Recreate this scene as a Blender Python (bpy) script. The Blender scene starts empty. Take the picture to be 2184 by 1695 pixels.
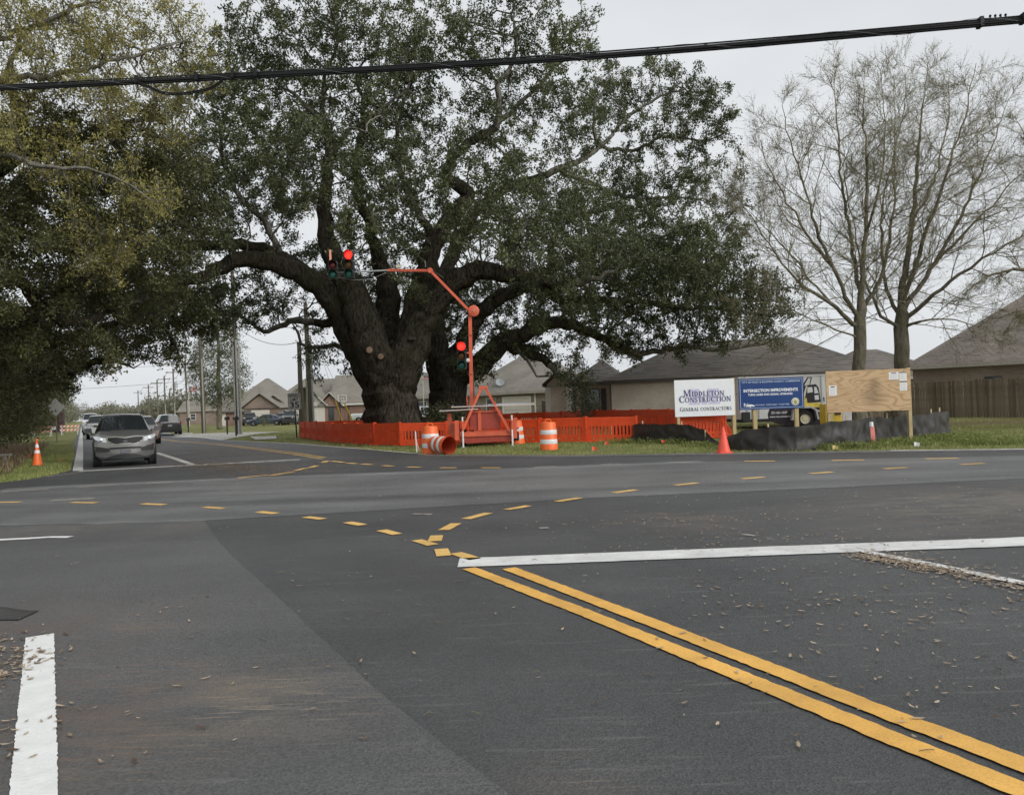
import bpy, bmesh, math, random
import numpy as np
from mathutils import Vector, Matrix

# ------------------------------------------------------------------ camera, sky, sun, exposure
SC = bpy.context.scene
COL = SC.collection
F_PX, ROLL, PITCH, CAM_H = 1641.0, math.radians(2.0), math.radians(0.61), 1.5   # measured on a 2184 x 1695 view of the photo

def make_camera():
    cd = bpy.data.cameras.new('camera'); co = bpy.data.objects.new('camera', cd); COL.objects.link(co)
    cd.sensor_width = 36.0; cd.sensor_fit = 'HORIZONTAL'; cd.lens = F_PX / 2184.0 * 36.0
    cd.clip_start = 0.05; cd.clip_end = 4000.0
    r0 = Vector((1, 0, 0)); f = Vector((0, math.cos(PITCH), math.sin(PITCH))); u0 = Vector((0, -math.sin(PITCH), math.cos(PITCH)))
    r = r0 * math.cos(ROLL) - u0 * math.sin(ROLL); u = u0 * math.cos(ROLL) + r0 * math.sin(ROLL)
    m = Matrix((r, u, -f)).transposed().to_4x4(); m.translation = (0, 0, CAM_H)
    co.matrix_world = m
    SC.camera = co
make_camera()

SUN_ELEV, SUN_AZ = math.radians(28), math.radians(130)     # behind the camera's right shoulder, hidden by the overcast
w = bpy.data.worlds.new('World'); SC.world = w; w.use_nodes = True
nt = w.node_tree; nt.nodes.clear()
sky = nt.nodes.new('ShaderNodeTexSky'); sky.sky_type = 'NISHITA'; sky.sun_disc = False
sky.sun_elevation = SUN_ELEV; sky.sun_rotation = SUN_AZ; sky.air_density = 1.0; sky.dust_density = 5.0; sky.ozone_density = 1.0
hs = nt.nodes.new('ShaderNodeHueSaturation'); hs.inputs['Saturation'].default_value = 0.25; hs.inputs['Value'].default_value = 0.08
mx = nt.nodes.new('ShaderNodeMixRGB'); mx.inputs[0].default_value = 0.86
tc = nt.nodes.new('ShaderNodeTexCoord'); nz = nt.nodes.new('ShaderNodeTexNoise'); nz.inputs['Scale'].default_value = 2.2; nz.inputs['Detail'].default_value = 5.0
cr = nt.nodes.new('ShaderNodeValToRGB')
cr.color_ramp.elements[0].position = 0.3; cr.color_ramp.elements[0].color = (0.575, 0.60, 0.625, 1)
cr.color_ramp.elements[1].position = 0.7; cr.color_ramp.elements[1].color = (0.665, 0.685, 0.705, 1)
mp = nt.nodes.new('ShaderNodeMapping'); mp.inputs['Scale'].default_value = (1, 1, 3)
bg = nt.nodes.new('ShaderNodeBackground'); wo = nt.nodes.new('ShaderNodeOutputWorld'); bg.inputs['Strength'].default_value = 1.0
L = nt.links.new
L(sky.outputs[0], hs.inputs['Color']); L(hs.outputs[0], mx.inputs[1]); L(tc.outputs['Generated'], mp.inputs[0]); L(mp.outputs[0], nz.inputs['Vector'])
L(nz.outputs['Fac'], cr.inputs[0]); L(cr.outputs[0], mx.inputs[2]); L(mx.outputs[0], bg.inputs[0]); L(bg.outputs[0], wo.inputs[0])

sd = bpy.data.lights.new('sun', 'SUN'); so = bpy.data.objects.new('sun', sd); COL.objects.link(so)
sd.energy = 1.5; sd.angle = math.radians(38); sd.color = (1.0, 0.98, 0.95)
# direction towards the sun, the same azimuth and height as the sky's
sv = Vector((math.sin(SUN_AZ) * math.cos(SUN_ELEV), math.cos(SUN_AZ) * math.cos(SUN_ELEV), math.sin(SUN_ELEV)))
so.rotation_euler = sv.to_track_quat('Z', 'Y').to_euler(); so.location = (0, 0, 60)

SC.view_settings.view_transform = 'Standard'; SC.view_settings.look = 'None'
SC.view_settings.exposure = 0.42; SC.view_settings.gamma = 1.0; SC.view_settings.use_curve_mapping = False
SC.render.engine = 'CYCLES'; SC.cycles.max_bounces = 4; SC.cycles.diffuse_bounces = 2; SC.cycles.glossy_bounces = 2
SC.cycles.transparent_max_bounces = 6; SC.cycles.use_denoising = True; SC.cycles.volume_bounces = 0
SC.cycles.use_adaptive_sampling = True; SC.cycles.adaptive_threshold = 0.03
RNG = np.random.default_rng(7); random.seed(7)

# ------------------------------------------------------------------ measuring: photo view -> place
def ray(px, py):
    dx, dy = px - 1092, py - 847.5
    u = dx * math.cos(ROLL) - dy * math.sin(ROLL); v = dx * math.sin(ROLL) + dy * math.cos(ROLL)
    y = F_PX * math.cos(PITCH) + v * math.sin(PITCH); z = F_PX * math.sin(PITCH) - v * math.cos(PITCH)
    return u / y, z / y
def g(px, py, z=0.0):
    a, b = ray(px, py); Y = (z - CAM_H) / b
    return (a * Y, Y)
def at(px, py, Y):
    a, b = ray(px, py)
    return Vector((a * Y, Y, CAM_H + b * Y))
D = Vector((-0.488, 0.873)); N = Vector((0.873, 0.488))      # along the far road, and across it to the right
def rd(s, t): return (N.x * s + D.x * t, N.y * s + D.y * t)
def sstep(a, b, x):
    t = min(1, max(0, (x - a) / (b - a))); return t * t * (3 - 2 * t)
def gz(x, y): return 0.16 * sstep(27, 40, y) * sstep(-6, 10, x)

# ------------------------------------------------------------------ materials
MATS = {}
def nodes_of(m):
    m.use_nodes = True; return m.node_tree, m.node_tree.nodes['Principled BSDF']
def mat(name, col, rough=0.6, metal=0.0, var=0.12, scale=6.0, bump=0.0, bscale=40.0, spec=0.5, emit=None, estr=0, coat=0.0, stretch=None, coord='Object'):
    """a plain procedural material: a base colour broken up by two scales of noise, with optional relief"""
    if name in MATS: return MATS[name]
    m = bpy.data.materials.new(name); t, b = nodes_of(m)
    b.inputs['Roughness'].default_value = rough; b.inputs['Metallic'].default_value = metal
    b.inputs['Specular IOR Level'].default_value = spec; b.inputs['Coat Weight'].default_value = coat
    tcn = t.nodes.new('ShaderNodeTexCoord'); vec = tcn.outputs[coord]
    if stretch:
        mpn = t.nodes.new('ShaderNodeMapping'); mpn.inputs['Scale'].default_value = stretch; t.links.new(vec, mpn.inputs[0]); vec = mpn.outputs[0]
    n = t.nodes.new('ShaderNodeTexNoise'); n.inputs['Scale'].default_value = scale; n.inputs['Detail'].default_value = 6; t.links.new(vec, n.inputs['Vector'])
    r = t.nodes.new('ShaderNodeValToRGB'); r.color_ramp.elements[0].position = 0.3; r.color_ramp.elements[1].position = 0.7
    c = np.array(col[:3]); lo = np.clip(c * (1 - var), 0, 1); hi = np.clip(c * (1 + var), 0, 1)
    r.color_ramp.elements[0].color = (*lo, 1); r.color_ramp.elements[1].color = (*hi, 1)
    t.links.new(n.outputs['Fac'], r.inputs[0]); t.links.new(r.outputs[0], b.inputs['Base Color'])
    if bump:
        n2 = t.nodes.new('ShaderNodeTexNoise'); n2.inputs['Scale'].default_value = bscale; n2.inputs['Detail'].default_value = 4; t.links.new(vec, n2.inputs['Vector'])
        bp = t.nodes.new('ShaderNodeBump'); bp.inputs['Strength'].default_value = bump; bp.inputs['Distance'].default_value = 0.02
        t.links.new(n2.outputs['Fac'], bp.inputs['Height']); t.links.new(bp.outputs[0], b.inputs['Normal'])
    if emit: b.inputs['Emission Color'].default_value = (*emit, 1); b.inputs['Emission Strength'].default_value = estr
    MATS[name] = m; return m

# ------------------------------------------------------------------ mesh helpers
class MB:
    def __init__(s): s.v = []; s.f = []
    def add(s, vs, fs):
        o = len(s.v); s.v += [tuple(p) for p in vs]; s.f += [tuple(i + o for i in q) for q in fs]; return s
    def box(s, x0, x1, y0, y1, z0, z1):
        return s.add([(x0, y0, z0), (x1, y0, z0), (x1, y1, z0), (x0, y1, z0), (x0, y0, z1), (x1, y0, z1), (x1, y1, z1), (x0, y1, z1)],
                     [(0, 3, 2, 1), (4, 5, 6, 7), (0, 1, 5, 4), (1, 2, 6, 5), (2, 3, 7, 6), (3, 0, 4, 7)])
    def cbox(s, c, d): return s.box(c[0] - d[0] / 2, c[0] + d[0] / 2, c[1] - d[1] / 2, c[1] + d[1] / 2, c[2] - d[2] / 2, c[2] + d[2] / 2)
    def bar(s, a, b, wd, ht=None, up=(0, 0, 1)):
        """a rectangular bar from a to b"""
        ht = ht or wd; a = Vector(a); b = Vector(b); d = (b - a).normalized(); u = Vector(up)
        if abs(d.dot(u)) > 0.95: u = Vector((0, 1, 0))
        x = d.cross(u).normalized() * wd / 2; z = x.cross(d).normalized() * ht / 2
        vs = [a - x - z, a + x - z, a + x + z, a - x + z, b - x - z, b + x - z, b + x + z, b - x + z]
        return s.add(vs, [(0, 3, 2, 1), (4, 5, 6, 7), (0, 1, 5, 4), (1, 2, 6, 5), (2, 3, 7, 6), (3, 0, 4, 7)])
    def tube(s, pts, r, n=8, cap=True):
        """a round tube through points; r a number or one per point"""
        P = [Vector(p) for p in pts]; rs = r if hasattr(r, '__len__') else [r] * len(P); o = len(s.v); ref = Vector((0.13, 0.97, 0.21))
        for i, p in enumerate(P):
            d = (P[min(i + 1, len(P) - 1)] - P[max(i - 1, 0)]).normalized()
            rf = ref if abs(d.dot(ref)) < 0.93 else Vector((0.9, 0.1, 0.4))
            x = d.cross(rf).normalized(); y = d.cross(x)
            for k in range(n):
                a = 2 * math.pi * k / n; s.v.append(tuple(p + (x * math.cos(a) + y * math.sin(a)) * rs[i]))
        for i in range(len(P) - 1):
            for k in range(n):
                k2 = (k + 1) % n; s.f.append((o + i * n + k, o + i * n + k2, o + (i + 1) * n + k2, o + (i + 1) * n + k))
        if cap: s.f.append(tuple(o + k for k in range(n))[::-1]); s.f.append(tuple(o + (len(P) - 1) * n + k for k in range(n)))
        return s
    def lathe(s, prof, n=20, c=(0, 0, 0), axis='z'):
        """profile of (radius, height) turned about an axis"""
        o = len(s.v)
        for (r, h) in prof:
            for k in range(n):
                a = 2 * math.pi * k / n; x, y = r * math.cos(a), r * math.sin(a)
                p = (x, y, h) if axis == 'z' else ((x, h, y) if axis == 'y' else (h, x, y))
                s.v.append((p[0] + c[0], p[1] + c[1], p[2] + c[2]))
        for i in range(len(prof) - 1):
            for k in range(n):
                k2 = (k + 1) % n; s.f.append((o + i * n + k, o + i * n + k2, o + (i + 1) * n + k2, o + (i + 1) * n + k))
        return s
    def prism(s, poly, h0, h1, axis='z'):
        """a polygon pushed along an axis; poly is given in the other two axes"""
        n = len(poly)
        def P(a, b, h): return (a, b, h) if axis == 'z' else ((a, h, b) if axis == 'y' else (h, a, b))
        vs = [P(a, b, h0) for a, b in poly] + [P(a, b, h1) for a, b in poly]
        return s.add(vs, [tuple(range(n))[::-1], tuple(range(n, 2 * n))] + [(i, (i + 1) % n, n + (i + 1) % n, n + i) for i in range(n)])
    def mesh(s, name):
        me = bpy.data.meshes.new(name); me.from_pydata(s.v, [], s.f); me.validate(); me.update(); return me
    def build(s, name, m, parent=None, smooth=False, fix=True):
        me = s.mesh(name)
        if fix:
            b = bmesh.new(); b.from_mesh(me); bmesh.ops.recalc_face_normals(b, faces=b.faces); b.to_mesh(me); b.free()
        if smooth:
            me.polygons.foreach_set('use_smooth', [True] * len(me.polygons))
            me.update()
        return link(name, me, m, parent, sharp=smooth)

def link(name, me, m, parent=None, sharp=False):
    o = bpy.data.objects.new(name, me); COL.objects.link(o)
    if m is not None and not me.materials: me.materials.append(m if not isinstance(m, str) else MATS[m])
    if parent is not None: o.parent = parent
    if sharp:
        try: me.set_sharp_from_angle(angle=math.radians(40))
        except Exception: pass
    return o
def bulk(name, V, Fq, m, parent=None, smooth=False, colors=None):
    """a big mesh from numpy arrays, all faces with the same number of corners"""
    V = np.asarray(V, np.float32); Fq = np.asarray(Fq, np.int32); k = Fq.shape[1]
    me = bpy.data.meshes.new(name); me.vertices.add(len(V)); me.vertices.foreach_set('co', V.ravel())
    me.loops.add(Fq.size); me.loops.foreach_set('vertex_index', Fq.ravel())
    me.polygons.add(len(Fq)); me.polygons.foreach_set('loop_start', np.arange(0, Fq.size, k, dtype=np.int32)); me.polygons.foreach_set('loop_total', np.full(len(Fq), k, np.int32))
    if smooth: me.polygons.foreach_set('use_smooth', np.ones(len(Fq), bool))
    me.update(calc_edges=True)
    if colors is not None:
        at_ = me.attributes.new('tone', 'FLOAT', 'FACE'); at_.data.foreach_set('value', np.asarray(colors, np.float32))
    return link(name, me, m, parent)
def tag(o, label=None, cat=None, group=None, kind=None):
    if label: o['label'] = label
    if cat: o['category'] = cat
    if group: o['group'] = group
    if kind: o['kind'] = kind
    return o
def empty(name, loc=(0, 0, 0), rz=0.0, label=None, cat=None, group=None):
    o = bpy.data.objects.new(name, None); COL.objects.link(o); o.location = loc; o.rotation_euler = (0, 0, rz); o.empty_display_size = 0.2
    return tag(o, label, cat, group)
def copy_tree(o, parent=None):
    c = o.copy(); COL.objects.link(c)
    if parent is not None: c.parent = parent
    for ch in list(o.children): copy_tree(ch, c)
    return c
def text_mesh(s, size, align='CENTER', bold=0.0, ext=0.002, space=1.0):
    cu = bpy.data.curves.new('t', 'FONT'); cu.body = s; cu.size = size; cu.align_x = align; cu.align_y = 'CENTER'; cu.offset = bold; cu.extrude = ext; cu.space_character = space
    cu.resolution_u = 3
    o = bpy.data.objects.new('t', cu); COL.objects.link(o); dg = bpy.context.evaluated_depsgraph_get(); dg.update()
    me = bpy.data.meshes.new_from_object(o.evaluated_get(dg)); bpy.data.objects.remove(o); me.materials.clear()
    return me
def text(name, s, size, m, parent, loc, rot=(math.pi / 2, 0, 0), align='CENTER', bold=0.0, width=None, sy=1.0, space=1.0):
    """raised lettering standing in the local xz plane, reading along +x, facing -y"""
    me = text_mesh(s, size, align, bold, space=space); me.name = name
    xs = [v.co.x for v in me.vertices]; sx = 1.0
    if width and xs: sx = width / (max(xs) - min(xs))
    o = link(name, me, m, parent); o.location = loc; o.rotation_euler = rot; o.scale = (sx, sy, 1)
    return o
# ------------------------------------------------------------------ ground and road
def mixc(t, a, b, fac, mode='MIX'):
    n = t.nodes.new('ShaderNodeMixRGB'); n.blend_type = mode
    for i, x in ((0, fac), (1, a), (2, b)):
        if hasattr(x, 'is_output') or hasattr(x, 'links'): t.links.new(x, n.inputs[i])
        elif i == 0: n.inputs[0].default_value = x
        else: n.inputs[i].default_value = (*x, 1)
    return n.outputs[0]
def noise(t, vec, scale, detail=5, rough=0.55, stretch=None, lo=0.35, hi=0.65):
    if stretch:
        mpn = t.nodes.new('ShaderNodeMapping'); mpn.inputs['Scale'].default_value = stretch[:3]
        if len(stretch) > 3: mpn.inputs['Rotation'].default_value = (0, 0, stretch[3])
        t.links.new(vec, mpn.inputs[0]); vec = mpn.outputs[0]
    n = t.nodes.new('ShaderNodeTexNoise'); n.inputs['Scale'].default_value = scale; n.inputs['Detail'].default_value = detail; n.inputs['Roughness'].default_value = rough
    t.links.new(vec, n.inputs['Vector'])
    m = t.nodes.new('ShaderNodeMapRange'); m.inputs[1].default_value = lo; m.inputs[2].default_value = hi; t.links.new(n.outputs['Fac'], m.inputs[0])
    return m.outputs[0]
def spot(t, vec, c, r):
    d = t.nodes.new('ShaderNodeVectorMath'); d.operation = 'DISTANCE'; t.links.new(vec, d.inputs[0]); d.inputs[1].default_value = c
    m = t.nodes.new('ShaderNodeMapRange'); m.interpolation_type = 'SMOOTHSTEP'; m.inputs[1].default_value = r; m.inputs[2].default_value = 0.0; t.links.new(d.outputs['Value'], m.inputs[0])
    return m.outputs[0]
def math2(t, op, a, b):
    n = t.nodes.new('ShaderNodeMath'); n.operation = op
    for i, x in enumerate((a, b)):
        if isinstance(x, (int, float)): n.inputs[i].default_value = x
        else: t.links.new(x, n.inputs[i])
    return n.outputs[0]

def asphalt(name, base, streak=0.25, dust=(), rough=0.6):
    m = bpy.data.materials.new(name); t, b = nodes_of(m); MATS[name] = m
    vec = t.nodes.new('ShaderNodeTexCoord').outputs['Object']
    b.inputs['Roughness'].default_value = rough; b.inputs['Specular IOR Level'].default_value = 0.5
    base = np.array(base)
    c = mixc(t, base * 0.82, base * 1.2, noise(t, vec, 0.45, 4))
    c = mixc(t, c, mixc(t, c, (1.35, 1.35, 1.34), 1.0, 'MULTIPLY'), math2(t, 'MULTIPLY', noise(t, vec, 1.0, 3, stretch=(0.09, 1.5, 1, 0.03)), streak))
    c = mixc(t, c, mixc(t, c, (0.6, 0.6, 0.6), 1.0, 'MULTIPLY'), math2(t, 'MULTIPLY', noise(t, vec, 1.0, 2, stretch=(0.05, 0.7, 1, 0.05), lo=0.5, hi=0.75), streak * 1.6))
    # stone in the mix: light and dark grains
    v = t.nodes.new('ShaderNodeTexVoronoi'); v.inputs['Scale'].default_value = 95; t.links.new(vec, v.inputs['Vector'])
    sp = t.nodes.new('ShaderNodeSeparateColor'); t.links.new(v.outputs['Color'], sp.inputs[0])
    mr = t.nodes.new('ShaderNodeMapRange'); mr.inputs[1].default_value = 0.0; mr.inputs[2].default_value = 1.0; mr.inputs[3].default_value = 0.55; mr.inputs[4].default_value = 1.5; t.links.new(sp.outputs[0], mr.inputs[0])
    cc = t.nodes.new('ShaderNodeCombineColor'); [t.links.new(mr.outputs[0], cc.inputs[i]) for i in range(3)]
    c = mixc(t, c, cc.outputs[0], 0.6, 'MULTIPLY')
    # pale scuffs
    c = mixc(t, c, (0.19, 0.185, 0.175), math2(t, 'MULTIPLY', noise(t, vec, 4.5, 5, 0.7, stretch=(0.25, 3.0, 1, 0.1), lo=0.57, hi=0.72), 0.45))
    dn = math2(t, 'MAXIMUM', math2(t, 'MULTIPLY', noise(t, vec, 1.6, 4, 0.6, stretch=(0.8, 2.0, 1, 0.12), lo=0.42, hi=0.75), .55), noise(t, vec, 6.5, 5, 0.7, stretch=(0.42, 5.0, 1, 0.1), lo=0.53, hi=0.64))
    for (cx, cy, r, col, k) in dust:
        f = math2(t, 'MULTIPLY', spot(t, vec, (cx, cy, 0), r), dn)
        c = mixc(t, c, col, math2(t, 'MULTIPLY', f, k))
    t.links.new(c, b.inputs['Base Color'])
    bp = t.nodes.new('ShaderNodeBump'); bp.inputs['Strength'].default_value = 0.55; bp.inputs['Distance'].default_value = 0.006
    t.links.new(v.outputs['Distance'], bp.inputs['Height']); t.links.new(bp.outputs[0], b.inputs['Normal'])
    return m
TAN = (0.25, 0.175, 0.11); CLAY = (0.13, 0.085, 0.062); SAND = (0.33, 0.27, 0.19)
def du(px, py, r, col, k): return (*g(px, py), r, col, k)
asphalt('asphalt_new', (0.057, 0.057, 0.057), 0.18, [du(2050, 1090, 3.2, SAND, 0.55), du(1450, 1112, 1.4, TAN, 0.6), du(2184, 1060, 2.5, SAND, 0.5), du(1240, 1660, 0.5, SAND, 0.25)])
asphalt('asphalt_worn', (0.081, 0.080, 0.079), 0.2, [du(330, 1440, 0.5, TAN, 0.8), du(250, 1600, 0.8, TAN, 0.55), du(480, 1470, 0.7, TAN, 0.5), du(120, 1500, 1.0, CLAY, 0.7), du(0, 1350, 1.7, CLAY, 0.8), du(40, 1600, 0.9, CLAY, 0.9),
                                                        du(600, 1500, 0.8, SAND, 0.6), du(300, 1330, 0.8, TAN, 0.4), du(430, 1120, 1.1, SAND, 0.35), du(120, 1130, 1.2, SAND, 0.5)])
asphalt('asphalt_cross', (0.108, 0.108, 0.107), 0.85, [du(600, 1030, 3.0, SAND, 0.25), du(1300, 1020, 4.0, SAND, 0.25)], 0.55)
asphalt('asphalt_far', (0.066, 0.066, 0.067), 0.3, [du(450, 985, 4.0, TAN, 0.35)])

def grass_mat():
    m = bpy.data.materials.new('grass_ground'); t, b = nodes_of(m); MATS['grass_ground'] = m
    vec = t.nodes.new('ShaderNodeTexCoord').outputs['Object']; b.inputs['Roughness'].default_value = 0.95; b.inputs['Specular IOR Level'].default_value = 0.1
    c = mixc(t, (0.16, 0.19, 0.06), (0.27, 0.275, 0.11), noise(t, vec, 0.9, 4))
    c = mixc(t, c, (0.33, 0.29, 0.165), noise(t, vec, 0.35, 6, 0.6, lo=0.48, hi=0.72))
    c = mixc(t, c, (0.17, 0.12, 0.07), math2(t, 'MULTIPLY', noise(t, vec, 0.8, 7, 0.7, lo=0.52, hi=0.7), 0.6))
    # needle-strewn bare strip before the plank fence, and the thicket's leaf litter
    for (x, y, r, col, k) in ((18, 33, 6.5, (0.16, 0.115, 0.065), 0.85), (23, 32, 6.5, (0.16, 0.115, 0.065), 0.85), (13, 35, 5, (0.16, 0.115, 0.065), 0.7), (-20, 27, 4.2, (0.07, 0.05, 0.03), 0.9), (-24, 33, 6, (0.07, 0.05, 0.03), 0.9), (-4.6, 5.6, 2.4, (0.10, 0.065, 0.045), 0.95), (-3.6, 3.4, 2.0, (0.10, 0.065, 0.045), 0.95), (-6, 36, 6, (0.12, 0.09, 0.05), 0.7)):
        c = mixc(t, c, col, math2(t, 'MULTIPLY', spot(t, vec, (x, y, 0), r), k))
    c = mixc(t, c, mixc(t, c, (0.6, 0.6, 0.6), 1.0, 'MULTIPLY'), noise(t, vec, 14, 5, 0.7, lo=0.4, hi=0.65))
    t.links.new(c, b.inputs['Base Color'])
    bp = t.nodes.new('ShaderNodeBump'); bp.inputs['Strength'].default_value = 0.8; bp.inputs['Distance'].default_value = 0.05
    n = t.nodes.new('ShaderNodeTexNoise'); n.inputs['Scale'].default_value = 22; n.inputs['Detail'].default_value = 5; t.links.new(vec, n.inputs['Vector'])
    t.links.new(n.outputs['Fac'], bp.inputs['Height']); t.links.new(bp.outputs[0], b.inputs['Normal'])
grass_mat()

def make_ground():
    xs = np.concatenate([[-1800, -900, -400, -200, -120], np.arange(-80, 60, 2.0), [60, 80, 120, 200, 400, 900, 1800]])
    ys = np.concatenate([[-300, -80, -30, -10], np.arange(0, 70, 2.0), [70, 90, 120, 170, 260, 450, 900, 2200]])
    X, Y = np.meshgrid(xs, ys); Z = np.vectorize(gz)(X, Y) - 0.02
    V = np.stack([X.ravel(), Y.ravel(), Z.ravel()], 1); nx = len(xs); I = np.arange(len(ys) - 1)[:, None] * nx + np.arange(nx - 1)[None]
    I = I.ravel(); Fq = np.stack([I, I + 1, I + nx + 1, I + nx], 1)
    tag(bulk('ground', V, Fq, MATS['grass_ground'], smooth=True), kind='structure')
make_ground()

def sheet(name, pts, z, m, parent=None):
    b = bmesh.new(); vs = [b.verts.new((p[0], p[1], z)) for p in pts]; f = b.faces.new(vs)
    if f.normal.z < 0: f.normal_flip()
    b.normal_update()
    if b.faces[:][0].normal.z < 0: bmesh.ops.reverse_faces(b, faces=b.faces)
    bmesh.ops.triangulate(b, faces=b.faces); me = bpy.data.meshes.new(name); b.to_mesh(me); b.free()
    return link(name, me, m, parent)

RIGHT_EDGE = [g(473, 937.6), g(626, 946), g(778, 959), g(860, 966), g(907, 970.5), g(1000, 972), g(1200, 970.5), g(1500, 966), g(1900, 960), g(2184, 956)]
far_r = rd(7.4, 900); far_l = rd(-0.55, 900)
LEFT_EDGE = [rd(-0.55, 60), g(160, 966), g(150, 1003), g(120, 1011), g(60, 1022), g(0, 1029)]
road_pts = [far_l] + LEFT_EDGE + [(-20, 19.0), (-60, 17.5), (-400, 6), (-400, -4), (-60, 8.2), (-14, 9.6), (-9.0, 9.0), (-6.4, 7.6), (-4.75, 6.1), (-2.75, 3.2), (rd(-0.95, -4)), rd(-0.95, -120), rd(12, -120), rd(12, -1), (14.5, 8.0), (30, 7.5), (400, -10), (400, 3), (40, 17.2)] + RIGHT_EDGE[::-1] + [rd(7.4, 75), far_r]
road = sheet('road', road_pts, 0.0, MATS['asphalt_new']); tag(road, kind='structure')
def patch(name, pts, z, m): return sheet(name, pts, z, MATS[m], road)
# older paving: the near left lane, the crossing road's band and the far leg
seam = [g(437, 1112), g(470, 1160), g(520, 1210), g(600, 1280), g(700, 1375), g(800, 1468), g(930, 1575), g(1085, 1695)]
rs = random.Random(3)
sm = []
for (a, b) in zip(seam[:-1], seam[1:]): sm += [(a[0] + (b[0] - a[0]) * k / 12 + rs.uniform(-.006, .006), a[1] + (b[1] - a[1]) * k / 12 + rs.uniform(-.006, .006)) for k in range(12)]
seam = sm + [seam[-1]]
patch('pavement_patch', seam + [(1.1, 1.2), (5.0, -6), rd(-0.93, -6), (-2.73, 3.2), (-4.72, 6.1), (-6.38, 7.6), (-8.98, 9.0), (-13.9, 9.62), (-20, 9.4), (-20, 11.0), g(0, 1121), g(220, 1117)], 0.004, 'asphalt_worn')
patch('pavement_patch', [g(0, 1120), g(220, 1116.5), g(440, 1110), g(850, 1086), g(1240, 1063), g(1817, 1038), g(2184, 1020), (60, 14), (200, 9), (200, 16), (60, 19)[:2]] +
      [g(2184, 972), g(1800, 979), g(1500, 985), g(1092, 1002), g(650, 1015), g(180, 1036), g(0, 1046), (-20, 17.2), (-60, 15.9), (-60, 9.5), (-20, 11.4)], 0.004, 'asphalt_cross')
patch('pavement_patch', [g(158, 1008), g(300, 1002), g(500, 992), g(690, 984), g(760, 975), g(860, 967.5)] + [g(778, 960), g(626, 947), g(473, 938.6), rd(7.2, 75), rd(7.2, 600), rd(-0.4, 600), rd(-0.4, 60)], 0.004, 'asphalt_far')
asphalt('joint_grey', (0.15, 0.15, 0.148), 0.3)

PAINT_W = mat('paint_white', (0.74, 0.74, 0.72), 0.6, var=0.07, scale=9, bump=0.25, bscale=60)
def worn_paint(name, col, cover, scale=7):
    """thermoplastic paint, worn through to the asphalt in places"""
    m = bpy.data.materials.new(name); t, b = nodes_of(m); MATS[name] = m
    vec = t.nodes.new('ShaderNodeTexCoord').outputs['Object']; b.inputs['Roughness'].default_value = 0.65
    c = mixc(t, np.array(col) * 0.88, np.array(col) * 1.08, noise(t, vec, 3, 6))
    c = mixc(t, c, (0.075, 0.073, 0.07), noise(t, vec, scale, 8, 0.75, stretch=(0.5, 1.6, 1, 0.0), lo=cover, hi=cover + 0.06))
    c = mixc(t, c, np.array(col) * 0.6, math2(t, 'MULTIPLY', noise(t, vec, 90, 3, lo=0.45, hi=0.7), 0.5))
    c = mixc(t, c, mixc(t, c, (0.72, 0.70, 0.68), 1.0, 'MULTIPLY'), math2(t, 'MULTIPLY', noise(t, vec, 1.4, 5, 0.7, lo=0.42, hi=0.68), .7))
    t.links.new(c, b.inputs['Base Color']); return m
worn_paint('paint_stop', (0.72, 0.72, 0.70), 0.62, 9); worn_paint('paint_yellow', (0.80, 0.445, 0.095), 0.72, 11); worn_paint('paint_dash', (0.78, 0.49, 0.15), 0.68)
worn_paint('paint_pale', (0.36, 0.33, 0.29), 0.55); worn_paint('paint_chalk', (0.30, 0.31, 0.33), 0.5, 14); worn_paint('paint_edge', (0.62, 0.61, 0.58), 0.62); worn_paint('paint_far_yellow', (0.55, 0.36, 0.12), 0.64)

def strip(name, pts, wd, m, z=0.009, jit=0.006, step=0.12, ends=None, parent=None):
    """a painted line along ground points with slightly uneven edges"""
    P = [Vector((p[0], p[1])) for p in pts]; Q = []
    for a, b in zip(P[:-1], P[1:]):
        n = max(1, min(400, int((b - a).length / step))); Q += [a.lerp(b, k / n) for k in range(n)]
    Q.append(P[-1]); vs = []; ws = wd if hasattr(wd, '__len__') else (wd, wd)
    for i, q in enumerate(Q):
        d = (Q[min(i + 1, len(Q) - 1)] - Q[max(i - 1, 0)]).normalized(); n = Vector((-d.y, d.x)); w_ = ws[0] + (ws[1] - ws[0]) * i / (len(Q) - 1)
        vs += [(*(q + n * (w_ / 2 + rs.uniform(-jit, jit))), z), (*(q - n * (w_ / 2 + rs.uniform(-jit, jit))), z)]
    mb = MB(); mb.add(vs, [(2 * i + 1, 2 * i + 3, 2 * i + 2, 2 * i) for i in range(len(Q) - 1)])
    return mb.build(name, m if not isinstance(m, str) else MATS[m], parent or road, fix=False)
# near leg: left edge line, stop line, double yellow, white lane line
strip('edge_line', [g(85, 1357), g(72, 1695), rd(-0.22, -8)], 0.17, PAINT_W, jit=0.004, step=0.025)
strip('stop_line', [g(978, 1201), g(1500, 1181), g(1850, 1168), g(2184, 1156), (9.5, 8.05)], 0.42, 'paint_stop')
yl = rd(3.16, -20); yr = rd(3.46, -20)
strip('yellow_line', [g(1000, 1213), g(1250, 1309), g(1600, 1452), g(1900, 1575), g(2184, 1690), rd(3.12, -12)], 0.135, 'paint_yellow', jit=0.005, step=0.04)
strip('yellow_line', [g(1085, 1213), g(1330, 1306), g(1600, 1410), g(1900, 1527), g(2184, 1634), rd(3.42, -12)], 0.135, 'paint_yellow', jit=0.005, step=0.04)
strip('lane_line', [g(1800, 1169), g(1990, 1206), g(2184, 1246), rd(6.9, -12)], 0.12, 'paint_stop', z=0.0115)
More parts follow.
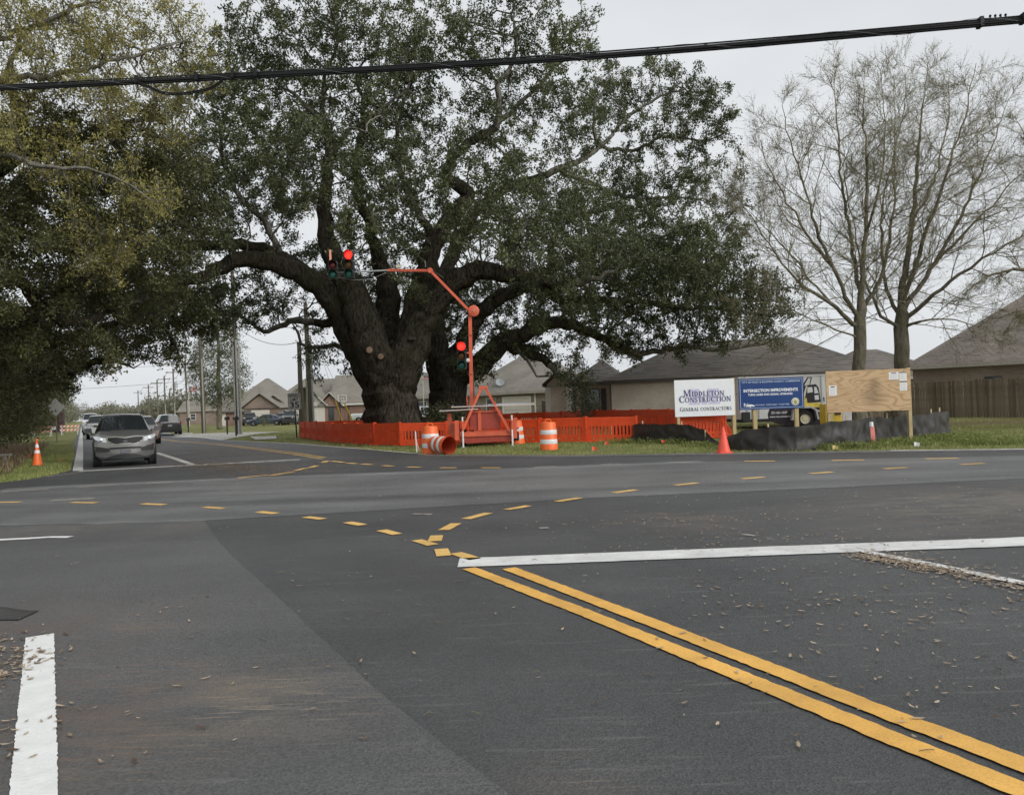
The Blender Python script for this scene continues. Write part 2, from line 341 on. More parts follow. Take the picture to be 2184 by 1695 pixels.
for k, (a, b) in enumerate([((1105, 1250), (1136, 1257)), ((1240, 1303), (1275, 1315)), ((1403, 1367), (1457, 1388)), ((1645, 1464), (1712, 1488)), ((1990, 1600), (2098, 1640))]):
    strip('paint_mark', [g(*a), Vector(g(*a)).lerp(Vector(g(*b)), .5), g(*b)], (0.018, 0.03), 'paint_chalk', jit=0.006, z=0.0075)
strip('corner_line', [(-12, 10.1), g(0, 1152), g(60, 1149), g(105, 1146), g(150, 1146)], (0.22, 0.12), PAINT_W, jit=0.01)
for (a, b, w_) in [((880, 1097), (922, 1097), 0.12), ((1150, 1127), (1170, 1126), 0.1), ((1585, 1140), (1612, 1144), 0.06), ((108, 1068), (200, 1063), 0.18)]:
    strip('paint_mark', [g(*a), g(*b)], w_, 'paint_pale', jit=0.02)
# far leg: stop line, edge line, turn-lane line, double yellow bending left, pale joint across
strip('stop_line', [g(168, 1005), g(420, 992), g(640, 980.5)], 0.36, 'paint_edge', z=0.0115)
strip('edge_line', [g(166, 1004), rd(-0.15, 42), rd(-0.15, 60), rd(-0.15, 400)], 0.28, 'paint_edge', step=1.0)
strip('lane_line', [g(411, 991), g(370, 977), g(333, 965.5)], 0.22, 'paint_edge')
strip('yellow_line', [g(688, 979), g(620, 968), g(520, 955), g(460, 948), g(378, 941.5), rd(3.6, 75), rd(3.6, 400)], 0.15, 'paint_far_yellow', step=0.4)
strip('yellow_line', [g(695, 976), g(620, 964.5), g(520, 952.5), g(460, 946), g(378, 940.5), rd(3.9, 75), rd(3.9, 400)], 0.15, 'paint_far_yellow', step=0.4)
strip('edge_line', [g(905, 969), g(778, 957.8), g(626, 946.2), g(473, 938.8), rd(7.1, 75), rd(7.1, 400)], 0.16, 'paint_edge', z=0.013, step=0.6)
strip('edge_line', [g(1900, 961), g(2184, 958), (40, 16.7)], 0.2, 'paint_edge', step=0.5)
strip('edge_line', [g(260, 1000.5), g(180, 1006), g(100, 1017)], 0.15, 'paint_pale', step=0.3)
for pts, w_ in (([g(0, 1045.5), g(180, 1036), g(650, 1016), g(1092, 1001.5), g(1500, 985)], 0.75), ([g(0, 1120), g(220, 1116), g(440, 1110)], 0.14), ([g(900, 970.5), g(1200, 972.5), g(1500, 968), g(2184, 958.5), (40, 16.9)], 0.6)):
    strip('pavement_joint', pts, w_, 'joint_grey', z=0.0065, jit=0.05, step=0.3)
# dashed turning guides, a dash each
def A_(zx, zy, w_=None): return (zx / 2, 938.3 + zy / 2, w_)
def B_(zx, zy, w_=None): return (1092 + zx / 2, 921.2 + zy / 2, w_)
chains = [([A_(-330, 272, 100), A_(40, 266, 88), A_(358, 268, 110), A_(655, 275, 104), A_(912, 290, 98), A_(1140, 311, 90), A_(1341, 334, 88), A_(1515, 358, 80), A_(1660, 395, 82), A_(1810, 439, 80), A_(1985, 497, 90)], 'paint_dash', 0.14),
          ([A_(1887, 481, 56), A_(1858, 421, 48), A_(1920, 371, 60), A_(2037, 325, 84), B_(25, 324, 92), B_(240, 290, 105), B_(483, 254, 110), B_(745, 223, 112), B_(1028, 197, 115), B_(1320, 175, 118), B_(1635, 155, 120), B_(1963, 137, 128), B_(2330, 120, 130)], 'paint_dash', 0.15),
          ([A_(1440, 93, 60), A_(1500, 100, 44), A_(1565, 104, 46), A_(1655, 111, 46), A_(1765, 116, 52), A_(1912, 119, 62), A_(2095, 119, 75)], 'paint_dash', 0.17),
          ([B_(1057, 125, 125), B_(1433, 121, 135), B_(1833, 114, 145), B_(2260, 106, 140)], 'paint_dash', 0.2),
          ([A_(1387, 93, 30), A_(1338, 114, 34), A_(1280, 126, 36), A_(1204, 144, 44), A_(1080, 156, 80)], 'paint_dash', 0.17),
          ([B_(140, 149, 85), B_(420, 139, 85), B_(720, 130, 100)], 'paint_pale', 0.17),
          ([A_(105, 216, 125), A_(420, 197, 115), A_(680, 183, 80), A_(900, 169, 75)], 'paint_pale', 0.17)]
for ch, m, wd in chains:
    G = [Vector(g(c[0], c[1])) for c in ch]
    for i, c in enumerate(ch):
        tan = (G[min(i + 1, len(G) - 1)] - G[max(i - 1, 0)]).normalized()
        scale = math.hypot(*(Vector(g(c[0] + 10, c[1])) - G[i])) / 10
        ln = c[2] / 2 * scale / max(0.35, abs(tan.x)); ln = min(ln, 1.1)
        strip('guide_dash', [G[i] - tan * ln / 2, G[i] + tan * ln / 2], wd, m, jit=0.008, step=0.2)
# ------------------------------------------------------------------ trees: limbs laid out by hand, then grown into the crown's volume
def leaf_mat(name, dark, light, trans=0.3):
    m = bpy.data.materials.new(name); m.use_nodes = True; t = m.node_tree; t.nodes.clear(); MATS[name] = m
    a = t.nodes.new('ShaderNodeAttribute'); a.attribute_name = 'tone'; r = t.nodes.new('ShaderNodeValToRGB')
    r.color_ramp.elements[0].color = (*dark, 1); r.color_ramp.elements[1].color = (*light, 1); t.links.new(a.outputs['Fac'], r.inputs[0])
    d = t.nodes.new('ShaderNodeBsdfPrincipled'); d.inputs['Roughness'].default_value = 0.5; d.inputs['Specular IOR Level'].default_value = 0.3
    tr = t.nodes.new('ShaderNodeBsdfTranslucent'); mxs = t.nodes.new('ShaderNodeMixShader'); mxs.inputs[0].default_value = trans; o = t.nodes.new('ShaderNodeOutputMaterial')
    t.links.new(r.outputs[0], d.inputs['Base Color']); t.links.new(r.outputs[0], tr.inputs[0]); t.links.new(d.outputs[0], mxs.inputs[1]); t.links.new(tr.outputs[0], mxs.inputs[2]); t.links.new(mxs.outputs[0], o.inputs[0])
    return m
leaf_mat('leaf_oak', (0.030, 0.042, 0.018), (0.175, 0.195, 0.088), 0.22)
leaf_mat('leaf_shade', (0.040, 0.047, 0.020), (0.17, 0.17, 0.07), 0.25)
leaf_mat('leaf_olive', (0.15, 0.135, 0.045), (0.43, 0.395, 0.14), 0.35)
leaf_mat('leaf_bud', (0.18, 0.16, 0.07), (0.40, 0.37, 0.18), 0.25)
leaf_mat('leaf_hedge', (0.042, 0.048, 0.024), (0.15, 0.15, 0.065), 0.25)
leaf_mat('leaf_pine', (0.06, 0.075, 0.04), (0.16, 0.175, 0.10), 0.2)
leaf_mat('leaf_far_haze', (0.12, 0.125, 0.09), (0.25, 0.24, 0.17), 0.2)  # far leaves: colour paled to stand in for distance haze, no air volume
leaf_mat('leaf_grass', (0.12, 0.165, 0.035), (0.38, 0.39, 0.15), 0.35)
leaf_mat('leaf_dry', (0.10, 0.055, 0.03), (0.54, 0.43, 0.30), 0.1)

def bark_mat(name, dark, light, moss=None, scale=3.0):
    m = bpy.data.materials.new(name); t, b = nodes_of(m); MATS[name] = m
    vec = t.nodes.new('ShaderNodeTexCoord').outputs['Object']; b.inputs['Roughness'].default_value = 0.95; b.inputs['Specular IOR Level'].default_value = 0.1
    c = mixc(t, dark, light, noise(t, vec, scale, 8, 0.7, stretch=(1.6, 1.6, 0.5)))
    if moss: c = mixc(t, c, moss, noise(t, vec, 0.8, 6, 0.65, lo=0.5, hi=0.72))
    t.links.new(c, b.inputs['Base Color'])
    n = t.nodes.new('ShaderNodeTexNoise'); n.inputs['Scale'].default_value = 5; n.inputs['Detail'].default_value = 8; n.inputs['Roughness'].default_value = 0.7
    mpn = t.nodes.new('ShaderNodeMapping'); mpn.inputs['Scale'].default_value = (2.2, 2.2, 0.45); t.links.new(vec, mpn.inputs[0]); t.links.new(mpn.outputs[0], n.inputs['Vector'])
    bp = t.nodes.new('ShaderNodeBump'); bp.inputs['Strength'].default_value = 1.0; bp.inputs['Distance'].default_value = 0.12
    t.links.new(n.outputs['Fac'], bp.inputs['Height']); t.links.new(bp.outputs[0], b.inputs['Normal']); return m
bark_mat('bark_oak', (0.009, 0.0075, 0.006), (0.098, 0.084, 0.066), (0.045, 0.046, 0.022), 6.0)
bark_mat('bark_lichen', (0.09, 0.083, 0.068), (0.30, 0.29, 0.245))
bark_mat('bark_grey', (0.10, 0.09, 0.068), (0.25, 0.22, 0.17), (0.13, 0.13, 0.07), 5)
bark_mat('bark_twig', (0.19, 0.17, 0.11), (0.37, 0.335, 0.22), None, 6)

def smooth_path(P, step):
    """Catmull-Rom through points that carry a radius"""
    P = [np.array(p, float) for p in P]; P = [2 * P[0] - P[1]] + P + [2 * P[-1] - P[-2]]; out = []
    for i in range(1, len(P) - 2):
        a, b, c, d = P[i - 1:i + 3]; n = max(1, int(np.linalg.norm((c - b)[:3]) / step))
        for k in range(n):
            t = k / n; out.append(0.5 * (2 * b + (c - a) * t + (2 * a - 5 * b + 4 * c - d) * t * t + (3 * b - a - 3 * c + d) * t ** 3))
    out.append(P[-2]); return np.array(out)

def grow(limbs, A, step=0.45, kill=0.6, iters=90, jit=0.25, mom=0.35, up=0.0, wob=0.06, rng=None, infl=1e9):
    """limbs: list of (points with radius, parent limb index or None). A: attractor points. Space colonisation."""
    rng = rng or RNG; pos = []; par = []; pre = []; starts = []
    for pts, pl in limbs:
        Q = smooth_path(pts, step); Q[1:-1, :3] += rng.normal(0, wob, (len(Q) - 2, 3)) * np.minimum(1, Q[1:-1, 3:4] * 8)
        base = len(pos)
        for i, q in enumerate(Q):
            if i == 0 and pl is not None:
                s0, s1 = starts[pl]; seg = np.array(pos[s0:s1]); j = s0 + int(np.argmin(((seg - q[:3]) ** 2).sum(1))); last = j; continue
            par.append(last if i > 0 else -1); pos.append(q[:3].copy()); pre.append(q[3]); last = len(pos) - 1
        starts.append((base, len(pos)))
    pos = np.array(pos); par = list(par); pre = list(pre); npre = len(pos)
    A = A[rng.permutation(len(A))]
    ni = np.zeros(len(A), int); nd = np.full(len(A), 1e18)
    def upd(lo, hi):
        nonlocal ni, nd
        B = pos[lo:hi]
        for c in range(0, len(A), 3000):
            d = ((A[c:c + 3000, None, :] - B[None]) ** 2).sum(2); j = d.argmin(1); dm = d[np.arange(len(j)), j]; s = dm < nd[c:c + 3000]
            ni[c:c + 3000][s] = j[s] + lo; nd[c:c + 3000][s] = dm[s]
    upd(0, len(pos))
    pdir = np.zeros((len(pos), 3)); pp = np.array(par); ok = pp >= 0; pdir[ok] = pos[ok] - pos[pp[ok]]; pdir /= np.maximum(1e-9, np.linalg.norm(pdir, axis=1))[:, None]
    used = {}
    for it in range(iters):
        al = nd > kill * kill
        A, ni, nd = A[al], ni[al], nd[al]
        if len(A) == 0: break
        sel = nd < infl * infl
        d = (A - pos[ni]); d /= np.maximum(1e-9, np.linalg.norm(d, axis=1))[:, None]
        S = np.zeros((len(pos), 3)); np.add.at(S, ni[sel], d[sel]); src = np.unique(ni[sel])
        v = S[src]; v /= np.maximum(1e-9, np.linalg.norm(v, axis=1))[:, None]
        m_ = np.where(src[:, None] < npre, mom * 0.3, mom)
        v = v + m_ * pdir[src] + rng.normal(0, jit, v.shape); v[:, 2] += up
        v /= np.maximum(1e-9, np.linalg.norm(v, axis=1))[:, None]
        keep = np.array([used.get(int(s), 0) < 4 for s in src], bool)
        src, v = src[keep], v[keep]
        if len(src) == 0: break
        for s in src: used[int(s)] = used.get(int(s), 0) + 1
        new = pos[src] + v * step * rng.uniform(0.8, 1.2, (len(src), 1)); lo = len(pos)
        pos = np.vstack([pos, new]); par += [int(s) for s in src]; pre += [0.0] * len(src); pdir = np.vstack([pdir, v])
        upd(lo, len(pos))
    return pos, np.array(par), np.array(pre), npre

def radii(par, pre, tip=0.012, e=2.4):
    n = len(par); acc = np.zeros(n); r = np.zeros(n); nk = np.zeros(n, int)
    for i in range(n): 
        if par[i] >= 0: nk[par[i]] += 1
    order = np.argsort(-depth_of(par))
    for i in order:
        ri = max(tip, acc[i] ** (1 / e)) if acc[i] > 0 else tip
        if pre[i] > 0: ri = max(min(ri, pre[i] * 1.15), pre[i])
        r[i] = ri
        if par[i] >= 0: acc[par[i]] += ri ** e
    for i in np.argsort(depth_of(par)):                      # no twig thicker than what carries it
        if par[i] >= 0: r[i] = min(r[i], r[par[i]] * 0.97)
    return r
def depth_of(par):
    d = np.zeros(len(par), int)
    for i in range(len(par)):
        if par[i] >= 0: d[i] = d[par[i]] + 1                  # parents always come first
    return d

def skin(pos, par, r, sel, sides, flute=0.0):
    """tube mesh over the edges sel (child indices); rings shared along the main run"""
    n = len(pos); main = np.full(n, -1)
    for i in range(n):
        p = par[i]
        if p >= 0 and (main[p] < 0 or r[i] > r[main[p]]): main[p] = i
    dirv = np.zeros((n, 3)); ok = par >= 0; dirv[ok] = pos[ok] - pos[par[ok]]
    has = main >= 0; d2 = dirv.copy(); d2[has] += pos[main[has]] - pos[has]; dirv = d2
    dirv /= np.maximum(1e-9, np.linalg.norm(dirv, axis=1))[:, None]
    ref = np.array([0.12, 0.98, 0.15])
    th = np.arange(sides) * 2 * np.pi / sides
    def rings(P, Dv, R, idx):
        x = np.cross(Dv, ref); bad = np.linalg.norm(x, axis=1) < 0.15; x[bad] = np.cross(Dv[bad], [1.0, 0, 0.2]); x /= np.linalg.norm(x, axis=1)[:, None]; y = np.cross(Dv, x)
        rr = R[:, None] * np.ones(sides)[None]
        if flute: rr = rr * (1 + flute * np.clip(R / 0.6, 0, 1)[:, None] * (np.sin(3 * th + 0.7)[None] * 0.45 + np.sin(5 * th[None] + idx[:, None] * 0.09) * 0.5 + 0.4 * np.sin(7 * th[None] - idx[:, None] * 0.11) + .2 * np.sin(idx[:, None] * 2.3 + th[None] * 2)))
        return (P[:, None, :] + (x[:, None, :] * np.cos(th)[None, :, None] + y[:, None, :] * np.sin(th)[None, :, None]) * rr[:, :, None])
    c = sel; p = par[c]; ismain = main[p] == c
    idx = c.astype(float)
    E1 = rings(pos[c], dirv[c], r[c], idx)
    edir = pos[c] - pos[p]; edir /= np.maximum(1e-9, np.linalg.norm(edir, axis=1))[:, None]
    sd_ = np.where(ismain[:, None], dirv[p], edir); sr = np.where(ismain, r[p], np.minimum(r[p], r[c] * 1.15)); sidx = np.where(ismain, p, c).astype(float)
    E0 = rings(pos[p], sd_, sr, sidx)
    m = len(c); V = np.concatenate([E0, E1], 1).reshape(-1, 3); b = (np.arange(m) * 2 * sides)[:, None]; k = np.arange(sides)[None]; k2 = (k + 1) % sides
    return V, np.stack([b + k, b + k2, b + sides + k2, b + sides + k], 2).reshape(-1, 4)

def leaves(C, per, spread, ln, wd, rng, upb=0.3, tone_c=None, droop=0.0):
    """rhombic leaves scattered about centres; returns verts, quads, tones"""
    n = len(C) * per; c = np.repeat(C, per, 0) + rng.normal(0, 1, (n, 3)) * spread
    a = rng.normal(0, 1, (n, 3)); a[:, 2] -= droop; a /= np.linalg.norm(a, axis=1)[:, None]
    nn = rng.normal(0, 1, (n, 3)); nn[:, 2] += upb * 3; b = np.cross(nn, a); b /= np.maximum(1e-9, np.linalg.norm(b, axis=1))[:, None]
    s = rng.uniform(0.6, 1.3, (n, 1)); a = a * ln * s / 2; b = b * wd * s / 2
    V = np.stack([c - a, c + b - a * 0.15, c + a, c - b - a * 0.15], 1).reshape(-1, 3); Fq = np.arange(n * 4).reshape(-1, 4)
    tc = (tone_c if tone_c is not None else rng.normal(0.5, 0.16, len(C)))
    return V, Fq, np.clip(np.repeat(tc, per) + rng.normal(0, 0.16, n), 0, 1)

def blob_points(blobs, rng, density=1.0, clump=0.55, k=5):
    out = []
    for (px, py, dep, rx, rz, rd_) in blobs:
        c = np.array(at(px, py, dep)); sx = rx * dep / F_PX; sz = rz * dep / F_PX; vol = 4.19 * sx * sz * rd_
        n = max(3, int(vol * density / k)); q = rng.normal(0, 1, (n, 3)); q /= np.linalg.norm(q, axis=1)[:, None]; q *= rng.uniform(0.05, 1, (n, 1)) ** (1 / 3)
        ctr = c + q * np.array([sx, rd_, sz])
        out.append(np.repeat(ctr, k, 0) + rng.normal(0, clump, (n * k, 3)))
    P = np.vstack(out); return P[P[:, 2] > 0.4]

def pp(px, py, dep, r): v = at(px, py, dep); return (v.x, v.y, v.z, r)
def make_tree(name, label, cat, limbs, A, seed, leaf, bark, thin_bark, per, spread, ln, wd, step=0.45, kill=0.6, tip=0.012, e=2.4, thick=0.11, sides=12, flute=0.0, thr=0.022, group=None, jit=0.25, mom=0.35, up=0.0, upb=0.3, twig=0, wob=0.06, tone=None, twig_len=0.5, droop=0.0, iters=90, keep_leaf=1.0, leafy=0):
    rng = np.random.default_rng(seed)
    pos, par, pre, npre = grow(limbs, A, step, kill, iters, jit, mom, up, wob, rng); r = radii(par, pre, tip, e)
    base = limbs[0][0][0]; root = empty(name, (base[0], base[1], gz(base[0], base[1])), 0, label, cat, group); off = np.array(root.location)
    has = par >= 0; child = np.nonzero(has)[0]; tk = np.maximum(r[child], 0) > thick
    if tk.any():
        V, Fq = skin(pos, par, r, child[tk], sides, flute); bulk('trunk', V - off, Fq, MATS[bark], root, smooth=True)
    V, Fq = skin(pos, par, r, child[~tk], 4)
    if twig:
        # fine twigs standing off the thin branches
        th_ = np.nonzero(has & (r < 0.03))[0]; src = np.repeat(th_, twig); n = len(src); d = pos[src] - pos[par[src]]; d /= np.maximum(1e-9, np.linalg.norm(d, axis=1))[:, None]
        v = d * 0.7 + rng.normal(0, 0.55, (n, 3)); v[:, 2] += 0.25; v /= np.linalg.norm(v, axis=1)[:, None]; t0 = pos[par[src]] + (pos[src] - pos[par[src]]) * rng.uniform(0, 1, (n, 1)); ln_ = rng.uniform(0.4, 1.2, (n, 1)) * twig_len
        mid = t0 + v * ln_ * 0.5 + rng.normal(0, 0.03, (n, 3)); tipp = t0 + v * ln_ + rng.normal(0, 0.06, (n, 3)); x = np.cross(v, rng.normal(0, 1, (n, 3))); x /= np.linalg.norm(x, axis=1)[:, None]; y = np.cross(v, x); w0 = 0.006
        TV = np.stack([t0 + x * w0, t0 - x * w0 * .5 + y * w0, t0 - x * w0 * .5 - y * w0, mid + x * w0 * .7, mid - x * w0 * .35 + y * w0 * .7, mid - x * w0 * .35 - y * w0 * .7, tipp, tipp + x * 0.002], 1).reshape(-1, 3)
        b = (np.arange(n) * 8)[:, None] + len(V); q = np.array([[0, 1, 4, 3], [1, 2, 5, 4], [2, 0, 3, 5], [3, 4, 6, 7], [4, 5, 6, 7], [5, 3, 7, 6]])
        V = np.vstack([V, TV]); Fq = np.vstack([Fq, (b[:, :, None] + q[None]).reshape(-1, 4)]); tips = tipp
    bulk('branches', V - off, Fq, MATS[thin_bark], root, smooth=True)
    if per and leafy:
        th_ = np.nonzero(has & (r < thr))[0]; src = np.repeat(th_, leafy); n = len(src); d = pos[src] - pos[par[src]]; d /= np.maximum(1e-9, np.linalg.norm(d, axis=1))[:, None]
        v = d * 0.6 + rng.normal(0, 0.6, (n, 3)); v[:, 2] += 0.15; v /= np.linalg.norm(v, axis=1)[:, None]; t0 = pos[par[src]] + (pos[src] - pos[par[src]]) * rng.uniform(0, 1, (n, 1)); L_ = rng.uniform(0.5, 1.3, (n, 1)) * twig_len; tipp = t0 + v * L_
        x = np.cross(v, rng.normal(0, 1, (n, 3))); x /= np.linalg.norm(x, axis=1)[:, None]; y = np.cross(v, x); w0 = 0.007
        TV = np.stack([t0 + x * w0, t0 - x * w0 * .5 + y * w0, t0 - x * w0 * .5 - y * w0, tipp], 1).reshape(-1, 3); b = (np.arange(n) * 4)[:, None]; q = np.array([[0, 1, 3], [1, 2, 3], [2, 0, 3]])
        bulk('twigs', TV - off, (b[:, :, None] + q[None]).reshape(-1, 3), MATS[thin_bark], root)['kind'] = 'stuff'
        P = t0 + v * L_ * rng.uniform(0.55, 1.05, (n, 1)); tn = np.clip(np.repeat(tone(pos[th_], rng), leafy) + rng.normal(0, .08, n), 0, 1) if tone is not None else None
        V, Fq, T = leaves(P, per, spread, ln, wd, rng, upb, tn, droop); o = bulk('crown', V - off, Fq, MATS[leaf], root, colors=T); o['kind'] = 'stuff'
    elif per:
        C = np.nonzero(has & (r < thr))[0]
        if keep_leaf < 1: C = C[rng.random(len(C)) < keep_leaf]
        P = pos[C]
        tn = None
        if tone is not None: tn = np.clip(tone(P, rng), 0, 1)
        V, Fq, T = leaves(P, per, spread, ln, wd, rng, upb, tn, droop); o = bulk('crown', V - off, Fq, MATS[leaf], root, colors=T); o['kind'] = 'stuff'
    if twig and per == 0:
        pass
    return root, pos, par, r

def lump(P, rng, s=0.5, lo=0.3, hi=0.7):
    """leaf colour varies from bough to bough"""
    k = rng.uniform(-1, 1, (6, 3)) * s * 2; ph = rng.uniform(0, 6.28, 6); v = sum(np.sin(P @ k[i] + ph[i]) for i in range(6)) / 6
    return (lo + hi) / 2 + v * (hi - lo) + rng.normal(0, 0.1, len(P))

# ---- the great live oak before the houses
OD = 39.0
def build_oak():
    rng = np.random.default_rng(11)
    limbs = [([pp(845, 938, OD, 1.75), pp(845, 915, OD, 1.38), pp(842, 880, OD, 1.12), pp(838, 845, OD, 1.12), pp(836, 805, OD, 1.25), pp(832, 770, OD, 1.25)], None),
             # 1-3: the great left limbs
             ([pp(822, 815, OD, 1.1), pp(786, 752, OD, 1.0), pp(742, 676, OD, 0.88), pp(692, 612, OD - .5, 0.62), pp(617, 574, OD - 1, 0.46), pp(546, 552, OD - 1.5, 0.42), pp(493, 557, OD - 2, 0.36), pp(440, 588, OD - 2.5, 0.3), pp(380, 600, OD - 3, 0.24), pp(320, 588, OD - 3.5, 0.16), pp(250, 560, OD - 4, .1)], 0),
             ([pp(735, 670, OD, 0.5), pp(670, 598, OD + .5, 0.4), pp(599, 548, OD + 1, 0.36), pp(529, 524, OD + 1, 0.32), pp(405, 522, OD + 1, 0.25), pp(289, 514, OD + 1, 0.16), pp(210, 500, OD, .09)], 1),
             ([pp(812, 780, OD - .5, 0.95), pp(785, 710, OD - .8, 0.85), pp(758, 640, OD - .8, 0.70), pp(724, 565, OD - .5, 0.52), pp(696, 500, OD, 0.4), pp(690, 430, OD, 0.33), pp(702, 330, OD, 0.27), pp(692, 270, OD, 0.21), pp(650, 225, OD, 0.13), pp(610, 190, OD, 0.07)], 0),
             # 4: mossy middle stem
             ([pp(832, 780, OD + .8, 0.7), pp(826, 700, OD + 1.2, 0.6), pp(828, 620, OD + 1.5, 0.52), pp(800, 520, OD + 2, 0.32), pp(768, 420, OD + 2, 0.28), pp(763, 340, OD + 2, 0.22), pp(775, 240, OD + 2, 0.14), pp(760, 150, OD + 2, 0.08)], 0),
             # 5: right limb arching over
             ([pp(850, 810, OD - .4, 1.05), pp(882, 730, OD - .6, 0.84), pp(918, 656, OD - .8, 0.66), pp(965, 607, OD - 1, 0.56), pp(1020, 578, OD - 1.2, 0.44), pp(1090, 585, OD - 1.4, 0.36), pp(1170, 608, OD - 1.6, 0.26), pp(1240, 600, OD - 2, 0.17), pp(1310, 580, OD - 2, 0.1)], 0),
             # 6: zigzag limb up the middle
             ([pp(878, 730, OD - .5, 0.75), pp(904, 610, OD - .2, 0.58), pp(931, 515, OD, 0.42), pp(983, 441, OD, 0.38), pp(1002, 413, OD, 0.34), pp(957, 381, OD, 0.28), pp(965, 342, OD, 0.25), pp(1010, 300, OD, 0.22), pp(1063, 262, OD, 0.18), pp(1062, 190, OD, 0.14), pp(1100, 110, OD, 0.09), pp(1090, 30, OD, 0.05)], 5),
             ([pp(1063, 262, OD, 0.14), pp(1130, 200, OD, 0.1), pp(1200, 130, OD, 0.08), pp(1240, 110, OD, 0.04)], 6),
             ([pp(702, 330, OD, 0.16), pp(745, 280, OD - .5, 0.12), pp(790, 250, OD - 1, 0.09), pp(870, 190, OD - 1.5, 0.05)], 3),
             ([pp(692, 270, OD, 0.15), pp(690, 180, OD, 0.1), pp(720, 90, OD, 0.06)], 3),
             ([pp(765, 690, OD + 1, 0.35), pp(690, 690, OD + 2, 0.22), pp(620, 685, OD + 3, 0.17), pp(560, 706, OD + 3.5, 0.12), pp(500, 664, OD + 4, 0.07)], 1),
             ([pp(790, 770, OD + 1, 0.25), pp(725, 738, OD + 1.5, 0.13), pp(655, 742, OD + 2, 0.1), pp(630, 700, OD + 2, 0.06)], 0),
             ([pp(931, 515, OD, 0.25), pp(880, 430, OD + 1, 0.17), pp(845, 330, OD + 1, 0.13), pp(860, 220, OD + 1, 0.08)], 6),
             ([pp(599, 548, OD + 1, 0.2), pp(560, 470, OD, 0.15), pp(500, 400, OD - .5, 0.12), pp(470, 300, OD - 1, 0.08), pp(500, 190, OD - 1, .05)], 2)]
    blobs = [(560, 110, OD - 1, 110, 90, 3.5), (690, 80, OD, 120, 80, 3.5), (820, 110, OD, 110, 90, 4), (930, 110, OD + 1, 90, 70, 3.5), (1040, 110, OD, 90, 80, 3), (1140, 90, OD, 80, 80, 2.5), (1215, 55, OD, 50, 45, 1.5), (1090, 20, OD, 40, 30, 1),
             (480, 240, OD - 2, 110, 100, 4), (590, 260, OD, 100, 90, 4), (740, 250, OD + 1, 90, 80, 4), (860, 270, OD + 1, 90, 80, 4), (400, 370, OD - 3, 110, 90, 4), (520, 400, OD, 110, 70, 4), (620, 430, OD + 3, 70, 60, 3),
             (790, 420, OD + 1, 70, 70, 3), (860, 500, OD + 1, 70, 50, 3), (900, 380, OD, 70, 60, 3), (1000, 230, OD, 80, 60, 3), (1080, 330, OD, 80, 60, 3), (1140, 210, OD, 60, 60, 3), (330, 470, OD - 3, 100, 60, 4), (420, 460, OD - 1, 90, 50, 4), (240, 540, OD - 3, 90, 50, 4),
             (1150, 480, OD - 3, 100, 60, 3.5), (1060, 470, OD - 2, 80, 50, 3), (1260, 540, OD - 3, 120, 45, 3.5), (1020, 520, OD - 2, 60, 40, 2), (620, 650, OD + 4, 70, 25, 3), (540, 640, OD + 4, 50, 30, 3), (690, 770, OD + 2, 50, 22, 1.5), (840, 560, OD + 3, 60, 60, 2), (300, 610, OD - 4, 100, 30, 4), (400, 640, OD - 3, 80, 30, 4), (830, 600, OD + 6, 90, 70, 2), (900, 660, OD + 7, 70, 60, 2), (770, 600, OD + 7, 60, 50, 2), (560, 330, OD - 6, 90, 70, 3), (690, 330, OD - 6, 60, 60, 2.5), (800, 330, OD - 6, 70, 60, 2.5), (780, 480, OD - 5, 50, 40, 2), (1000, 350, OD - 6, 60, 40, 2), (470, 470, OD - 6, 90, 40, 3), (860, 430, OD - 5, 60, 40, 2), (640, 400, OD - 5, 50, 40, 2), (1100, 420, OD - 6, 70, 40, 2.5), (1010, 470, OD - 6, 40, 25, 1.5), (650, 585, OD + 4, 80, 35, 2.5), (560, 590, OD + 2, 60, 30, 2.5), (690, 540, OD + 4, 45, 45, 2.5), (700, 610, OD + 5, 50, 30, 2)]
    A = blob_points(blobs, rng, 3.6, .62, 13)
    root, pos, par, r = make_tree('live_oak', 'huge spreading live oak with thick mossy trunk inside the orange barrier ring', 'tree', limbs, A, 21, 'leaf_oak', 'bark_oak', 'bark_lichen', 12, 0.085, 0.14, 0.073, leafy=4, twig_len=.4, step=0.36, kill=0.45, sides=16, flute=0.27, thr=0.03, tip=.017, thick=.2, jit=.38, tone=lump, e=2.3, upb=0.45)
    # two pale pruning scars
    cut = mat('cut_wood', (0.22, 0.15, 0.10), 0.9, var=0.3, scale=9)
    for (px, py, rr) in ((788, 746, 0.16), (812, 760, 0.15)):
        c = at(px, py, OD - 1.75); mb = MB(); mb.lathe([(rr * 1.25, 0.75), (rr * 1.08, 0.12), (rr, 0.0)], 16, axis='y'); o = mb.build('branch_stub', MATS['bark_oak'], root, True)
        o.location = c - root.location; o.rotation_euler = (0.15, 0, 0.25 if px < 800 else -0.1)
        mc = MB(); mc.lathe([(rr * 0.97, -0.012), (rr * 0.6, -0.02), (0.001, -0.022)], 16, axis='y'); mc.build('cut_face', cut, o)
    c = at(862, 772, OD - .7) - root.location
    rng = np.random.default_rng(5); C = np.array(c) + rng.normal(0, 1, (50, 3)) * np.array([0.4, 0.25, 0.4]); V, Fq, T = leaves(C, 22, 0.2, 0.15, 0.07, rng); tag(bulk('fern_tuft', V, Fq, MATS['leaf_oak'], root, colors=T * 0.4), kind='stuff')
build_oak()

